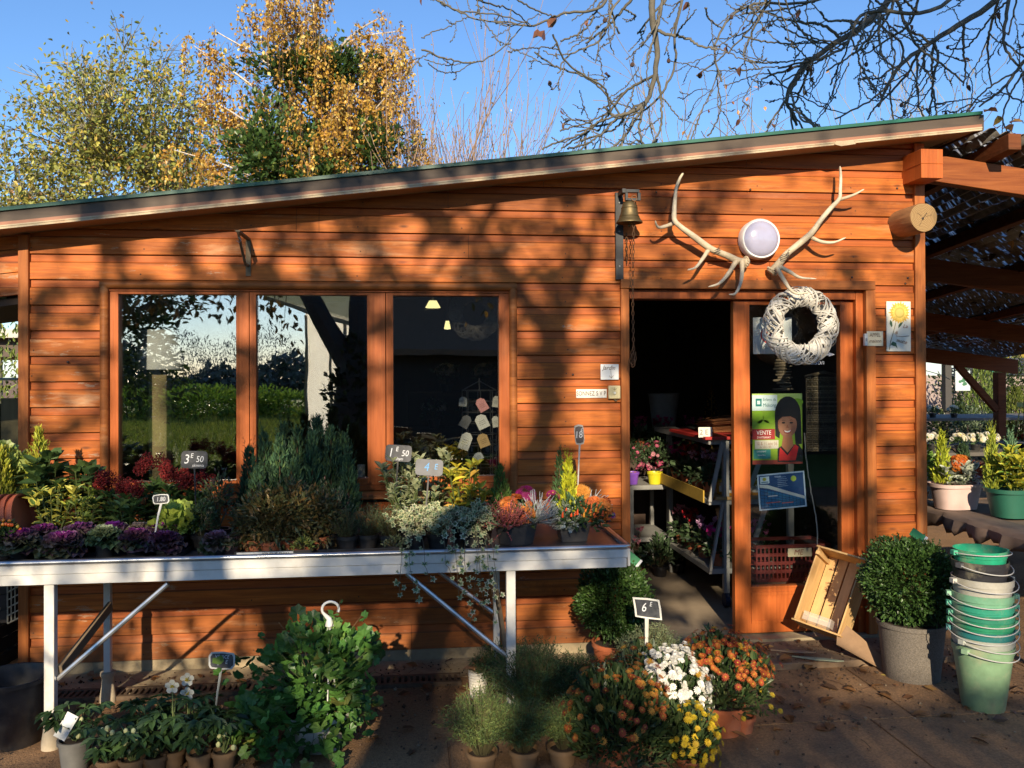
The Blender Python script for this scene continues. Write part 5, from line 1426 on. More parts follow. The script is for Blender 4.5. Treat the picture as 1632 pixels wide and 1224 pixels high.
# heaths and mums
def heath(label, px, py, h, rad, n, pal, pot=None, group='heath bushes in front of the table'):
    c = G(px, py); c[2] = 0
    return plant('heath_bush', label, 'shrub', c, pot or (.065, .08), heath_big(h, rad, n, pal), group, pm=BRP, m=NEEDLE)
def heath_big(h, rad, n, pal):
    def b(mb, z):
        for i in range(n):
            a = rng.uniform(0, 6.2832); q = math.sqrt(rng.random()); tip = np.array([rad*q*math.cos(a), rad*q*math.sin(a), z+h*(1-.45*q*q)*rng.uniform(.75, 1.08)])
            u = np.linspace(0, 1, 22)[:, None]; p0 = np.array([tip[0]*.15, tip[1]*.15, z]); p = p0*(1-u)+tip*u; p[:, 2] += h*.12*(u*(1-u))[:, 0]*4
            pos = p[6:]; k = len(pos); d = unit(np.gradient(p, axis=0))[6:]
            for r_ in range(2): mb.stamp(*L_N, pos+rng.normal(0, .003, (k, 3)), frames(d*.5+rdir(k)*.75, roll=3), rng.uniform(.014, .028, k), pick(pal, k, .2))
            mb.tube(p[::4], .0013, 3, (.09, .08, .04), False)
    return b
HB1 = [((.10, .15, .045), 3), ((.16, .20, .06), 2), ((.07, .10, .03), 1)]
HB2 = [((.045, .085, .03), 3), ((.07, .11, .035), 2), ((.03, .055, .02), 1)]
heath('pale yellow green heath in a pinkish pot left of the bronze mums', 768, 1226, .28, .19, 190, HB1)
heath('tall dark green heath behind the pale one', 850, 1165, .36, .25, 300, HB2)
heath('small yellow green heath just left of the bronze mums', 897, 1218, .22, .12, 120, HB1)
heath('dark heath at the back beside the right table leg', 805, 1125, .27, .19, 170, HB2)
heath('low dark heath filling the gap in front of the tall one', 835, 1222, .22, .17, 190, HB2)
heath('dark heath between the terracotta box pot and the bronze mums', 925, 1150, .27, .18, 200, HB2)
GRM = [((.035, .065, .022), 3), ((.055, .09, .03), 2), ((.08, .11, .04), 1)]
BRZ = [((.36, .085, .02), 3), ((.45, .16, .03), 2), ((.25, .045, .02), 3), ((.5, .24, .04), 1)]
def mum(label, px, Y, rad, zc, rz, n, size, pal, ctr, T=DAISY2, pot=(.09, .15), pm=TERRA, nl=520, face=(0, -.5, .85), fmin=-.05):
    c = np.array([P(px, 1150, Y)[0], Y, 0]); t = thing('chrysanthemum', label, 'plant', c, 0, 'potted chrysanthemums by the doorway')
    add_pot(t, pot[0], pot[1], pm)
    mb = MB(); stems(mb, (0, 0, pot[1]-.02), np.array([0, 0, zc])+rdir(70)*[rad*.95, rad*.95, rz*.95], .0022, (.12, .16, .06), k=5)
    dome(mb, (0, 0, zc), (rad*.95, rad*.95, rz*.95), nl, GRM, .042, leaf_t(.36), inner=.3, upb=1.1, lump=.1, zmin=-.5)
    mb.build('foliage', LEAF, t, smooth=False)
    mb = MB(); d = rdir(n*3); d = d[(d@unit(np.array(face))) > fmin][:n]; lum = 1+.10*rng.normal(size=len(d))
    flowers(mb, np.array([0, 0, zc])+d*np.array([rad, rad, rz])*lum[:, None], d+[0, -.1, .35], size*rng.uniform(.7, 1.15, len(d)), pal, ctr, T)
    mb.build('flowers', PETAL, t, smooth=False)
    return t
mum('broad bronze and rust chrysanthemum at the front', 985, -1.42, .26, .15, .27, 150, .0185, BRZ, (.42, .22, .03), nl=2100, pot=(.10, .10), face=(-.25, -.25, .95), fmin=.38)
mum('pure white chrysanthemum between the two bronze ones', 1075, -1.27, .15, .235, .18, 330, .017, [((.80, .78, .72), 1)], (.7, .66, .5), T=POMPON, nl=300, face=(.3, -.8, .6), pot=(.09, .12))
mum('yellow chrysanthemum spilling over at the front right', 1100, -1.50, .12, .11, .16, 95, .017, [((.62, .44, .02), 2), ((.55, .36, .02), 1)], (.5, .3, .02), nl=420, face=(.5, -.7, .3), pot=(.07, .05))
mum('rust red chrysanthemum in a terracotta pot at the right', 1152, -1.20, .225, .25, .21, 330, .0165, [((.40, .075, .025), 3), ((.48, .14, .03), 2), ((.30, .03, .02), 1), ((.52, .30, .03), .5)], (.5, .28, .03), pot=(.10, .14), nl=1300, face=(.1, -.12, 1), fmin=.30)
mum('thin orange chrysanthemum at the back with white petals beside the 6E sign', 1020, -1.15, .16, .21, .2, 70, .018, [((.55, .26, .03), 2), ((.40, .10, .02), 2), ((.74, .7, .62), .7)], (.5, .3, .04), nl=300, pot=(.09, .12))
t = thing('chrysanthemum', 'straggling yellow chrysanthemum sprays leaning out at the far right of the clump', 'plant', (G(1215, 1165)[0]-.10, G(1215, 1165)[1], 0), 0, 'potted chrysanthemums by the doorway'); add_pot(t, .06, .08, TERRA)
mb = MB(); mf = MB()
for k in range(16):
    e = np.array([rng.uniform(-.04, .17), rng.normal(0, .07), rng.uniform(.06, .30)]); mb.tube(spline([(0, 0, .06), e*[.5, .5, .8]+[0, 0, .05], e], 4), .0014, 3, (.10, .14, .05), False); k_ = 7; mb.stamp(*leaf_t(.36), e*rng.uniform(.4, .95, (k_, 1))+[0, 0, .02], frames(rdir(k_)+[0, 0, .5], roll=.6), np.full(k_, .03), pick(GRM, k_, .2)); flowers(mf, e[None], np.array([[.2, -.7, .6]]), np.array([.015]), [((.60, .44, .03), 1)], (.5, .3, .02), DAISY2)
mb.build('foliage', LEAF, t, smooth=False); mf.build('flowers', PETAL, t, smooth=False)
mb = MB()
# box balls, santolina
BOX = [((.042, .09, .02), 3), ((.06, .125, .028), 3), ((.026, .058, .014), 2), ((.10, .165, .045), .6)]
def box_ball(label, px, py, Y, r, rz, pr_, ph, pm, n, tagpx=None, cat='topiary'):
    q = P(px, py, Y); t = thing('box_ball', label, cat, (q[0], Y, 0), 0, 'clipped box balls in pots')
    add_pot(t, pr_, ph, pm, taper=.82, rim=.016, n=36)
    mb = MB(); mb.tube([(0, 0, ph-.03), (0, 0, q[2])], .014, 6, (.12, .09, .05), False)
    dome(mb, (0, 0, q[2]), (r, r, rz), n, BOX, .019, leaf_s(.6, .08), inner=.80, upb=.3, roll=1., zmin=-.93, lump=.14, jit=.2)
    dome(mb, (0, 0, q[2]), (r*.92, r*.92, rz*.92), n, BOX, .026, leaf_s(.6, .08), inner=.4, upb=.3, roll=1., zmin=-1, lump=.05)
    d = rdir(160)
    for i in range(160):     # straggling new shoots
        p0 = np.array([0, 0, q[2]])+d[i]*[r*.98, r*.98, rz*.98]; k = 5
        pos = p0+d[i]*np.linspace(0, .028, k)[:, None]
        mb.stamp(*leaf_s(.6, .08), pos, frames(d[i]+rng.normal(0, .6, (k, 3)), roll=1), np.full(k, .017), pick(BOX[1:2]+BOX[3:], k, .15))
    mb.build('foliage', LEAF, t, smooth=False)
    if tagpx:
        tq = P(*tagpx, Y)-[q[0], Y, 0]; m = MB((.03, .20, .07)); M = Matrix.Translation(tq) @ Matrix.Rotation(R(-30), 4, 'Z') @ Matrix.Rotation(R(35), 4, 'Y') @ Matrix.Rotation(R(-35), 4, 'X')
        m.box((0, 0, 0), (.075, .002, .05)); m.box((.045, 0, -.0), (.014, .0022, .05), col=(.6, .6, .6)); m.xf(np.array(M)); m.build('plant_label', PRINT, t)
    return t
STONE = mat('grey_speckled_pot', (.14, .12, .10), rough=.85, var=.6, scale=150, bump=.4, dirt=(.09, .075, .055, .4), dscale=5)
box_ball('box ball in a terracotta pot left of the doorway', 980, 957, -.42, .205, .21, .125, .20, TERRA, 4600, (1008, 890))
box_ball('larger box ball in a speckled grey pot beside the stacked buckets', 1452, 927, -.62, .255, .245, .175, .315, STONE, 6800, (1462, 853))
q = P(1040, 1025, -.82)
plant('santolina', 'grey green cushion of santolina at the foot of the box ball', 'plant', (q[0], -.82, 0), (.08, .08), lambda mb, z: (heath_big(.33, .215, 460, [((.19, .23, .12), 3), ((.13, .17, .08), 2), ((.26, .29, .15), 1)])(mb, z)), m=NEEDLE, pm=TERRA)
price('white edged tilted slate reading 6E on a broad white stake', '', 1007, 953, 1056, 987, -.92, 'kite', [('6', .55, -.12, .05, CH), ('E', .28, .10, .2, CH)], (1030, 1066), ((.66, .62, .54), .009), tilt=3, edge=(.70, .68, .62), yf=-.92)
# ribbed white pot with dry leaves
q = G(762, 1128); t = thing('ribbed_pot', 'white ribbed plastic cup filled with dry brown leaves under the table', 'pot', (q[0], q[1], .05))
m = MB((.56, .53, .47))
pf = [(.001, 0), (.034, 0)]
for i in range(9): z = .006+.0145*i; rb = .036+.0011*i; pf += [(rb, z), (rb+.005, z+.004), (rb+.005, z+.009), (rb, z+.0115)]
m.lathe(pf+[(.05, .14), (.044, .14), (.04, .1), (.001, .1)], n=28); m.build('cup', PAINT, t)
m = MB((.25, .13, .06)); m.tube([(0, 0, -.05), (0, 0, .002)], .01, 6); m.build('peg', MATTE, t)
mb = MB(); mb.stamp(*leaf_t(.75, .3, .4), np.array([[0, -.01, .12], [.03, .0, .12], [-.02, 0, .13], [.0, .02, .12], [.03, -.02, .11]]), frames(np.array([[.2, -.4, 1], [.8, -.3, .6], [-.7, -.2, .7], [.1, .2, 1], [.9, 0, .3]])), np.array([.07, .075, .06, .08, .06]), pick([((.36, .19, .10), 1), ((.28, .13, .06), 1)], 5)); mb.build('dry_leaves', LEAF, t, smooth=False)
# stacked buckets
bq = G(1567, 1128); GRN_B = [(.19, .31, .18), (.32, .34, .30), (.02, .15, .15), (.02, .21, .11), (.025, .19, .12), (.03, .26, .17), (.15, .33, .21), (.40, .38, .33), (.025, .025, .03), (.015, .28, .15)]
zr = [.325, .368, .408, .452, .492, .535, .585, .66, .745, .80]
bl = ['pale scuffed green bucket at the bottom of the stack', 'grey bucket, second from the bottom of the stack', 'dark teal bucket, third from the bottom of the stack', 'mid green bucket, fourth from the bottom of the stack', 'green bucket in the middle of the stack, fifth from the bottom', 'bright green bucket, sixth from the bottom of the stack', 'mint green bucket just under the cream one', 'cream grey bucket near the top of the stack', 'black bucket nested just under the top green one', 'deep green bucket topmost in the stack']
bh = .325
for i, (cc, z, lb) in enumerate(zip(GRN_B, zr, bl)):
    r_ = .142 if i < 7 else (.141, .130, .123)[i-7]; zb = z-bh
    ox, oy = rng.normal(0, .0008, 2)
    t = thing('bucket', lb, 'bucket', (bq[0]+ox+(.0 if i < 8 else -.012), bq[1]+oy, zb), rng.uniform(-.5, .5), 'stack of buckets by the box ball')
    m = MB(cc); r0 = r_*.66
    m.lathe([(.001, .0), (r0, .0), (r0+.004, .006), (r_*.965, bh-.035), (r_*1.0, bh-.033), (r_*1.01, bh-.004), (r_*1.015, bh), (r_*.975, bh), (r_*.962, bh-.04), (r0-.002, .012), (.001, .01)], n=44)
    mt_ = mat('bucket_plastic', vcol=True, rough=.42, var=.2, scale=16, dirt=(.40, .36, .24, .65 if i in (0, 1, 7) else .25), dscale=5, bump=.05) if i < 2 else (bpy.data.materials['bucket_plastic.001'] if i == 7 else bpy.data.materials['bucket_plastic'])
    m.build('bucket_body', mt_, t)
    h = MB((.45, .44, .42))
    for s_ in (-1, 1): h.box((s_*(r_+.012), 0, bh-.016), (.022, .03, .022), col=np.minimum(np.array(cc)*1.2+.05, .8))
    a = np.linspace(0, math.pi, 26); dz = -.035 if i != 9 else .004
    h.tube(np.stack([(r_+.018)*np.cos(a), -(r_+.018)*np.sin(a), bh-.014+dz*np.sin(a)], 1), .0026, 5)
    h.build('bail_handle', PAINT, t)
# black tub on the left
q = G(4, 1196); t = thing('black_tub', 'large scuffed black plastic tub at the left edge of the picture', 'tub', (q[0], q[1]+.1, 0))
m = MB((.018, .019, .024)); m.lathe([(.001, 0), (.125, 0), (.13, .01), (.165, .285), (.176, .287), (.178, .305), (.166, .305), (.155, .25), (.12, .02), (.001, .015)], n=44); m.build('tub', PLASTIC_POT, t)
# wooden crate leaning by the door
PINE = mat('pine_board', (.58, .36, .15), rough=.7, var=.22, scale=3, stretch=(14, 14, 1.2), bump=.2, dirt=(.36, .18, .06, .4), dscale=9)
base = G(1330, 1040)
cq = P(1308, 1028, -.22); t = thing('wooden_crate', 'slatted pine fruit crate propped on end against the door', 'crate', (cq[0], -.22, .155))
t.rotation_euler = (Matrix.Rotation(R(27), 3, 'Y') @ Matrix.Rotation(R(-12), 3, 'X') @ Matrix.Rotation(R(-52), 3, 'Z')).to_euler()
W, Dp, Ln = .28, .17, .46
for nm, a, b in (('side_board', (-W/2, -Dp/2, 0), (-W/2+.009, Dp/2, Ln)), ('side_board', (W/2-.009, -Dp/2, 0), (W/2, Dp/2, Ln*.97)), ('end_board', (-W/2-.012, -Dp/2, -.011), (W/2+.012, Dp/2, -.0005)), ('end_board', (-W/2-.012, -Dp/2, Ln+.0005), (W/2+.03, Dp/2, Ln+.012))):
    m = MB(); m.box2(a, b); bevel(m.build(nm, PINE, t), .002)
for k in range(4):
    m = MB(); x = -W/2+.012+k*.066; m.box2((x, Dp/2+.0005, -.01), (x+.056, Dp/2+.007, Ln+.01)); m.build('bottom_slat', PINE, t)
for x in (-W/2+.0095, W/2-.0095-.022):
    m = MB(); m.box2((x, -Dp/2-.03 if x < 0 else -Dp/2, Ln-.05), (x+.022, Dp/2-.001, Ln-.028)); m.build('corner_batten', PINE, t)
m = MB((.5, .45, .38)); m.box((-.02, .0, .045), (.17, .11, .05)); m.build('clear_punnet', mat('clear_plastic', (.75, .7, .62), rough=.15, alpha=.35), t)
for lb, pa, pb, cc, w_ in (('pale split lath lying on the doorstep below the crate', (1262, 1046), (1345, 1054), (.30, .34, .24), .03), ('thin broken lath lying behind the pale one', (1228, 1036), (1300, 1040), (.28, .2, .13), .025)):
    a, b = G(*pa, .055), G(*pb, .055); c = (a+b)/2; t = thing('wood_lath', lb, 'lath', (c[0], c[1], .0535)); m = MB(cc)
    d = (b-a)/2; m.prism([(-d[0], -d[1]-.002), (-d[0]*.2, -d[1]*.2-w_), (d[0]*.7, d[1]*.7-w_*.6), (d[0], d[1]), (d[0]*.3, d[1]*.3+w_*.5)], 0, .006, plane='XY'); outward(m.build('lath', MATTE, t, smooth=False))
a, b = G(1372, 1018, .2), G(1424, 1072, .0)
t = thing('cardboard_sheet', 'bent brown cardboard sheet leaning between the crate and the grey pot', 'cardboard', (b[0]-.10, b[1]+.05, 0)); m = MB((.26, .16, .09))
m.add([(-.10, .20, .24), (.0, .12, .15), (.14, .0, .0), (.06, -.02, .0), (-.16, .10, .12)], [(0, 1, 2, 3, 4)]); o = m.build('sheet', MATTE, t, smooth=False); o.modifiers.new('thick', 'SOLIDIFY').thickness = .004

# step, apron, fallen leaves
m = MB(); m.box2((1.15, -.42, -.05), (3.2, -.031, .035)); setp(bevel(m.build('doorstep', mat('step_concrete', (.20, .135, .085), rough=.92, var=.4, scale=7, bump=.5, bscale=80, dirt=(.09, .055, .035, .7), dscale=3)), .006), kind='structure')
m = MB(); m.box2((-3.4, -.305, -.05), (1.149, -.001, .004)); setp(m.build('apron', CONC), kind='structure')
LIT = [((.22, .105, .04), 3), ((.14, .065, .03), 3), ((.30, .17, .06), 1.5), ((.36, .26, .07), .5), ((.08, .045, .025), 2)]
mb = MB()
pts = []
for k in range(260):
    x = rng.uniform(-2.6, 3.6); y = -.05-abs(rng.normal(0, .7))
    if rng.random() < .5: x, y = rng.uniform(1.1, 3.5), rng.uniform(-1.5, -.05)
    pts.append((x, y, (.042 if 1.15 < x < 3.2 and y > -.42 else .006)+rng.uniform(0, .006)))
for px, py in ((1300, 1068), (1320, 1075), (1400, 1078), (1380, 1062), (1370, 1072), (1256, 1052), (1262, 1060), (1290, 1063), (1245, 1092), (1310, 1095), (1600, 1120), (1585, 1130), (1625, 1105), (1440, 1085), (690, 1175), (640, 1165), (600, 1180), (1545, 1180), (1480, 1140), (40, 1050), (60, 1060), (220, 1100), (160, 1130)):
    q = G(px, py, .01); pts.append((q[0], q[1], .05 if 1.15 < q[0] < 3.2 and q[1] > -.42 else .014))
pts = np.array(pts); n = len(pts)
d = rdir(n); d[:, 2] *= .25
mb.stamp(*leaf_t(.55, .07, .14), pts+[0, 0, .008], frames(d, roll=.25), rng.uniform(.03, .095, n), pick(LIT, n, .25))
setp(mb.build('fallen_leaves', LEAF, smooth=False), 'dry brown leaves scattered over the paving', 'leaves', kind='stuff')

m = MB(); yy_ = -.45
while yy_ > -4.2:
    x = -3.6+rng.uniform(-.5, 0); hgt = .70
    while x < 6.5:
        w_ = 1.02; dz = rng.uniform(0, .003)
        if not (x < 1.1 and yy_ > -.46): m.box2((x+.005, yy_-hgt+.005, -.02), (x+w_-.005, yy_-.005, .006+dz))
        x += w_
    yy_ -= hgt
setp(bevel(m.build('paving', mat('paving_grit', (.27, .15, .07), rough=.95, var=.5, scale=90, bump=.8, bscale=140, dirt=(.10, .06, .036, .8), dscale=1.9)), .004), kind='structure')

mb = MB(); n = 2600; x = rng.uniform(-2.4, 3.4, n); y = -.06-np.abs(rng.normal(0, .75, n)); z = np.where((x > 1.15) & (y > -.42), .037, .010)
mb.stamp(*BALL, np.stack([x, y, z], 1), frames(rdir(n)), rng.uniform(.002, .008, n)*np.where(rng.random(n) < .06, 1.7, 1), pick([((.05, .03, .018), 3), ((.12, .07, .04), 2), ((.22, .16, .10), 1)], n))
for k in range(170):
    q = np.array([rng.uniform(-2.3, 3.4), -.08-abs(rng.normal(0, .8)), .012]); q[2] += .028*(q[0] > 1.15 and q[1] > -.42); d = unit(np.array([rng.normal(), rng.normal(), 0])); l = rng.uniform(.02, .10); mb.tube([q, q+d*l*.5+[0, 0, .004], q+d*l+rng.normal(0, .006, 3)*[1, 1, 0]], .0016, 3, np.array([.13, .07, .04])*rng.uniform(.5, 1.5), False)
setp(mb.build('soil_crumbs', MATTE, smooth=False), 'crumbs of potting soil and bits of twig on the paving', 'soil', kind='stuff')

# ================================================================== INSIDE THE SHOP
WM = mat('grey_shelf_metal', (.27, .265, .25), rough=.5, var=.15, scale=8)
def shelf_unit(name, label, cat, x0, x1, y0, y1, zs, topz, castors=False, w_=.03, inset=0., brace=False):
    t = thing(name, label, cat, (0, 0, 0))
    for x in (x0+inset, x1-w_):
        for y in (y0, y1-w_):
            m = MB(); m.box2((x, y, .05+(.10 if castors else 0)), (x+w_, y+w_, topz)); l = m.build('post', WM, t)
            if castors:
                m = MB((.02, .025, .05)); m.tube([(x+.003, y+w_/2, .10), (x+w_-.003, y+w_/2, .10)], .048, 16); m.build('castor', MATTE, l)
    for z in zs:
        m = MB(); m.box2((x0+.004, y0+.004, z-.035), (x1-.004, y1-.004, z)); m.build('shelf', WM, t)
    if brace:
        for z0, z1 in zip(zs[:-1], zs[1:]):
            m = MB(); m.bar((x0+inset-.01, y0-.006, z1-.02), (x0+.008, y0-.006, z0-.01), .018, .028); m.build('brace', WM, t)
            m = MB(); m.bar((x1-.2, y0-.008, z1-.02), (x1-.36, y0-.008, z0-.01), .018, .03); m.build('brace', WM, t)
    return t
q0 = G(1163, 965, .055); q1 = G(1123, 904, .30)
TX, TY0, TY1 = q1[0]-.02, q0[1]-.03, q0[1]+1.35
shelf_unit('plant_trolley', 'white metal plant trolley on castors inside the doorway', 'trolley', TX, TX+.62, TY0, TY1, (.32, .80, 1.22), 1.215, True, .04, .11, True)
m = MB((.42, .26, .03)); m.box2((TX-.022, TY0+.05, .775), (TX-.0125, TY1-.05, .86)); o = thing('yellow_board', 'mustard yellow edging board along the middle trolley shelf', 'board'); m.build('board', MATTE, o)
m = MB((.35, .22, .09)); m.box2((TX+.05, TY0-.02, .802), (TX+.5, TY0+.22, .822)); o = thing('wood_tray', 'plain wooden board carrying the honey jars', 'board'); m.build('board', MATTE, o)
CY_L = [((.04, .075, .03), 3), ((.07, .11, .05), 2), ((.11, .15, .09), 1)]
def cyclamen(label, loc, cols, n=16, r=.10, h=.20, pm=TERRA, grp='potted cyclamens inside the shop'):
    t = thing('cyclamen', label, 'plant', loc, 0, grp); add_pot(t, .06, .09, pm)
    mb = MB(); dome(mb, (0, 0, .10), (r, r, h*.40), 110, CY_L, .05, L_W, inner=.4, upb=.1); mb.build('foliage', LEAF, t, smooth=False)
    mb = MB()
    for i in range(n):
        a = rng.uniform(0, 6.28); q = math.sqrt(rng.random())*r*.8; e = np.array([q*math.cos(a), q*math.sin(a), .09+h*rng.uniform(.55, 1)])
        mb.tube([(0, 0, .08), e*[.6, .6, .85], e], .0015, 3, (.2, .12, .08), False)
        k = 6; az = np.arange(k)*1.05+rng.uniform(0, 6); d = np.stack([np.cos(az)*.6, np.sin(az)*.6, np.full(k, .9)], 1)
        mb.stamp(*leaf_s(.7, .15), np.tile(e, (k, 1)), frames(d, roll=.3), rng.uniform(.026, .04, k), pick(cols, k, .15))
    mb.build('flowers', PETAL, t, smooth=False); return t
PK, RD, MV, MG = [((.62, .20, .26), 1), ((.66, .32, .36), 1)], [((.52, .02, .03), 1), ((.42, .015, .03), 1)], [((.46, .22, .42), 1), ((.56, .34, .5), 1)], [((.55, .03, .25), 1)]
ly = lambda k: TY0+.12+k*.27
for k, (cc, lb) in enumerate(((MG, 'magenta cyclamen at the front corner of the lower trolley shelf'), (MV, 'mauve cyclamen second on the lower trolley shelf'), (RD, 'red cyclamen third on the lower trolley shelf'), (PK, 'salmon pink cyclamen at the back of the lower trolley shelf'))):
    cyclamen(lb, (TX+.11, ly(k), .321), cc)
for k, (cc, lb) in enumerate(((MV, 'pale mauve cyclamen right of the door edge on the middle shelf'), (PK, 'pink cyclamen on the middle trolley shelf behind the jars'), (RD, 'red cyclamen on the middle trolley shelf'), (MG, 'crimson cyclamen at the back of the middle trolley shelf'))):
    cyclamen(lb, (TX+.14, TY0+.36+k*.26, .801), cc, 14)
cyclamen('pink cyclamen showing behind the door glass low down', (TX+.42, TY0+.12, .321), [((.6, .12, .32), 1)])
HONEY = mat('honey_glass', (.45, .20, .02), rough=.12, var=.1, spec=.7, coat=.5)
for k, (px, lb) in enumerate(((1150, 'honey jar nearest the doorway on the trolley'), (1160, 'honey jar with a white label beside the door stile'), (1203, 'honey jar seen through the glass beside the tennis poster'))):
    y = TY0+.06+.07*(k == 0); q = P(px, 770, y); t = thing('honey_jar', lb, 'jar', (q[0], y, .823), 0, 'honey jars on the trolley')
    m = MB(); m.lathe([(.001, 0), (.034, 0), (.036, .006), (.036, .075), (.03, .085), (.001, .085)], n=24); m.build('jar', HONEY, t)
    m = MB((.40, .26, .05)); m.lathe([(.001, .104), (.033, .104), (.034, .100), (.034, .086), (.001, .086)], n=24); m.build('lid', METAL, t)
    m = MB((.6, .56, .5)); a = np.linspace(-2.4, -.9, 9); v = [(.0366*math.cos(x), .0366*math.sin(x), z) for x in a for z in (.02, .062)]; m.add(v, [(2*i, 2*i+2, 2*i+3, 2*i+1) for i in range(8)]); m.build('paper_label', PRINT, t)
# low bench by the left jamb with azaleas
bq = G(1012, 775, .76); bx, by = 1.73, bq[1]
shelf_unit('white_bench', 'small white metal bench with two shelves behind the left door jamb', 'bench', bx, bx+.36, by, by+.6, (.34, .765), .765)
AZ_P = [((.60, .10, .22), 2), ((.66, .25, .32), 1)]
def azalea(label, loc, pcol, cols, h=.22):
    t = thing('azalea', label, 'plant', loc, 0, 'azaleas on the white bench'); add_pot(t, .06, .10, mat('coloured_pot', pcol, rough=.4, var=.1))
    mb = MB(); dome(mb, (0, 0, .10+h*.45), (.13, .13, h*.55), 330, CY_L[:2], .03, L_S, inner=.35); mb.build('foliage', LEAF, t, smooth=False)
    mb = MB(); d = rdir(34); pos = np.array([0, 0, .10+h*.5])+d*[.12, .12, h*.55]; flowers(mb, pos, d, rng.uniform(.014, .022, 34), cols, (.6, .4, .2)); mb.build('flowers', PETAL, t, smooth=False)
azalea('pink azalea in a purple pot, leftmost on the bench', (bx+.04, by+.10, .766), (.22, .08, .50), AZ_P)
azalea('pink azalea in a yellow pot, right on the bench', (bx+.23, by+.08, .766), (.55, .50, .02), AZ_P, .25)
azalea('crimson azalea in a dark pot at the back of the bench', (bx+.34, by+.38, .766), (.03, .03, .03), [((.45, .02, .06), 1)])
cyclamen('rose cyclamen on the floor shelf at the left jamb', (bx+.05, by-.02, .05), PK, 10, .09, .28)
plant('potted_fern', 'green potted plant on the floor in front of the bench', 'plant', (bx+.22, by-.10, .05), (.06, .08), bush_b(.12, .22, 260, CY_L, .05, L_T), None)
plant('potted_fern', 'darker potted plant on the floor beside the trolley', 'plant', (bx+.40, by+.0, .05), (.06, .08), bush_b(.10, .20, 200, CY_L, .045, L_T), None)
# counter at the back with vase, cyclamens and gold tree
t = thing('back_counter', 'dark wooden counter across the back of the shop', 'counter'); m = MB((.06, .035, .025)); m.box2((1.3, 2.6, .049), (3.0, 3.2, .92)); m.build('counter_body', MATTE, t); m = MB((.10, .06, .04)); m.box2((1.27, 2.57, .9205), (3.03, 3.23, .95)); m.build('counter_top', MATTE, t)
for k in range(5): cyclamen('dark pink cyclamen on the back counter, '+['first from the left', 'second from the left', 'in the middle before the tall vase', 'fourth, right of the vase', 'rightmost below the gold tree'][k], (1.55+.26*k, 2.75+.1*(k % 2), .951), [((.45, .05, .18), 1)], 18, .13, .22)
q = P(1058, 640, 3.0); t = thing('tall_vase', 'tall grey flared vase standing on the back counter', 'vase', (q[0], 3.0, .951)); m = MB((.30, .30, .33)); m.lathe([(.001, 0), (.09, 0), (.10, .1), (.15, .52), (.155, .53), (.14, .52), (.001, .05)], n=30); m.build('vase', MATTE, t)
q = P(1134, 640, 2.9); t = thing('gold_tree', 'small gold wire christmas tree with shiny baubles on the counter', 'ornament', (q[0], 2.9, .951)); m = MB((.60, .42, .12)); m.tube([(0, 0, 0), (0, 0, .62)], .006, 5)
for i in range(70): u = i/70; a = i*2.4; r_ = .14*(1-u); m.ball((r_*math.cos(a), r_*math.sin(a), .06+.54*u), .009, n=6, m=5)
m.build('wire_tree', METAL, t)
q = P(1150, 668, TY0+.5); t = thing('wicker_basket', 'bundle of orange wicker canes lying on the top trolley shelf', 'basket', (q[0]+.12, TY0+.5, 1.225)); m = MB((.34, .12, .04))
for i in range(90): y = rng.uniform(-.2, .2); z = rng.uniform(0, .09); m.tube([(-.26+rng.normal(0, .03), y*.6, .01+z), (0, y, z*1.2+.02), (.26, y*.8+.05, .02+z*.6)], .004, 4, np.array([.34, .12, .04])*rng.uniform(.5, 1.3), False)
m.build('canes', MATTE, t)
t = thing('red_tray', 'red and white tray under the wicker canes', 'tray', (TX+.30, TY0+.42, 1.221)); m = MB((.45, .03, .025)); m.box2((-.33, -.45, .0), (.3, .4, .02)); m.build('tray', PAINT, t)
a, b = P(1113, 682, TY0-.03), P(1135, 697, TY0-.03)
t, w_, h_ = plate('shelf_card', 'white price card hanging under the top trolley shelf', 'sign', 1113, 681, 1135, 697, TY0+.02, .002, (.7, .68, .6)); lettering('lettering', '2 E', h_*.7, (.1, .1, .1), t, (-.01, -.003, 0))
q = P(1073, 715, by+.45); t = thing('card_terminal', 'grey card terminal on the bench behind the azaleas', 'terminal', (q[0], by+.55, .85)); m = MB((.30, .29, .25)); m.prism([(-.11, 0), (.11, 0), (.11, .05), (-.02, .075), (-.11, .10)], -.05, .05); bevel(outward(m.build('housing', PAINT, t)), .008); m = MB((.06, .07, .06)); m.box((-.06, -.051, .065), (.06, .004, .02)); m.build('screen', PAINT, t)
m = MB((.2, .2, .2)); m.box2((-.1, -.08, -.085), (.1, .08, -.001)); m.build('stand', MATTE, t)
# behind the door glass
cy = .36
a, b = P(1204, 932, cy), P(1322, 868, cy); cx = (a[0]+b[0])/2; w_ = b[0]-a[0]
t = thing('red_crate', 'red plastic harvest crate with a handwritten card behind the door glass', 'crate', (cx, cy+.12, a[2]+.02))
m = MB((.13, .016, .014)); hz = .24
for z in (.0, .055, .11, .165, .22):
    for s_ in (-1, 1): m.box2((-w_/2, s_*.13-.006, z), (w_/2, s_*.13+.006, z+.022)); m.box2((s_*w_/2-.006, -.1239, z), (s_*w_/2+.006, .1239, z+.022))
for i in range(19): x = -w_/2+.004+(w_-.008)*i/18; m.box2((x-.005, -.1365, .001), (x+.005, -.1362+.009, hz-.003))
m.box2((-w_/2+.01, -.12, .0), (w_/2-.01, .12, .006)); m.build('lattice', mat('red_plastic', vcol=True, rough=.45, var=.15), t)
m = MB((.62, .52, .36)); m.box((.04, -.141, .19), (w_*.32, .002, .055)); m.build('card', PRINT, t); lettering('lettering', 'ME', .05, (.25, .06, .04), t, (.03, -.1425, .19), shear=.2)
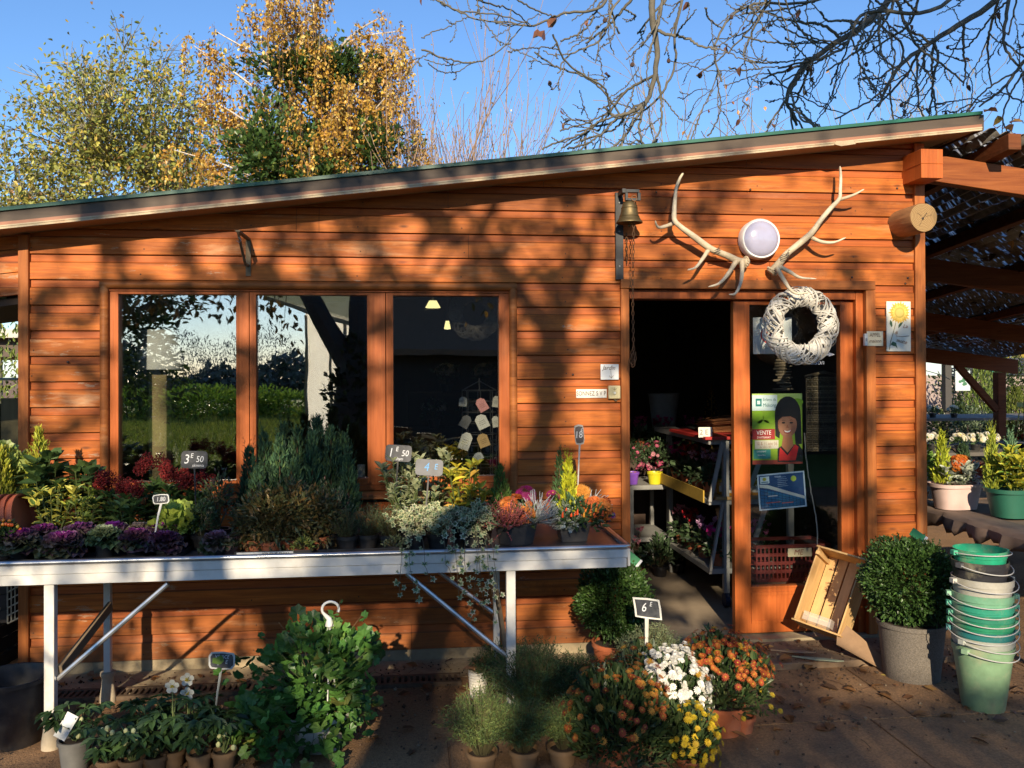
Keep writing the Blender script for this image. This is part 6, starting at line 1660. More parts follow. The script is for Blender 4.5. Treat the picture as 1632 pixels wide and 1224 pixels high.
t2 = thing('crate_stand', 'low dark stand carrying the red crate', 'stand', (cx, cy+.12, .05)); m = MB((.07, .04, .03)); hh = a[2]+.02-.05; m.box2((-w_/2, -.12, hh-.02), (w_/2, .12, hh-.001))
for sx_ in (-1, 1):
    for sy in (-1, 1): m.box2((sx_*w_*.45-.015, sy*.1-.015, 0), (sx_*w_*.45+.015, sy*.1+.015, hh-.0205))
m.build('stand_frame', MATTE, t2)
# hanging wicker panel, zigzag stand, cable
a, b = P(1286, 720, .45), P(1338, 600, .45); t = thing('hanging_basket', 'dark flat wicker basket hanging behind the right part of the door glass', 'basket', ((a[0]+b[0])/2, .45, a[2])); W_, H_ = b[0]-a[0], b[2]-a[2]; m = MB((.16, .12, .08))
for i in range(34): z = H_*(i+.5)/34; u = np.linspace(-.5, .5, 24); m.tube(np.stack([u*W_, .008*np.cos(u*60+i*math.pi), np.full(24, z)], 1), H_/80, 4, np.array([.20, .16, .11])*rng.uniform(.4, 1.3), False)
for x in np.linspace(-.5, .5, 7): m.tube([(x*W_, 0, 0), (x*W_, 0, H_)], .004, 4)
m.tube([(-.55*W_, 0, H_), (0, -.02, H_+.03), (.55*W_, 0, H_)], .012, 6); m.build('weave', MATTE, t)
c = P(1248, 620, .6); t = thing('driftwood_stack', 'column of threaded driftwood pieces hanging below the wreath', 'ornament', c); m = MB((.20, .16, .12))
for i in range(13): m.tube([(-.05+rng.normal(0, .012), 0, .02*i), (0, rng.normal(0, .01), .02*i+rng.normal(0, .004)), (.05+rng.normal(0, .012), 0, .02*i)], [.007, .010, .006], 6, np.array([.22, .17, .12])*rng.uniform(.6, 1.2))
m.tube([(0, 0, 0), (0, 0, .5)], .002, 4); m.build('driftwood', MATTE, t)
m = MB((.35, .33, .30)); t = thing('cable', 'pale twisted cable hanging down behind the door glass', 'cable', (0, 0, 0)); m.tube(spline([P(1282, 690, .14), P(1285, 735, .14), P(1293, 785, .14), P(1301, 830, .14), P(1303, 868, .14)], 8)+rng.normal(0, .0015, (33, 3)), .004, 5); m.build('cord', MATTE, t)
# behind the window
ly0 = .38; a, b = P(208, 589, ly0), P(281, 525, ly0); r_ = (b[0]-a[0])/2
t = thing('floor_lamp', 'white drum lamp shade on a pale square pillar behind the left pane', 'lamp', ((a[0]+b[0])/2, ly0+r_, .05))
m = MB((.60, .60, .60)); z0, z1 = a[2]-.05, b[2]-.05; m.lathe([(r_*1.02, z0), (r_*.95, z1), (r_*.94, z1), (r_*1.0, z0)], n=40); m.lathe([(.001, z1-.02), (r_*.94, z1-.02)], n=40); m.build('lamp_shade', MATTE, t)
m = MB((.36, .27, .14)); w_ = (P(256, 650, ly0+r_)-P(228, 650, ly0+r_))[0]/2; m.box2((-w_, -w_, 0), (w_, w_, z0)); m.build('pillar', MATTE, t)
c = P(764, 680, .42); zb, zt4 = P(764, 760, .42)[2], P(764, 622, .42)[2]; t = thing('card_rack', 'grey wire rack hung with tags and cards behind the right pane', 'rack', (c[0], .42, zb))
m = MB((.32, .31, .30)); H_ = zt4-zb
for a in np.arange(8)/8*6.2832: m.tube([(.11*math.cos(a), .11*math.sin(a), 0), (.11*math.cos(a), .11*math.sin(a), H_)], .003, 4)
for z in np.linspace(0, H_, 9): m.tube([(.11*math.cos(a), .11*math.sin(a), z) for a in np.linspace(0, 6.2832, 21)], .003, 4, caps=False)
m.tube([(0, 0, H_), (0, 0, H_+.08)], .004, 5); m.tube([(-.11, 0, H_), (0, 0, H_+.06), (.11, 0, H_)], .004, 5); m.build('wire_frame', METAL, t)
for px, py, w_, h_, cc, rz_ in ((768, 645, .062, .085, (.62, .28, .28), -30), (738, 640, .05, .06, (.42, .41, .38), 5), (768, 672, .075, .09, (.62, .60, .56), -25), (742, 672, .06, .08, (.05, .05, .06), 30), (742, 703, .07, .11, (.62, .60, .55), 20), (770, 702, .07, .085, (.45, .30, .14), -20), (790, 640, .04, .07, (.5, .48, .44), 8), (790, 672, .045, .07, (.5, .48, .44), -8), (762, 728, .06, .05, (.4, .42, .44), -30)):
    q = P(px, py, .30)-[c[0], .42, zb]; m = MB(cc); M = Matrix.Translation(q) @ Matrix.Rotation(R(rz_), 4, 'Y') @ Matrix.Rotation(R(rng.uniform(-10, 10)), 4, 'Z')
    m.prism([(-w_*.5, -h_*.5), (w_*.5, -h_*.5), (w_*.5, h_*.28), (w_*.2, h_*.5), (-w_*.2, h_*.5), (-w_*.5, h_*.28)], -.003, .003)
    for k in range(3): m.box((0, -.0035, -h_*.2+k*h_*.13), (w_*.55, .0008, h_*.03), col=np.array(cc)*.4)
    m.xf(np.array(M)); outward(m.build('tag', PRINT, t, smooth=False))
c = P(757, 500, .40); t = thing('twig_wreath', 'grey twig wreath hanging inside at the top of the right pane', 'wreath', c); m = MB(); wreath_mesh(m, .125, .045, 95, (.22, .19, .16), 0, .0035); m.build('woven_twigs', MATTE, t)
q = P(695, 700, .4); t = thing('driftwood_branch', 'pale bent driftwood branch behind the right pane', 'branch', q); m = MB((.36, .28, .17)); m.tube(spline([P(672, 694, .4)-q, P(690, 698, .4)-q, P(700, 703, .42)-q, P(720, 699, .45)-q, P(735, 697, .5)-q], 6), np.linspace(.011, .005, 25), 7); m.build('branch', MATTE, t)
q = P(575, 765, .36); t = thing('lantern', 'black arched lantern behind the right end of the middle pane', 'lantern', (q[0], .42, q[2])); m = MB((.02, .02, .022)); s_ = .055
for x in (-s_, s_):
    for y in (-s_, s_): m.tube([(x, y, 0), (x, y, .14), (x*.6, y*.6, .18), (0, 0, .20)], .004, 5)
m.box((0, 0, .004), (.13, .13, .008)); m.tube([(0, 0, .2), (0, 0, .215)], .008, 6); m.build('frame', METAL, t); m = MB((.55, .5, .4)); m.tube([(0, 0, .008), (0, 0, .09)], .025, 12); m.build('candle', MATTE, t)
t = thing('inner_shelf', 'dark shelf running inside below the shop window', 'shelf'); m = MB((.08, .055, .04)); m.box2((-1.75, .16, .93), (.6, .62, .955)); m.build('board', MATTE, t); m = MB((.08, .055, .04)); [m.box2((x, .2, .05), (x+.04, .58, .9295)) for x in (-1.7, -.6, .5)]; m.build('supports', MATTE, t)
t = thing('display_shelving', 'dim shelf of white flowering plants at the back behind the right pane', 'shelf'); m = MB((.06, .04, .03))
for z in (.75, 1.15, 1.5): m.box2((-.1, 3.2, z-.03), (1.2, 3.6, z))
for x in (-.1, 1.17): m.box2((x, 3.2, .05), (x+.03, 3.6, 1.6))
m.build('shelves', MATTE, t)
for k in range(9):
    x = .0+.125*k; z = (.751, 1.151, 1.501)[k % 3]
    t = plant('white_flower_pot', 'dim white flowering plant on the back shelving, '+['far left on the low board', 'far left on the middle board', 'far left on the top board', 'centre of the low board', 'centre of the middle board', 'centre of the top board', 'right end of the low board', 'right end of the middle board', 'right end of the top board'][k], 'plant', (x+.05, 3.35, z), (.06, .08), bush_b(.12, .2, 120, CY_L, .05), 'white flowering plants on the back shelving')
    mb = MB(); d = rdir(24); d[:, 2] = abs(d[:, 2]); flowers(mb, np.array([0, 0, .18])+d*[.12, .12, .1], d, np.full(24, .03), [((.7, .68, .62), 1)], (.6, .55, .3)); mb.build('flowers', PETAL, t, smooth=False)
for k, (px, py, w_) in enumerate(((690, 484, .075), (713, 517, .03))):
    q = P(px, py, 3.4-k*1.0); t = thing('ceiling_spot', ('warm lit ceiling lamp seen through the right pane', 'smaller lit lamp spot below the ceiling lamp')[k], 'lamp', q); m = MB(); m.lathe([(.001, .03), (w_*.5, .03), (w_, -.04), (.001, -.045)], n=16); m.build('diffuser', mat('lit_lamp', (.8, .7, .3), emit=(1., .85, .35, 1.4)), t); m = MB((.1, .1, .1)); m.tube([(0, 0, .03), (0, 0, .3)], .01, 5); m.build('stem', MATTE, t)

# ================================================================== OPEN SHELTER ON THE RIGHT
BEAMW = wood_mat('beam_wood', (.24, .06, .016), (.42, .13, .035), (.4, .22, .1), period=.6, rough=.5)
BEAMD = wood_mat('shaded_beam_wood', (.11, .032, .011), (.20, .062, .02), (.2, .12, .06), period=.6, rough=.6)  # darker copy of beam_wood: the inner beams' shade is mixed into the colour
sh = thing('timber_shelter', 'open orange timber shelter with corrugated roof joined to the right end of the shop', 'shelter')
ZB = lambda y, x=3.2: 2.905-.098*y-.125*(x-3.2)
def lbox(name, a, b, mt_=BEAMW, bev_=.004):
    m = MB(); m.box2(a, b); return bevel(m.build(name, mt_, sh), bev_)
for y, h_ in ((.0, .17), (2.2, .20), (4.2, .20), (6.2, .20)):
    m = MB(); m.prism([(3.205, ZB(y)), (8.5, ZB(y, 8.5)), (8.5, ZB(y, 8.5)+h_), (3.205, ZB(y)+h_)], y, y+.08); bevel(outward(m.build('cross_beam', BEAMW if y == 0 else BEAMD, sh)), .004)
for x in (3.62, 4.55, 5.5, 6.6):
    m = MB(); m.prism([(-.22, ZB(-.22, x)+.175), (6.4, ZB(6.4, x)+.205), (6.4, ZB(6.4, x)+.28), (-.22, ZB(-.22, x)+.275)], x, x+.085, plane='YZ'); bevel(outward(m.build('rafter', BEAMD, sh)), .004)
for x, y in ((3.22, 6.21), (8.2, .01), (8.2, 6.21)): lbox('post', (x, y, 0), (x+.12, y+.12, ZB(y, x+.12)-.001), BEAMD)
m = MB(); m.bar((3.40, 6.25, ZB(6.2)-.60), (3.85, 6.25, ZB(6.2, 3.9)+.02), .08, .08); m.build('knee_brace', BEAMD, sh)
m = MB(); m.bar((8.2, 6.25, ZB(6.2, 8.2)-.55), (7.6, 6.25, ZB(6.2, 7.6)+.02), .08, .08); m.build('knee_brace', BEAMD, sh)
RFM = mat('dirty_corrugated_plastic', (.16, .15, .14), rough=.4, var=.5, scale=3, dirt=(.03, .022, .016, .95), dscale=9)
N, L = RFM.node_tree.nodes, RFM.node_tree.links      # clear slivers between the dirt and leaves
tc = N.new('ShaderNodeTexCoord'); mp = N.new('ShaderNodeMapping'); mp.inputs['Scale'].default_value = (6, 16, 1); nz = N.new('ShaderNodeTexNoise'); nz.inputs['Scale'].default_value = 1.6; nz.inputs['Detail'].default_value = 5
mr = N.new('ShaderNodeMapRange'); mr.inputs[1].default_value = .56; mr.inputs[2].default_value = .64; tr = N.new('ShaderNodeBsdfTranslucent'); tr.inputs[0].default_value = (.75, .76, .78, 1); ms = N.new('ShaderNodeMixShader')
L.new(tc.outputs['Object'], mp.inputs[0]); L.new(mp.outputs[0], nz.inputs[0]); L.new(nz.outputs[0], mr.inputs[0]); L.new(mr.outputs[0], ms.inputs[0]); L.new(N['Principled BSDF'].outputs[0], ms.inputs[1]); L.new(tr.outputs[0], ms.inputs[2]); L.new(ms.outputs[0], N['Material Output'].inputs[0])
m = MB(); xs = np.linspace(3.21, 8.6, 150); ys = np.linspace(-.16, 6.8, 12)
zz = lambda x, y: ZB(y, x)+.305+.022*np.sin((x-3.2)*2*math.pi/.11)
X, Yg = np.meshgrid(xs, ys, indexing='ij'); V_ = np.stack([X, Yg, zz(X, Yg)-(.0)], -1).reshape(-1, 3)
ii = np.arange(149)[:, None]*12+np.arange(11)[None]; f = np.stack([ii, ii+1, ii+13, ii+12], -1).reshape(-1, 4)
m.add(V_, f); rf = m.build('corrugated_roof', RFM, sh); rf.modifiers.new('thick', 'SOLIDIFY').thickness = .004
mb = MB(); n = 2600; x = rng.uniform(3.25, 8, n); y = rng.uniform(-.3, 6.5, n); d = rdir(n); d[:, 2] *= .3
mb.stamp(*leaf_t(.5, .16, .25), np.stack([x, y, zz(x, y)+.02+rng.uniform(0, .03, n)], 1), frames(d, roll=.4), rng.uniform(.06, .13, n), pick(LIT, n, .25)); setp(mb.build('roof_leaf_litter', LEAF, smooth=False), 'dead leaves lying on the corrugated shelter roof', 'leaves', kind='stuff')
m = MB((.4, .4, .38)); m.tube([(3.6, 5.6, 2.30), (4.9, 5.6, 2.25)], .02, 8); m.build('light_tube', PAINT, sh)
# front staging bench with cloth
t = thing('staging_bench', 'weathered wooden staging with brown ground cloth along the right edge', 'bench'); m = MB((.16, .11, .075)); m.prism([(3.46, .75), (3.38, -.9), (6, -.9), (6, .75)], .70, .75, plane='XY'); o = outward(m.build('bench_top', MATTE, t))
mb = MB((.17, .115, .085)); xs = np.linspace(0, 1, 40); e0, e1 = np.array([3.445, .80]), np.array([3.36, -.95]); V_ = []
for u in xs:
    p = e0*(1-u)+e1*u; w = .012*math.sin(u*40)+.008*math.sin(u*91)
    for dx, z in ((.25, .757), (.02, .762+w*.3), (-.012+w, .745), (-.02+w*1.6, .70+w), (-.004+w*1.5, .665+1.6*w)): V_.append((p[0]+dx, p[1], z))
mb.add(V_, [(i*5+j, i*5+j+1, i*5+j+6, i*5+j+5) for i in range(39) for j in range(4)]); o = mb.build('ground_cloth', MATTE, t); o.modifiers.new('thick', 'SOLIDIFY').thickness = .004
m = MB((.17, .21, .10))
for x, y in ((3.47, .62), (3.45, -.7), (5.5, .62)): 
    m = MB((.17, .21, .10)); m.box2((x, y, 0), (x+.05, y+.05, .699)); m.build('leg', MATTE, t)
def trough(name, label, c, l, w_, h_, col, rz):
    t = thing(name, label, 'planter', c, rz); m = MB(); V_ = []; n = 40; a = np.arange(n)/n*6.2832
    sq = lambda s_: np.stack([l/2*s_*np.sign(np.cos(a))*np.abs(np.cos(a))**.7, w_/2*s_*np.sign(np.sin(a))*np.abs(np.sin(a))**.7], 1)
    for s_, z in ((.02, 0), (.78, 0), (.95, h_*.85), (1.03, h_*.86), (1.05, h_), (.97, h_), (.94, h_-.03), (.02, h_-.03)): V_.append(np.concatenate([sq(s_), np.full((n, 1), z)], 1))
    V_ = np.concatenate(V_); f = [(i*n+j, i*n+(j+1) % n, (i+1)*n+(j+1) % n, (i+1)*n+j) for i in range(7) for j in range(n)]
    m.add(V_, f); m.build('trough', mat(name+'_plastic', col, rough=.5, var=.12), t); return t
a, b = P(1484, 790, .36), P(1562, 790, .30); L_ = abs(b[0]-a[0])*1.0
t = trough('pink_planter', 'pale pink oval planter with silver leaves, orange mums and a yellow conifer', ((a[0]+b[0])/2, .33, .765), L_+.02, .24, .17, (.60, .44, .40), .1)
mb = MB(); varieg_whorl_b(.13, .20, 20, [((.52, .55, .46), 1)], [((.30, .36, .26), 1)], .07, 10)(mb, .12); mb.build('silver_foliage', LEAF, t, smooth=False)
mb = MB(); mum_patch(mb, (.03, -.01, .29), (.07, .05, .05), 34, .03, [((.62, .20, .03), 1), ((.55, .12, .02), 1)]); mb.build('orange_mums', PETAL, t, smooth=False)
mb = MB(); conifer_b(.34, .055, 700, [((.42, .46, .04), 2), ((.30, .38, .04), 1)], .05)(mb, 0); mb.xf(np.array(Matrix.Translation((-.07, .04, .16)))); mb.build('yellow_conifer', NEEDLE, t, smooth=False)
mb = MB(); dome(mb, (.12, -.02, .2), (.07, .07, .09), 60, [((.30, .05, .03), 1), ((.4, .09, .04), 1)], .045, inner=.3); mb.build('red_leaves', LEAF, t, smooth=False)
mb = MB(); mum_patch(mb, (.09, -.09, .19), (.03, .03, .03), 5, .025, [((.7, .68, .7), 1)], (.1, .03, .2), DAISY2); mb.build('white_pansies', PETAL, t, smooth=False)
a, b = P(1582, 800, -.05), P(1665, 800, -.05)
t = trough('green_planter', 'dark green oval planter filled with yellow edged euonymus', ((a[0]+b[0])/2, -.02, .765), b[0]-a[0], .26, .18, (.02, .11, .07), .05)
mb = MB(); varieg_whorl_b(.15, .30, 30, [((.52, .48, .05), 1)], [((.09, .19, .03), 1)], .075, 11)(mb, .13); mb.build('foliage', LEAF, t, smooth=False)
mb = MB(); conifer_b(.38, .05, 600, [((.36, .38, .04), 1), ((.26, .32, .05), 1)], .05)(mb, 0); mb.xf(np.array(Matrix.Translation((-.10, .08, .16)))); mb.build('yellow_conifer', NEEDLE, t, smooth=False)
mb = MB(); conifer_b(.36, .06, 600, [((.12, .22, .12), 1), ((.16, .27, .14), 1)], .05)(mb, 0); mb.xf(np.array(Matrix.Translation((.05, .10, .16)))); mb.build('green_conifer', NEEDLE, t, smooth=False)
plant('small_conifer', 'dark green feathery conifer between the pink and the green planter', 'conifer', (3.83, .55, .765), (.06, .08), conifer_b(.34, .08, 900, [((.06, .11, .05), 2), ((.10, .16, .07), 1)], .05), m=NEEDLE)
plant('small_conifer', 'lighter green leafy shrub left behind the pink planter by the corner post', 'shrub', (3.54, .62, .765), (.06, .08), bush_b(.09, .33, 260, [((.20, .33, .06), 1), ((.14, .26, .05), 1)], .055), None)
t = thing('plant_stake', 'dark wooden label stake standing behind the pink planter', 'stake', (3.88, .62, .76)); m = MB((.07, .05, .04)); m.bar((0, 0, 0), (.01, 0, .30), .016, .01); m.bar((.01, 0, .30), (-.09, 0, .38), .03, .012); m.build('stake', MATTE, t)
# rows of flowering pansies on staging further back
def staging(lb, x0, x1, y0, y1, z, col):
    t = thing('flower_staging', lb, 'bench'); m = MB(col); m.box2((x0, y0, z-.04), (x1, y1, z)); m.build('bench_top', MATTE, t)
    for x in (x0+.05, x1-.1):
        for y in (y0+.05, y1-.1): m = MB(col); m.box2((x, y, 0), (x+.06, y+.06, z-.0401)); m.build('leg', MATTE, t)
staging('nearer low staging covered with white pansies under the shelter', 4.3, 9, 3.6, 5.0, .80, (.10, .09, .08)); staging('farther staging with a row of white pansies at the back of the shelter', 5.0, 11, 7.6, 8.8, .93, (.13, .12, .11))
PAN_W = [((.72, .70, .64), 3), ((.68, .62, .45), 1)]
def pansies(label, x, y, z, pal, cnt, grp):
    t = thing('pansy_pot', label, 'plant', (x, y, z), 0, grp); add_pot(t, .055, .07)
    mb = MB(); dome(mb, (0, 0, .10), (.10, .10, .06), 70, [((.045, .09, .03), 1), ((.07, .12, .04), 1)], .045, inner=.3); mb.build('foliage', LEAF, t, smooth=False)
    mb = MB(); d = rdir(cnt); d[:, 2] = abs(d[:, 2])+.2; d = unit(d); flowers(mb, np.array([0, 0, .10])+d*[.10, .10, .09], d+[0, -.8, 0], rng.uniform(.026, .036, cnt), pal, (.6, .45, .05), DAISY2); mb.build('flowers', PETAL, t, smooth=False)
nth = ['first', 'second', 'third', 'fourth', 'fifth', 'sixth', 'seventh', 'eighth', 'ninth', 'tenth']
for k in range(10): pansies('white pansy pot, %s from the left in the front pansy row' % nth[k], 4.55+.235*k, 3.75+.08*(k % 3), .801, PAN_W if k not in (0, 9) else ([((.65, .42, .03), 1)] if k == 0 else [((.5, .04, .03), 1)]), 15, 'pansies on the nearer staging')
for k in range(9): pansies('white pansy pot, %s from the left in the back pansy row' % nth[k], 6.15+.30*k, 7.75+.1*(k % 2), .931, PAN_W, 12, 'pansies on the farther staging')
DKG = [((.035, .06, .02), 3), ((.05, .085, .03), 2), ((.07, .10, .035), 1)]
MDG = [((.03, .055, .02), 2), ((.05, .08, .028), 2), ((.025, .045, .016), 2), ((.09, .11, .04), .4)]
def big_shrub(name, label, loc, rad, h, n, pal, L, tmpl=None, grp=None, conif=False):
    t = thing(name, label, 'shrub', loc, 0, grp); m = MB((.08, .06, .04)); m.tube([(0, 0, 0), (.02, 0, h*.7)], [.03, .015], 6); m.build('trunk', BARK, t)
    mb = MB(); (conifer_b(h, rad, n, pal, L)(mb, 0) if conif else dome(mb, (0, 0, h*.55), (rad, rad*.8, h*.47), n, pal, L, tmpl, inner=.35, zmin=-.9, lump=.35)); mb.build('crown', NEEDLE if conif else LEAF, t, smooth=False); return t
def atd(px, Y): return (P(px, 600, Y)[0], Y, 0)
big_shrub('dark_conifer', 'large dark yellow green conifer mass at the right picture edge', atd(1618, 9.2), .55, 1.35, 2200, [((.09, .12, .02), 2), ((.13, .15, .025), 1)], .12, conif=True)
big_shrub('golden_cypress', 'pointed yellow green cypress in front of the far hedge', atd(1563, 12.5), .55, 2.1, 1800, [((.14, .19, .04), 2), ((.10, .15, .035), 1)], .14, conif=True)
for k, (px, Y, r_, h_, wd) in enumerate(((1545, 13.6, .9, 1.9, 'left of the golden cypress'), (1592, 14.2, 1.0, 1.95, 'right of the golden cypress'), (1628, 13.8, 1.0, 1.9, 'at the right picture edge'), (1520, 11.0, .5, 1.0, 'low, behind the hut post'), (1580, 10.5, .55, .8, 'low, right of the yellow hut boards'))):
    big_shrub('evergreen_shrub', 'dense evergreen nursery shrub '+wd, atd(px, Y), r_, h_, 1300, MDG, .09, grp='nursery shrubs beyond the shelter')
for k, (px, Y, wd) in enumerate(((1560, 10.0, 'with pale leaves near the red bloom'), (1540, 9.8, 'grey leaved, behind the pansies'), (1605, 10.4, 'dark, under the pale wall'))):
    big_shrub('low_shrub', 'low container shrub '+wd, atd(px, Y), .35, .95, 500, [((.14, .18, .11), 1), ((.09, .13, .06), 1)], .06, grp='low container shrubs')
t = thing('pale_wall', 'pale pinkish low wall behind the nursery shrubs', 'wall', (0, 0, 0)); m = MB((.34, .27, .25)); m.box2((6.5, 15.2, 0), (16, 15.4, 1.55)); m.build('wall_body', MATTE, t)
def crates(label, px, Y, z0, n, w_, col=(.035, .038, .055)):
    q = P(px, 570, Y)
    for k in range(n):
        t = thing('harvest_crate', label+(', '+['bottom', 'middle', 'top'][k] if n > 1 else ''), 'crate', (q[0], Y, z0+.235*k), rng.uniform(-.08, .08), 'dark plastic crates on the far wall'); m = MB(col); h_ = .22; d_ = .4
        for z in (0, .075, .15):
            for s_ in (-1, 1): m.box2((-w_/2, s_*d_/2-.01, z), (w_/2, s_*d_/2+.01, z+.045)); m.box2((s_*w_/2-.01, -d_/2+.0101, z), (s_*w_/2+.01, d_/2-.0101, z+.045))
        for x in np.linspace(-w_/2+.02, w_/2-.02, 6):
            for s_ in (-1, 1): m.box2((x-.014, s_*d_/2-.008, .0451), (x+.014, s_*d_/2+.008, .195))
        m.box2((-w_/2+.0105, -d_/2+.0105, .002), (w_/2-.0105, d_/2-.0105, .01)); m.build('crate', PLASTIC_POT, t)
crates('dark crate stack left of the green one', 1545, 15.3, 1.555, 2, .6); crates('dark crate beside the hut eave', 1532, 15.3, 1.555, 1, .5); crates('green crate in the middle of the far wall', 1573, 15.3, 1.555, 1, .45, (.02, .16, .11)); crates('dark crate stack right of the green one', 1592, 15.3, 1.555, 2, .55); crates('tall dark crate stack at the right picture edge', 1622, 15.3, 1.555, 2, .75)
# hut with hipped roof
t = thing('garden_hut', 'low open hut with grey hipped roof and yellow green boards beyond the shelter', 'hut', (0, 0, 0)); hx0, hx1, hy0, hy1 = P(1440, 560, 10.6)[0], P(1551, 556, 10.6)[0], 10.6, 13.2; hz = P(1551, 556, 10.6)[2]
m = MB((.17, .15, .13)); cxh, cyh = (hx0+hx1)/2-.5, (hy0+hy1)/2
m.add([(hx0, hy0, hz), (hx1, hy0, hz), (hx1, hy1, hz), (hx0, hy1, hz), (cxh-.6, cyh, hz+.62), (cxh+.2, cyh, hz+.62)], [(0, 1, 5, 4), (1, 2, 5), (2, 3, 4, 5), (3, 0, 4), (3, 2, 1, 0)]); m.build('roof', MATTE, t, smooth=False)
for x in (hx0+.2, hx1-.42):
    for y in (hy0+.25, hy1-.35): m = MB((.06, .055, .05)); m.box2((x, y, 0), (x+.13, y+.13, hz-.001)); m.build('post', MATTE, t)
m = MB((.28, .34, .12))
for k in range(5): m.box2((hx0, hy1-.5, .25+.2*k), (hx1-.1, hy1-.47, .43+.2*k))
m.build('boarding', MATTE, t); m = MB((.30, .36, .13)); m.box2((hx1-.28, hy0+.5, 0), (hx1-.2, hy0+.58, 1.3)); m.build('corner_batten', MATTE, t)
t = thing('nursery_sign', 'pale nursery sign with a green plant picture beside the hut post', 'sign', P(1534, 607, 11.2)); m = MB((.50, .56, .58)); m.box((0, 0, 0), (.32, .02, .40)); m.build('board', PRINT, t); m = MB((.05, .16, .08))
for k in range(9): m.ball((rng.uniform(-.09, .09), -.011, rng.uniform(-.08, .12)), (.035, .002, .03), n=8, m=5)
m.build('plant_picture', INK, t)
t = thing('garden_tag', 'small pale green plant tag on a thin stake at the right edge', 'sign', P(1626, 645, 5.5)); m = MB((.30, .36, .12)); m.box((0, 0, 0), (.10, .006, .06)); m.build('tag', PRINT, t); m = MB((.30, .36, .12)); m.tube([(0, 0, -.03), (-.05, 0, -.30)], .008, 5); m.build('stake', MATTE, t)
for k, (px, py) in enumerate(((1576, 523), (1622, 523))):
    q = P(px, py, 6.0); t = thing('hanging_ball', ('dark twig ball hanging from the far beam, left of the two', 'dark twig ball hanging from the far beam, right of the two')[k], 'ornament', q); m = MB((.05, .04, .03))
    for i in range(24):
        n_ = unit(rng.normal(size=3)); u = unit(np.cross(n_, [.3, .5, .8])); v = np.cross(n_, u); a = np.linspace(0, 6.2832, 15)
        m.tube(.075*(np.outer(np.cos(a), u)+np.outer(np.sin(a), v)), .004, 3, caps=False)
    m.tube([(0, 0, .07), (0, 0, .22)], .003, 4); m.build('ball', MATTE, t)

# ================================================================== LEFT OF THE SHOP
t = thing('board_fence', 'olive weathered board fence behind the left corner of the shop', 'fence', (0, 0, 0)); m = MB((.14, .115, .06))
for k in range(16): m.box2((-5.9+.22*k, 1.6+.004*(k % 2), .02), (-5.9+.22*k+.21, 1.63+.004*(k % 2), 1.50+.02*math.sin(k*3)))
m.build('boards', mat('grey_olive_board', (.13, .11, .055), rough=.9, var=.3, scale=4, stretch=(14, 1, 1)), t); m = MB((.3, .36, .3)); m.tube([(-6, 1.58, 1.66), (-2.4, 1.58, 1.66)], .012, 6); m.build('rail', PAINT, t)
big_shrub('clipped_hedge', 'sunlit green hedge showing above the board fence at the left edge', (-4.0, 3.6, 0), 1.5, 2.3, 4200, [((.20, .26, .06), 2), ((.28, .31, .08), 1), ((.12, .17, .05), 1)], .06)
t = thing('flat_roof', 'pale flat roof edge far left between the duct and the hedge', 'roof', (0, 0, 0)); m = MB((.50, .47, .42)); m.box2((-9, 5.5, 2.12), (-3.0, 8.5, 2.22)); m.build('roof_slab', MATTE, t); m = MB((.10, .075, .06)); m.box2((-9, 5.7, 1.9), (-3.1, 8.4, 2.119)); m.build('fascia', MATTE, t)
for x in (-8.5, -3.5): m = MB((.2, .15, .1)); m.box2((x, 5.9, 0), (x+.15, 6.05, 1.899)); m.build('post', MATTE, t)
q = P(12, 474, .25); t = thing('vent_duct', 'shiny grey duct tucked under the boarded overhang at the left edge', 'duct', q); m = MB((.35, .36, .38)); m.tube([(-.9, .1, -.02), (-.1, .0, 0), (.075, 0, .0)], [.055, .055, .055], 20); m.build('duct', METAL, t); m = MB((.05, .05, .05)); m.tube([(.02, 0, 0), (.10, 0, 0)], .06, 18); m.build('collar', MATTE, t)
t = thing('overhang_rafter', 'dark rafters under the boarded overhang left of the corner post', 'rafter', (0, 0, 0)); m = MB((.05, .03, .02)); m.prism([(-3.3, 1.95), (-2.22, 2.1), (-2.22, 2.14), (-3.3, 1.99)], .07, .9); outward(m.build('soffit_boards', MATTE, t))
for k, (x, z) in enumerate(((-2.62, 0), (-2.60, .26), (-2.64, .52), (-3.15, 0), (-3.12, .26))):
    t = thing('dark_crate', 'dark slatted crate in the shadow left of the shop, '+['bottom near the wall', 'middle near the wall', 'top near the wall', 'bottom outer', 'top outer'][k], 'crate', (x, .35, z), rng.uniform(-.1, .1), 'dark crates by the left corner'); m = MB((.045, .035, .03))
    for zz_ in (0, .09, .17):
        for s_ in (-1, 1): m.box2((-.24, s_*.18-.006, zz_), (.24, s_*.18+.006, zz_+.07)); m.box2((s_*.24-.006, -.173, zz_), (s_*.24+.006, .173, zz_+.07))
    for a in (-1, 1):
        for b in (-1, 1): m.box2((a*.215-.015, b*.155-.015, .001), (a*.215+.015, b*.155+.015, .249))
    m.build('crate', MATTE, t)
q = P(27, 962, .0); t = thing('wire_basket', 'white wire basket hanging on the dark crates left of the corner post', 'basket', (q[0]-.02, .05, q[2]-.11)); m = MB((.42, .38, .30))
for z in np.linspace(0, .22, 6): m.tube([(-.03, -.05, z), (.03, -.05, z+.03)], .004, 4)
for x in (-.03, -.01, .01, .03): m.tube([(x, -.05, 0+.5*(x+.03)), (x, -.05, .22+.5*(x+.03))], .004, 4)
m.build('wires', PAINT, t)

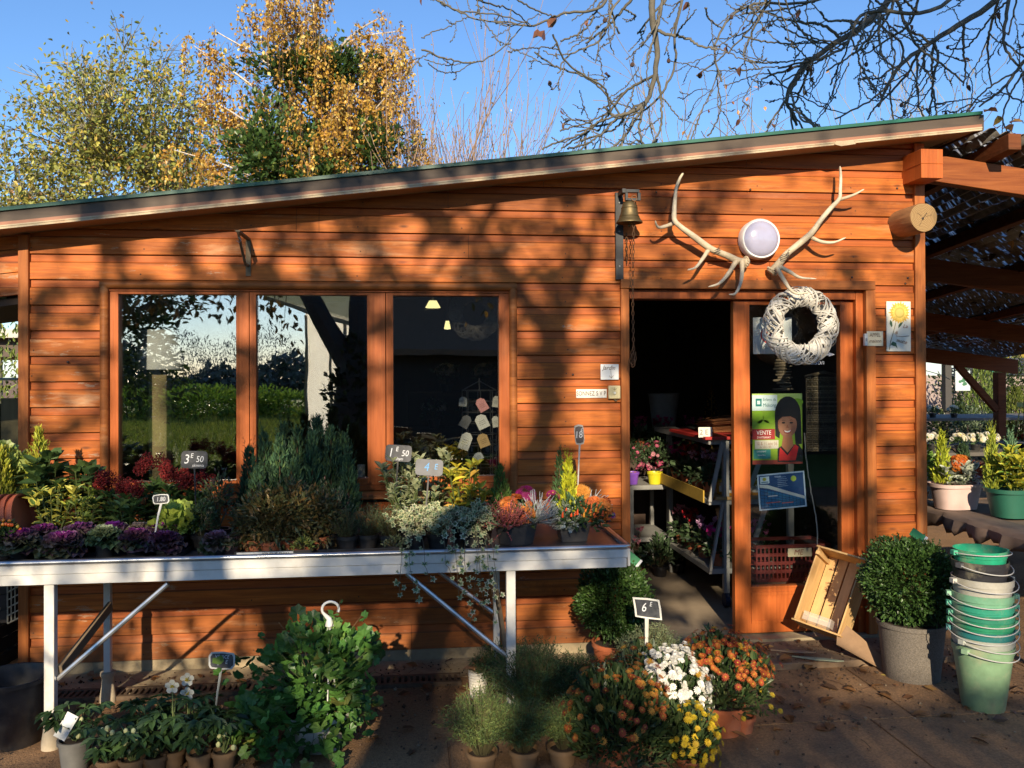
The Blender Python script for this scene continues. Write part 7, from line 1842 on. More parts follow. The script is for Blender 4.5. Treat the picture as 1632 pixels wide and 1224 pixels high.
# gaps in the shade tree's crown: where the sun spots fall (picture point, half sizes, depth or ground)
LIT_SPOTS = [
 # left top boards
 (75, 430, 22, 18), (121, 384, 30, 14), (136, 421, 34, 22), (228, 413, 22, 20), (250, 384, 22, 14), (272, 428, 22, 16), (338, 391, 26, 14), (338, 413, 24, 16), (309, 360, 20, 9), (404, 362, 22, 12), (404, 392, 16, 14), (463, 421, 22, 16), (570, 421, 18, 14), (85, 545, 24, 18), (136, 545, 20, 18), (112, 490, 24, 12), (100, 610, 26, 14), (135, 640, 20, 14), (85, 660, 22, 14), (140, 700, 22, 14), (110, 735, 20, 14), (42, 430, 9, 40), (42, 600, 9, 60), (15, 395, 22, 14), (18, 430, 20, 14),
 # above the window
 (640, 338, 22, 10), (655, 372, 20, 18), (640, 400, 26, 14), (735, 325, 26, 12), (760, 352, 30, 16), (780, 385, 20, 14), (830, 330, 40, 14), (850, 400, 30, 18), (820, 425, 24, 14), (889, 405, 14, 26), (960, 395, 18, 18), (700, 410, 26, 14), (670, 425, 30, 12), (545, 400, 18, 12), (520, 360, 14, 10), (900, 345, 20, 10), (940, 430, 12, 14), (700, 450, 24, 8),
 # window frames
 (180, 500, 8, 60), (182, 620, 8, 50), (395, 690, 14, 60), (392, 520, 12, 30), (605, 690, 18, 60), (605, 480, 10, 10), (604, 560, 14, 20), (604, 610, 12, 14), (806, 600, 14, 70), (808, 490, 10, 20), (805, 710, 12, 40),
 # between window and door
 (845, 470, 14, 14), (930, 520, 28, 34), (925, 480, 16, 16), (850, 540, 14, 14), (930, 575, 30, 12), (930, 620, 36, 14), (940, 665, 36, 22), (930, 700, 40, 10), (838, 640, 12, 26), (838, 690, 10, 20), (950, 730, 30, 16), (975, 780, 14, 30), (935, 600, 20, 10), (992, 500, 6, 30), (992, 640, 6, 50),
 # things at the window inside
 (245, 557, 42, 38, .35), (240, 690, 16, 50, .4), (235, 640, 14, 30, .4), (765, 680, 30, 60, .3), 
 # door leaf and right strip
 (1182, 560, 10, 44), (1182, 690, 10, 24), (1182, 760, 10, 20), (1182, 830, 10, 30), (1352, 560, 8, 40), (1352, 690, 8, 26), (1352, 760, 8, 20), (1352, 830, 8, 24), (1376, 500, 8, 30), (1390, 620, 12, 40), (1390, 730, 12, 30), (1230, 960, 20, 12), (1300, 955, 24, 14), (1210, 990, 16, 16), (1270, 1000, 24, 10), (1276, 480, 30, 16), (1276, 555, 40, 14), (1240, 520, 20, 26), (1310, 520, 22, 26), (1430, 480, 36, 36), (1440, 600, 34, 26), (1440, 640, 30, 24), (1430, 680, 34, 20), (1430, 740, 24, 12), (1430, 790, 30, 18), (1440, 840, 34, 22), (1240, 535, 16, 24), (1240, 690, 22, 20), (1240, 880, 40, 16), (1290, 885, 30, 14),
 (1030, 735, 34, 42, 1.9), (1040, 775, 30, 14, 1.85), (1115, 725, 44, 24, 1.3), (1095, 815, 44, 40, 1.2), (1125, 689, 16, 12, .75),
 # roof edge
 (40, 350, 40, 10, -.22), (250, 329, 24, 7, -.22), (510, 300, 24, 7, -.22), (720, 282, 50, 9, -.22), (960, 255, 60, 9, -.22),
 # table: laurels, cabbages, conifers, ivy, bowls
 (60, 700, 30, 40, -.45), (85, 760, 40, 34, -.5), (20, 720, 24, 40, -.4), (120, 780, 34, 24, -.6), (135, 730, 16, 24, -.46), (30, 790, 24, 14, -.8), (95, 825, 22, 8, -.75), (110, 843, 16, 8, -.9), (30, 850, 12, 8, -.9), (166, 838, 12, 8, -.9), (178, 818, 14, 5, -.7), (220, 838, 14, 7, -.9), (262, 828, 16, 7, -.75), (282, 808, 20, 14, -.7), (256, 800, 14, 20, -.86), (210, 770, 14, 10, -.6), (240, 750, 10, 10, -.46), (270, 760, 12, 14, -.5), (300, 730, 24, 14, -.6), (347, 845, 14, 8, -.92), (350, 760, 16, 16, -.62), (430, 745, 14, 26, -.5), (460, 730, 16, 30, -.45), (404, 770, 8, 20, -.6), (440, 800, 12, 16, -.85), (480, 800, 12, 14, -.84), (600, 830, 12, 12, -.75), (500, 855, 14, 8, -.9),
 (640, 755, 30, 50, -.6), (690, 740, 34, 40, -.6), (740, 750, 34, 40, -.6), (765, 790, 24, 24, -.66), (690, 790, 84, 60, -.8), (740, 760, 60, 50, -.6), (730, 830, 40, 26, -.86), (770, 850, 20, 14, -.9), (800, 760, 20, 24, -.75), (810, 800, 30, 24, -.85), (845, 810, 18, 24, -.8), (640, 725, 24, 14, -.66), (690, 745, 24, 14, -.86), (910, 770, 40, 46, -.75), (900, 800, 26, 20, -.78), (955, 790, 28, 18, -.75), (930, 815, 26, 14, -.85), (925, 695, 12, 20, -.62),
 # table edge and legs
 (60, 918, 60, 12, -1.02), (150, 916, 40, 12, -1.02), (250, 910, 30, 12, -1.02), (380, 906, 70, 14, -1.02), (330, 912, 30, 12, -1.02), (470, 900, 20, 12, -1.02), (720, 888, 30, 10, -1.02), (905, 884, 24, 12, -1.02), (80, 1020, 16, 90, -.985), (80, 1120, 14, 50, -.985), (813, 960, 12, 40, -.985), (120, 1060, 20, 16, -.97), (200, 990, 30, 30, -.97),
 # wall and plinth below the table
 (80, 975, 30, 12), (130, 990, 36, 14), (70, 1020, 26, 16), (205, 985, 18, 12), (230, 1030, 22, 24), (280, 1000, 22, 14), (300, 1030, 24, 18), (345, 985, 30, 12), (420, 965, 24, 14), (360, 1040, 40, 20), (300, 1070, 30, 12), (420, 1000, 18, 12), (380, 1075, 30, 14), (505, 960, 26, 10), (540, 950, 24, 8), (430, 1050, 30, 10), (650, 1010, 16, 14), (655, 1035, 14, 8), (697, 1010, 10, 9), (838, 950, 6, 40), (900, 985, 22, 14), (900, 1040, 30, 16), (920, 960, 12, 14),
 # ground and ground level things
 (40, 1205, 60, 20, 0, 0), (130, 1215, 60, 12, 0, 0), (200, 1110, 30, 10, 0, 0), (230, 1125, 40, 8, 0, 0), (160, 1130, 30, 8, 0, 0), (125, 1165, 20, 24, -1.22), (205, 1180, 22, 18, -1.33), (275, 1133, 14, 14, -1.25), (345, 1060, 20, 16, -1.15), (170, 1190, 14, 12, -1.32), (300, 1160, 20, 10, -1.2), (360, 1175, 16, 16, -1.3),
 (560, 1000, 26, 24, -1.0), (600, 1040, 26, 20, -1.0), (520, 980, 16, 20, -1.08), (470, 1080, 26, 30, -1.2), (510, 1110, 34, 22, -1.3), (550, 1150, 30, 24, -1.3), (470, 1180, 34, 24, -1.3), (420, 1110, 18, 24, -1.2), (540, 1210, 30, 14, -1.35), (430, 1210, 20, 12, -1.35), (760, 1100, 22, 24, -.75), (780, 1150, 26, 34, -1.25), (760, 1185, 20, 20, -1.3), (893, 1155, 14, 20, -1.3),
 (1015, 925, 24, 30, -.45), (1000, 985, 12, 14, -.45), (1040, 1025, 36, 40, -.75), (1030, 970, 28, 20, -.92), (1035, 1030, 14, 40, -.92), (960, 1030, 14, 16, -.42), (1110, 970, 40, 26, 0, .05), (1095, 1000, 40, 10, 0, .05), (1080, 935, 20, 8, 0, .05),
 (1060, 1075, 30, 16, -1.1), (1080, 1090, 64, 44, -1.25), (1150, 1065, 70, 40, -1.15), (1110, 1150, 34, 40, -1.4), (1060, 1110, 30, 26, -1.3), (1115, 1125, 24, 24, -1.3), (1120, 1165, 20, 20, -1.35), (1150, 1060, 50, 24, -1.0), (1200, 1080, 34, 30, -1.0), (1180, 1110, 40, 20, -1.1), (1100, 1050, 34, 14, -1.0), (1000, 1085, 26, 14, -1.2), (960, 1070, 16, 10, -1.2), (1040, 1200, 10, 12, -1.4),
 (1310, 960, 50, 60, -.25), (1350, 1000, 40, 40, -.3), (1340, 930, 40, 30, -.25), (1440, 920, 80, 80, -.75), (1420, 980, 50, 50, -.7), (1450, 1045, 40, 40, -.75), (1390, 1050, 30, 20, -.4), (1440, 1105, 60, 12, 0, 0), (1370, 1095, 50, 10, 0, 0), (1320, 1100, 40, 8, 0, 0), (1290, 1065, 24, 6, 0, .04), (1340, 1070, 30, 6, 0, .04), (1565, 900, 60, 60, -1.2), (1565, 980, 60, 60, -1.2), (1570, 1050, 56, 40, -1.2), (1520, 1085, 24, 8, 0, 0), (1600, 1090, 40, 14, 0, 0),
 (1530, 770, 60, 60, .3), (1610, 780, 60, 70, 0.), (1560, 720, 70, 30, .3),
]
SHADE_SPOTS = [(1060, 330, 26, 34), (1150, 300, 30, 26), (1120, 350, 24, 34), (1060, 420, 30, 16), (1030, 300, 30, 20), (1170, 400, 16, 20), (1350, 420, 24, 22), (1020, 440, 26, 14), (1250, 440, 20, 12), (1440, 440, 22, 12)]

# ================================================================== TREES
rng = np.random.default_rng(11)
def branch_tree(start, d0, L0, r0, levels, kids, seg=7, wob=.12, grav=0., ang=.7, lr=.72, rr=.6, minr=.0025, up=.0, tmin=.3):
    """recursive limbs: returns [(points, radii, level)] and tip positions/directions"""
    out, tips = [], []
    def go(p, d, L, r, lv):
        pts = [p]; d = unit(d); dd = [d]
        for i in range(seg):
            d = unit(d+rng.normal(0, wob, 3)+np.array([0, 0, up-grav*(lv/levels)]))
            p = p+d*L/seg; pts.append(p); dd.append(d)
        rad = np.linspace(r, max(r*rr, minr*.6), seg+1)
        out.append((np.array(pts), rad, lv))
        if lv >= levels:
            tips.append((pts[-1], d)); return
        k = kids[min(lv, len(kids)-1)]
        for j in range(k):
            i = seg if j == 0 else int(rng.uniform(tmin, 1)*seg)
            ax = unit(np.cross(dd[i], rng.normal(size=3))); a = rng.normal(ang*(.35 if j == 0 else 1), .18)
            nd = dd[i]*math.cos(a)+ax*math.sin(a)
            go(pts[i], nd, L*lr*rng.uniform(.75, 1.2), rad[i]*(.85 if j == 0 else .62), lv+1)
    go(np.asarray(start, float), np.asarray(d0, float), L0, r0, 0)
    return out, tips
def wood_mesh(br, col, nmax=8):
    mb = MB(col)
    for pts, rad, lv in br: mb.tube(pts, rad, max(3, nmax-lv*2), np.array(col)*rng.uniform(.8, 1.2), False)
    return mb

def leafy_tree(name, label, base, hgt, levels, kids, pal, L, per, tmpl, spread=.5, r0=.14, grav=.0, bark=(.14, .12, .09), drop=0., lean=(0, 0, 1), crown_fn=None, cat='tree', seg=6, ang=.62, lr=.74, trunk=.35, keep=1., minr=.0025, wob=.12, up=.05, dsz=.3, grp=None, H=None):
    t = thing(name, label, cat, base, 0, grp)
    br, tips = branch_tree((0, 0, 0), lean, hgt*trunk, r0, levels, kids, seg=seg, ang=ang, lr=lr, grav=grav, wob=wob, up=up, minr=minr)
    if H:
        k = H/max(p[:, 2].max() for p, _, _ in br); br = [(p*k, r*(.4+.6*k), l) for p, r, l in br]
    tr = MB(bark); tr.tube(br[0][0], br[0][1], 10); tr.build('trunk', BARK, t)
    wood_mesh(br[1:], bark).build('branches', BARK, t)
    if per:
        pos, dr = [], []
        for pts, rad, lv in br:
            if lv < levels-1: continue
            k = rng.poisson(per)
            for _ in range(k):
                u = rng.random(); i = min(int(u*(len(pts)-1)), len(pts)-2); q = pts[i]+(pts[i+1]-pts[i])*rng.random()
                pos.append(q+rng.normal(0, spread*.2, 3)+np.array([0, 0, -drop*rng.random()])); dr.append(rdir(1)[0]+np.array([0, 0, -.5]))
        pos = np.array(pos); dr = np.array(dr)
        if keep < 1: k = rng.random(len(pos)) < keep; pos, dr = pos[k], dr[k]
        mb = MB(); mb.stamp(*(tmpl or L_S), pos, frames(dr, roll=1.2), L*(1+dsz*rng.normal(size=len(pos))).clip(.5, 1.7), pick(pal, len(pos), .2)); mb.build('crown', LEAF, t, smooth=False)
    return t
WAL = [((.26, .27, .06), 3), ((.36, .33, .06), 2), ((.17, .21, .055), 2), ((.44, .33, .06), .8), ((.30, .17, .06), .5)]
def bx(px, Y): return (P(px, 600, Y)[0], Y, 0)
def clump_tree(name, label, base, cz, rad, ncl, nl, pal, L, tmpl, bark, r0, cl=.32, bare=.0):
    t = thing(name, label, 'tree', base); rad = np.array(rad)
    d = rdir(ncl*2); d = d[d[:, 2] > -.75][:ncl]; c = np.array([0, 0, cz])+d*rad*(rng.random((len(d), 1))**.42)*(1+.10*rng.normal(size=(len(d), 1)))
    z0 = max(.6, cz-rad[2]*1.1); tr = MB(bark); tr.tube(spline([(0, 0, 0), (.06, 0, z0*.5), (0, .05, z0)], 6), np.linspace(r0, r0*.75, 13), 10); tr.build('trunk', BARK, t)
    wd = MB(); md = rdir(11)*[1, 1, .6]+[0, 0, .55]; ends = np.array([0, 0, z0])+unit(md)*rad*.75+[0, 0, rad[2]*.35]; mains = []
    for e in ends:
        p = spline([(0, 0, z0-.1), np.array([0, 0, z0])*.6+e*.4+rng.normal(0, .12, 3), e], 8); mains.append(p); wd.tube(p, np.linspace(r0*.5, .02, len(p)), 6, np.array(bark)*rng.uniform(.8, 1.3), False)
    allp = np.concatenate([p[3:] for p in mains]); pos = []; per = int(nl/len(c))
    for q in c:
        k = np.argmin(np.linalg.norm(allp-q, axis=1)+.4*np.maximum(0, allp[:, 2]-q[2])); s0 = allp[k]; p = spline([s0, s0*.5+q*.5+rng.normal(0, .08, 3), q], 5); wd.tube(p, np.linspace(.022, .008, len(p)), 4, np.array(bark)*rng.uniform(.8, 1.3), False)
        for j in range(6):
            e = q+rdir(1)[0]*cl*rng.uniform(.8, 2.)*[1, 1, .7]+(q-[0, 0, cz])*.10; wd.tube([q, q*.5+e*.5+rng.normal(0, .03, 3), e], [.009, .007, .005], 3, np.array(bark)*rng.uniform(.7, 1.2), False)
        top = (q[2]-cz)/rad[2]; m_ = rng.poisson(per*(1 if rng.random() > bare*max(0, top) else .25)*rng.uniform(.5, 1.4)); pos.append(q+rng.normal(0, cl, (m_, 3))*[1, 1, .75])
    wd.build('branches', BARK, t); pos = np.concatenate(pos); n = len(pos)
    mb = MB(); mb.stamp(*tmpl, pos, frames(rng.normal(0, .7, (n, 3))+[0, 0, -.45], roll=1.), L*rng.uniform(.6, 1.3, n), pick(pal, n, .2)); mb.build('crown', LEAF, t, smooth=False)
    return t
clump_tree('walnut_tree', 'yellowing green walnut tree rising behind the left end of the roof', bx(200, 15), 6.6, (2.5, 2.2, 2.5), 230, 14500, WAL, .115, leaf_t(.5, .1, .2), (.22, .20, .13), .16, .33, .9)
clump_tree('walnut_tree', 'second yellowing tree low behind the roof at the far left edge', bx(-10, 14), 5.0, (1.9, 1.7, 1.7), 100, 6500, WAL, .115, leaf_t(.5, .1, .2), (.22, .20, .13), .13, .33, .9)
# golden weeping birch with ivy
bq = np.array(bx(508, 12.5)); t = thing('golden_birch', 'tall golden weeping birch with ivy climbing its stem', 'tree', bq)
tr = MB((.50, .46, .40)); pts = spline([(0, 0, 0), (.05, 0, 2.5), (-.1, 0, 5), (.0, .1, 7.2), (-.1, .1, 9.2)], 8); tr.tube(pts, np.linspace(.19, .03, len(pts)), 10); tr.build('trunk', BARK, t)
wd = MB((.42, .37, .32)); mb = MB(); tw = MB()
BIR = [((.46, .26, .04), 3), ((.54, .35, .06), 3), ((.36, .18, .035), 2), ((.60, .46, .14), .7)]
LP, LD = [], []
for k in range(74):
    z = rng.uniform(2.8, 8.7); a = rng.uniform(0, 6.2832); ln = (1.15+1.55*math.sin(min(1, (9.4-z)/4.5)*1.5))*rng.uniform(.65, 1.05)
    p0 = np.array([np.interp(z, pts[:, 2], pts[:, 0]), 0, z]); e = p0+np.array([ln*math.cos(a), ln*math.sin(a)*.8, ln*.75*rng.uniform(.5, 1.1)]); q = spline([p0, p0*.45+e*.55+[0, 0, .12], e], 5)
    wd.tube(q, np.linspace(.038, .010, len(q)), 5, np.array([.50, .44, .38])*rng.uniform(.7, 1.1), False)
    for j in range(19):
        i = rng.integers(3, len(q)); s0 = q[i]+rng.normal(0, .12, 3); hl = rng.uniform(.5, 1.5); sw = rng.normal(0, .14, 2)
        h = spline([s0, s0+[sw[0]*.6, sw[1]*.6, .06-hl*.3], s0+[sw[0], sw[1], -hl]], 5); tw.tube(h, np.linspace(.006, .003, len(h)), 3, np.array([.20, .11, .07])*rng.uniform(.7, 1.2), False)
        m_ = int(hl*44*rng.uniform(.15, 1.5)*(1.15 if z < 6.6 else .75)); u = rng.random(m_)*(len(h)-1.01); ii = u.astype(int); LP.append(h[ii]+(h[ii+1]-h[ii])*(u-ii)[:, None]+rng.normal(0, .05, (m_, 3))); LD.append(rng.normal(0, .6, (m_, 3))+[0, 0, -.7])
wd.build('limbs', BARK, t); tw.build('hanging_twigs', BARK, t)
LP, LD = np.concatenate(LP), np.concatenate(LD); mb.stamp(*leaf_s(.7, .08), LP, frames(LD, roll=1.2), rng.uniform(.05, .10, len(LP)), pick(BIR, len(LP), .2)); mb.build('crown', LEAF, t, smooth=False)
iv = MB(); IVG = [((.05, .10, .025), 3), ((.08, .14, .03), 2), ((.035, .07, .02), 2), ((.14, .19, .045), .7)]
for c_, rd, n in (((-.5, -.7, 7.5), (.7, .45, .45), 1300), ((.45, -.7, 7.6), (.8, .45, .40), 1300), ((.0, -.2, 6.3), (.42, .4, .7), 900), ((-.75, -1.5, 5.6), (.75, .5, .85), 3000), ((.2, -1.4, 5.2), (.6, .5, .7), 1500), ((1.15, -1.2, 5.9), (.55, .5, .65), 1200), ((0, 0, 2.6), (1.3, .6, 1.2), 1200), ((.6, -.1, 5.4), (.35, .3, .5), 500)): dome(iv, c_, rd, n, IVG, .10, leaf_s(.75, .08), inner=.2, zmin=-1, lump=.8)
iv.build('ivy', LEAF, t, smooth=False)
# bare whippy trees
for k, (px, Y, h_, lb, kp, lv) in enumerate(((715, 13, 4.1, 'bare whippy tree with upright twigs right of the golden birch', .5, 4), (668, 12, 3.3, 'thin bare tree with a few orange leaves against the birch', 1., 4), (800, 13, 3.4, 'slender bare tree with scattered pale leaves over the middle of the roof', .5, 4), (845, 12, 2.9, 'low twiggy tree tufted with yellow leaves nearest the hanging branches', .8, 4))):
    leafy_tree('bare_tree', lb, bx(px, Y), h_, lv, [8, 5, 3, 3], [((.46, .30, .09), 2), ((.55, .48, .25), 1)], .06, .7 if k != 1 else 2.5, leaf_s(.6), r0=.07, minr=.009, ang=.42, lr=.80, trunk=.55, bark=(.24, .16, .11), keep=kp, wob=.07, up=.10, seg=6, H=(10.0, 8.2, 8.5, 6.6)[k])
leafy_tree('orchard_tree', 'small bare orchard tree with orange leaf tufts behind the high end of the roof', bx(1210, 8.5), 3.4, 5, [5, 4, 3, 3, 3], [((.50, .24, .06), 2), ((.42, .16, .06), 1)], .07, .8, leaf_s(.6), r0=.10, ang=.60, lr=.80, trunk=.62, bark=(.22, .17, .11), wob=.15, up=.05, minr=.010, H=7.9)
leafy_tree('orchard_tree', 'bare orchard tree behind the right end of the roof without leaves', bx(1400, 8.0), 3.5, 5, [5, 4, 3, 3, 3], [((.46, .25, .08), 2)], .06, .4, leaf_s(.6), r0=.10, ang=.62, lr=.80, trunk=.64, bark=(.24, .20, .12), wob=.15, up=.05, minr=.010, H=8.0)
leafy_tree('orchard_tree', 'low bare tree with reddish leaf tips left of the high roof end', bx(1125, 8.5), 2.8, 4, [5, 4, 3, 3], [((.50, .22, .06), 2)], .07, 1.6, leaf_s(.6), r0=.08, ang=.6, lr=.78, trunk=.68, bark=(.22, .17, .11), wob=.15, up=.05, minr=.010, H=6.8)
leafy_tree('autumn_tree', 'autumn tree with green and gold leaves seen under the far beam', bx(1612, 24), 3.6, 4, [5, 4, 4, 3], WAL, .22, 4, leaf_s(.6), r0=.14, ang=.8, trunk=.45, lr=.72)
# bare walnut limbs hanging in from the upper right: trunk stands beyond the shelter, outside the picture
WT = np.array([6.8, 3.4, 0]); t = thing('bare_walnut', 'old bare walnut whose crooked branches hang over the right half of the roof', 'tree', WT)
tr = MB((.13, .11, .085)); tp = spline([(0, 0, 0), (-.05, 0, 1.6), (.05, -.1, 3.2), (-.1, -.2, 4.6)], 6); tr.tube(tp, np.linspace(.26, .17, len(tp)), 14); tr.build('trunk', BARK, t)
wb = MB(); BC = (.115, .10, .075); FR, FRD = [], []
def crooked(pts, r0, r1, lv, dens=1.):
    p = spline(pts, 8)+rng.normal(0, .004, (8*(len(pts)-1)+1, 3)); n = len(p); rad = np.linspace(r0, r1, n); wb.tube(p, rad, 7 if r0 > .02 else 5, np.array(BC)*rng.uniform(.75, 1.25), False)
    s_ = np.linalg.norm(np.diff(p, axis=0), axis=1).sum()
    if lv >= 3: FR.append(p[-1]); return
    k = int(s_*(3.3, 3.6, 4.0)[lv]*dens)
    for j in range(k):
        i = int(rng.uniform(.12, .98)*n); i = min(i, n-2); d = unit(p[i+1]-p[i]); ax = unit(np.cross(d, rng.normal(size=3)*[.5, 1, .5])); a = rng.uniform(.55, 1.15); nd = unit(d*math.cos(a)+ax*math.sin(a)+[0, 0, -.15])
        ln = (.95, .5, .16)[lv]*rng.uniform(.45, 1.2); q = [p[i]]; dd = nd
        for m_ in range(4): dd = unit(dd+rng.normal(0, .2, 3)+np.array([0, 0, .14 if m_ > 1 else -.10])); q.append(q[-1]+dd*ln/4)
        crooked(q, min(rad[i]*.62, (.016, .010, .006)[lv]), (.008, .005, .004)[lv], lv+1)
W3 = lambda px, py, Y: P(px, py, Y)-WT
hub = tp[-1]
crooked([hub, W3(1700, -160, 2.9), W3(1480, -60, 2.5), W3(1390, 30, 2.4), W3(1300, 90, 2.3), W3(1255, 150, 2.2), W3(1270, 200, 2.2)], 0.0496, .012, 0)
crooked([hub, W3(1600, -220, 2.6), W3(1300, -120, 2.2), W3(1060, -60, 2.0), W3(1040, 20, 1.9), W3(1048, 90, 1.9), W3(1030, 160, 1.9), W3(985, 185, 1.9), W3(962, 170, 1.9)], 0.0448, .010, 0)
crooked([W3(1300, -120, 2.2), W3(1120, -40, 2.1), W3(1078, 40, 2.1), W3(1075, 110, 2.1), W3(1040, 165, 2.1), W3(1000, 190, 2.1), W3(994, 225, 2.1)], 0.0152, .006, 1, .8)
crooked([W3(1200, -120, 2.2), W3(1000, -60, 1.9), W3(960, 10, 1.8), W3(900, 20, 1.8), W3(850, 40, 1.8), W3(792, 32, 1.8)], 0.0176, .006, 0, .9)
crooked([W3(1060, -60, 2.0), W3(985, 0, 1.9), W3(960, 60, 1.9), W3(905, 90, 1.9), W3(890, 118, 1.9)], 0.0112, .006, 1, 1.)
crooked([hub, W3(1690, -60, 3.2), W3(1560, 20, 3.2), W3(1480, 70, 3.2), W3(1430, 110, 3.1), W3(1400, 170, 3.1)], 0.0448, .012, 0)
crooked([hub, W3(1720, 20, 3.4), W3(1640, 90, 3.4), W3(1600, 140, 3.4), W3(1560, 170, 3.4)], 0.0296, .010, 0)
crooked([W3(1480, -60, 2.5), W3(1300, 0, 2.4), W3(1190, 10, 2.4), W3(1140, 70, 2.3), W3(1150, 130, 2.3)], 0.0160, .008, 0, .9)
crooked([W3(1390, 30, 2.4), W3(1440, 80, 2.4), W3(1400, 150, 2.4), W3(1330, 190, 2.4)], 0.0120, .008, 0, 1.)
crooked([hub, W3(1660, -130, 2.4), W3(1500, 10, 2.0), W3(1380, 20, 2.0), W3(1340, 80, 2.0), W3(1240, 110, 2.0)], 0.0248, .008, 0)
crooked([W3(1620, -120, 2.6), W3(1608, 0, 2.6), W3(1600, 70, 2.6), W3(1625, 110, 2.6)], 0.0224, .010, 0)
wb.build('branches', BARK, t)
FR = np.array(FR); mb = MB(); sel = FR[rng.choice(len(FR), 46, replace=False)]
for q in sel[:26]: mb.ball(q-[0, 0, .02], (.018, .018, .022), col=(.06, .03, .02), n=7, m=5)
mb.build('dry_nuts', MATTE, t)
mb = MB(); n = 40; q = FR[rng.choice(len(FR), n)]; mb.stamp(*leaf_t(.5, .25, .3), q, frames(rng.normal(0, .5, (n, 3))+[0, 0, -.8], roll=1), rng.uniform(.05, .11, n), pick([((.20, .085, .05), 1), ((.13, .06, .04), 1)], n))
q = W3(868, 48, 1.8); mb.stamp(*leaf_t(.7, .25, .3), np.array([q, q+[.03, 0, .02], q+[-.02, 0, -.03]]), frames(np.array([[-.3, -.3, -.6], [.4, -.2, .5], [-.6, -.1, -.2]]), roll=.5), np.array([.13, .10, .10]), pick([((.22, .09, .05), 1)], 3)); mb.build('dead_leaves', LEAF, t, smooth=False)

# ================================================================== ACROSS THE YARD (behind the viewer; seen in the panes, and shading the front)
LAWN = mat('lawn', (.14, .22, .025), rough=.9, var=.5, scale=30, dirt=(.20, .20, .05, .5), dscale=3)
m = MB(); m.add([(-60, -90, .004), (60, -90, .004), (60, -6.6, .004), (-60, -6.6, .004)], [(0, 1, 2, 3)]); setp(m.build('lawn', LAWN, smooth=False), kind='structure')
mb = MB(); n = 70000; x = rng.uniform(-12, 4, n); y = -6.7-rng.random(n)**.9*27; d = rng.normal(0, .35, (n, 3))+[0, 0, 1]
mb.stamp(*leaf_s(.14, .03), np.stack([x, y, np.full(n, .004)], 1), frames(d, roll=3), rng.uniform(.07, .15, n)*(1+np.abs(y)/30), pick([((.25, .31, .05), 2), ((.34, .36, .08), 1), ((.16, .22, .04), 1)], n)); setp(mb.build('lawn_grass', LEAF, smooth=False), 'rough green grass of the lawn across the yard', 'grass', kind='stuff')
def RF(px, py, d):
    q = P(px, py, d); return np.array([q[0], -d, q[2]])
# shade tree: trunk, limbs and a leafy crown whose gaps let the spots of sun through
def uv(px, py, Y=0., ground=None):
    q = P(px, py, Y) if ground is None else G(px, py, ground)
    k = q[1]/SUN[1]; return q[0]-SUN[0]*k, q[2]-SUN[2]*k
sp_u = lambda px, w: w*px/1367*5.1
LITS = []
def lit(px, py, rx, ry, Y=0., ground=None, s=1.):
    u, v = uv(px, py, Y, ground); k = (CD+(Y if ground is None else G(px, py, ground)[1]))/1367
    gy = k if ground is None else k*.42*2.2
    LITS.append((u, v, rx*k, ry*gy, s))
for a in LIT_SPOTS: lit(*a)
LITS = np.array(LITS)
SHD = np.array([(*uv(px, py), rx*5.1/1367, ry*5.1/1367) for px, py, rx, ry in SHADE_SPOTS])
cs = .036
U, V = np.meshgrid(np.arange(-3.6, 4.6, cs), np.arange(-2.0, 3.32, cs)); U2, V2 = np.meshgrid(np.arange(2.95, 9., .06), np.arange(3.34, 7.5, .06)); U, V = np.concatenate([U.ravel(), U2.ravel()]), np.concatenate([V.ravel(), V2.ravel()]); U = U.ravel()+rng.uniform(-cs, cs, U.size)*.5; V = V.ravel()+rng.uniform(-cs, cs, V.size)*.5  # second grid: unseen crown leaves added to darken the shelter and beyond
def nse(u, v, f, ph): return (np.sin(u*f+ph)+np.sin(v*f*1.13+ph*2.1)+np.sin((u+v)*f*.71+ph*.7)+np.sin((u-v)*f*.83+ph*1.7))/4
lv = np.zeros(len(U))
for u, v, a, b, s in LITS: e_ = np.hypot((U-u)/(a+.012), (V-v)/(b+.012)); lv = np.maximum(lv, s*np.clip((1.12-e_)/.22, 0, 1))
open_ = (U > 1.06) & (V > .16+0*U) & (U < 5)
prob = 1-lv
right = 1/(1+np.exp(-(U-1.03)*16))*(1/(1+np.exp(-(V-2.22)*20)))
prob = prob*(1-right*.97)
for u, v, a, b in SHD: prob = np.maximum(prob, .95*np.exp(-np.maximum(0, np.hypot((U-u)/a, (V-v)/b)-.75)*3.))
prob = prob+.16*nse(U, V, 9, 1.)*(prob > .2)*(prob < .98)
# nothing hangs so high on the left that it would darken the trees behind
prob[(U < 1.0) & (V > 3.0+.12*U)] = 0
prob[(U > 3.35) & (V > -.55) & (V < 3.0)] *= .25; prob[V > 3.335] = .9
keep = rng.random(len(U)) < prob*.97
U, V = U[keep], V[keep]; n = len(U)
dist = 8.2+np.maximum(3.3-V, -.3)*1.55+.9*nse(U, V, 3., 2.)+rng.normal(0, .35, n)
pos = np.stack([U, np.zeros(n), V], 1)-SUN[None]*(dist/SUN[1])[:, None]
SHT = np.array([*RF(566, 640, 7.0)[:2], 0]); t = thing('shade_tree', 'big forked ivy clad tree across the yard mirrored in the window panes', 'tree', SHT)
d = unit(-SUN+rng.normal(0, .5, (n, 3))); up_ = rdir(n); ld = unit(np.cross(d, up_))
mb = MB(); mb.stamp(*leaf_t(.8, .05, .1), pos-ld*.05-SHT, frames(ld, d, .25), np.where(V > 3.335, 1.9, 1.)*rng.uniform(.06, .085, n), pick([((.12, .11, .03), 2), ((.20, .14, .04), 1), ((.08, .10, .03), 2)], n)); mb.build('crown', LEAF, t, smooth=False)
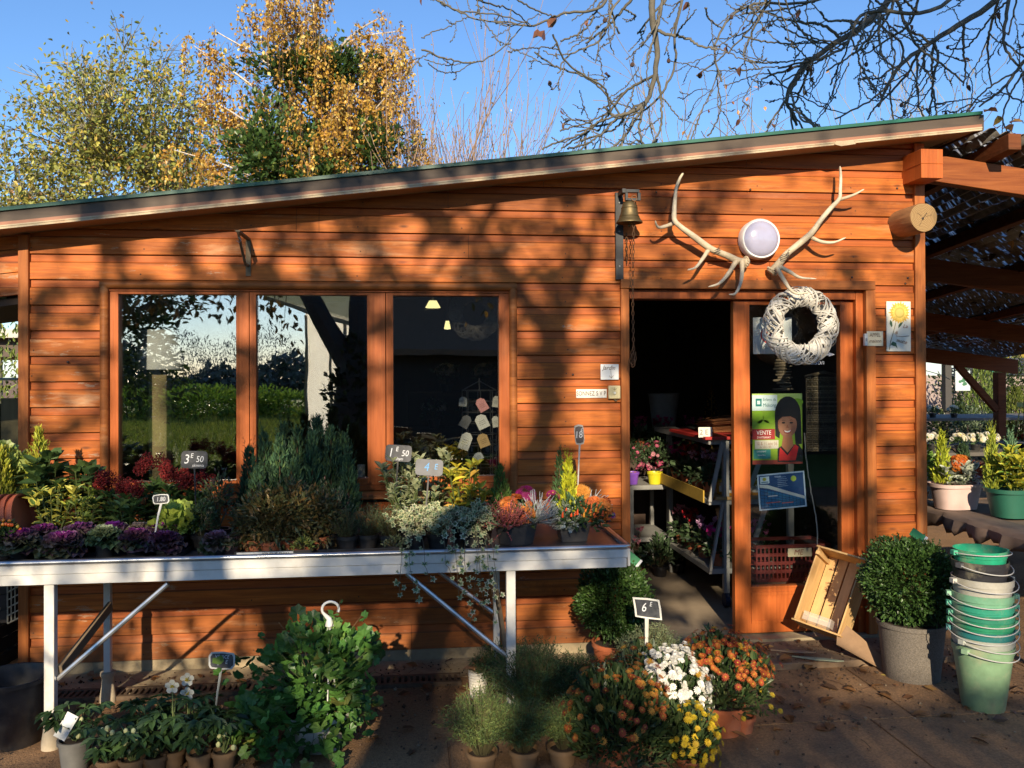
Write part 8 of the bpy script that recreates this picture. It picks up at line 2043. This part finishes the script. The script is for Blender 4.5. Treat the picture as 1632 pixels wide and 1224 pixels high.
BK = (.035, .03, .025)
fk = RF(562, 575, 7.0)-SHT; tk = MB(BK); tk.tube(spline([(0, 0, -.05), (.02, 0, .5), (-.05, 0, 1.1), (0, 0, 1.6), tuple(fk)], 6), [.36]+list(np.linspace(.33, .29, 8))+list(np.linspace(.29, .22, 16)), 14); tk.build('trunk', BARK, t)
def sh_pt(px, py, k=0.):
    u, v = uv(px, py); dd = 8.2+(3.3-v)*1.55+k; return np.array([u, 0, v])-SUN*(dd/SUN[1])-SHT
lm = MB(BK)
lm.tube(spline([fk-[0, 0, .15], RF(520, 520, 7.0)-SHT, RF(494, 470, 7.0)-SHT, RF(470, 420, 7.4)-SHT, (-1.1, -2, 5.4)], 6), np.linspace(.17, .07, 25), 9)
lm.tube(spline([fk-[0, 0, .1], RF(572, 530, 7.0)-SHT, RF(570, 470, 7.1)-SHT, RF(585, 400, 7.6)-SHT, sh_pt(862, 700)], 6), np.linspace(.17, .085, 25), 9)
lm.tube(spline([sh_pt(856, 790), sh_pt(864, 700), sh_pt(870, 620), sh_pt(880, 555)], 6), np.linspace(.075, .065, 19), 8)
lm.tube(spline([sh_pt(880, 555), sh_pt(835, 470), sh_pt(790, 405), sh_pt(750, 345), sh_pt(700, 300)], 6), np.linspace(.055, .025, 25), 7)
lm.tube(spline([sh_pt(880, 555), sh_pt(915, 480), sh_pt(940, 410), sh_pt(955, 330)], 6), np.linspace(.05, .022, 19), 7)
lm.tube(spline([sh_pt(880, 540), sh_pt(885, 470), sh_pt(905, 380), sh_pt(900, 300)], 6), np.linspace(.035, .015, 19), 6)
for k in range(34):      # lesser branches crossing the sunlit gaps
    p0 = np.array([rng.uniform(150, 980), rng.uniform(330, 620)]) if k < 24 else np.array([rng.uniform(60, 900), rng.uniform(560, 900)]); a = rng.uniform(-2.6, -.5); pts2 = [p0]
    for j in range(4): a += rng.normal(0, .35); pts2.append(pts2[-1]+np.array([math.cos(a), math.sin(a)])*rng.uniform(35, 80))
    kk = rng.uniform(-2.6, -1.); lm.tube(spline([sh_pt(*q, kk) for q in pts2], 5), np.linspace(rng.uniform(.014, .030), .007, 21), 5)
lm.build('limbs', BARK, t)
iv = MB(); dome(iv, (0, 0, 1.05), (.38, .38, 1.1), 1300, [((.02, .03, .012), 1), ((.03, .045, .015), 1)], .09, leaf_s(.75), inner=.75, zmin=-1, lump=.2); iv.build('ivy', LEAF, t, smooth=False)
mb = MB(); tw = MB(BK)
for px, py, n_ in ((300, 480, 26), (345, 488, 22), (370, 476, 16), (255, 478, 40), (225, 490, 40), (210, 475, 40), (440, 490, 26), (450, 515, 14), (425, 478, 18), (780, 480, 20)):
    c_ = RF(px, py, 6.4)-SHT; pp = c_+rng.normal(0, 1, (n_, 3))*[.17, .2, .15]; tw.tube([c_+[0, 0, .9], c_+[.05, 0, .4], c_], [.008, .006, .003], 4); mb.stamp(*leaf_t(.5), pp, frames(rng.normal(0, .5, (n_, 3))+[0, 0, -.9], roll=.8), rng.uniform(.08, .14, n_), pick([((.10, .08, .025), 2), ((.24, .13, .03), 1)], n_))
mb.build('low_leaves', LEAF, t, smooth=False); tw.build('low_twigs', BARK, t)
# hedge, evergreen, house, barn, far wood
for k, (px, d_, r_, h_, wd) in enumerate(((200, 27, 1.7, 1.15, 'leftmost bush'), (262, 28, 1.7, 1.0, 'second bush'), (330, 26, 1.7, 1.2, 'third bush'), (395, 28, 1.7, 1.05, 'fourth bush'), (460, 27, 1.7, 1.0, 'rightmost bush by the greenhouse'))):
    q = RF(px, 600, d_); big_shrub('laurel_hedge', 'bright green laurel hedge across the lawn, seen in the panes, '+wd, (q[0], q[1], 0), r_, h_, 1500, [((.22, .36, .05), 2), ((.28, .40, .06), 1), ((.12, .20, .03), 1)], .16, grp='laurel hedge across the lawn')
q = RF(190, 600, 13); big_shrub('dark_evergreen', 'tall dark evergreen across the yard mirrored at the left of the panes', (q[0]-.5, q[1], 0), 2.0, 5.4, 5200, DKG, .17)
wx0, wx1 = RF(487, 600, 15)[0], RF(607, 600, 15)[0]; t = thing('greenhouse', 'white plastic sheeted greenhouse with sloping roof mirrored in the middle pane', 'greenhouse', (0, 0, 0))
SHEET = mat('milky_sheet', (.92, .88, .80), rough=.6, var=.08, scale=2, trans=.85)
m = MB(); m.add([(wx0, -15, 0), (wx1, -15, 0), (wx1, -15, 2.6), (wx0, -15, 3.1)], [(0, 1, 2, 3)]); m.build('wall', SHEET, t); m = MB(); m.add([(wx0-.9, -14.7, 3.42), (wx1, -14.7, 2.65), (wx1, -19, 4.6), (wx0-.9, -19, 5.2)], [(0, 1, 2, 3)]); m.build('roof', SHEET, t, smooth=False); m = MB((.35, .28, .2)); m.bar((wx0-.9, -14.72, 3.40), (wx1, -14.72, 2.63), .06, .10)
for k in range(4): m.box2((wx0+(wx1-wx0)*k/3-.03, -15.06, 0), (wx0+(wx1-wx0)*k/3+.03, -15.002, 3.05-.15*k))
m.build('frame', MATTE, t)
m = MB((.3, .3, .3)); m.tube([(wx0+.9, -14.9, 0), (wx0+.9, -14.9, 2.9)], .04, 8); m.build('downpipe', PAINT, t)
bx0, bx1 = RF(612, 600, 11)[0], RF(1500, 600, 11)[0]; t = thing('dark_barn', 'dark timber barn with brown roof mirrored in the right pane', 'barn', (0, 0, 0)); m = MB((.035, .028, .024)); m.box2((bx0, -16, 0), (bx1, -11, 2.1)); m.build('wall', MATTE, t); m = MB((.16, .10, .06)); m.prism([(-10.6, 2.0), (-10.6, 2.1), (-13.5, 3.4), (-16.4, 2.1), (-16.4, 2.0), (-13.5, 3.25)], bx0-.2, bx1+.2, plane='YZ'); outward(m.build('roof', MATTE, t, smooth=False))
mb = MB(); n = 90000; a = rng.uniform(-1.15, 1.15, n); rr = rng.uniform(55, 75, n); hh = (5.0+1.4*np.sin(a*9)+1.2*np.sin(a*23)+.8*np.sin(a*61))*rng.random(n)**1.7
mb.stamp(*leaf_s(.25), np.stack([rr*np.sin(a), -rr*np.cos(a), hh], 1), frames(rdir(n)*[.5, .5, 1]+[0, 0, .8], roll=1), rng.uniform(.12, .36, n), pick([((.22, .23, .23), 2), ((.28, .28, .27), 1), ((.14, .17, .12), 1)], n)); n = 26000; a = rng.uniform(-1.15, 1.15, n); rr = rng.uniform(54, 60, n); hh = (2.4+.8*np.sin(a*11)+.7*np.sin(a*29)+.5*np.sin(a*71))*rng.random(n)
mb.stamp(*leaf_s(.7), np.stack([rr*np.sin(a), -rr*np.cos(a), hh], 1), frames(rdir(n), roll=1), rng.uniform(.3, .8, n), pick([((.13, .15, .14), 2), ((.09, .11, .08), 1), ((.17, .18, .17), 1)], n)); setp(mb.build('far_wood', BARK, smooth=False), 'far wood of bare trees beyond the lawn', 'wood', kind='stuff')
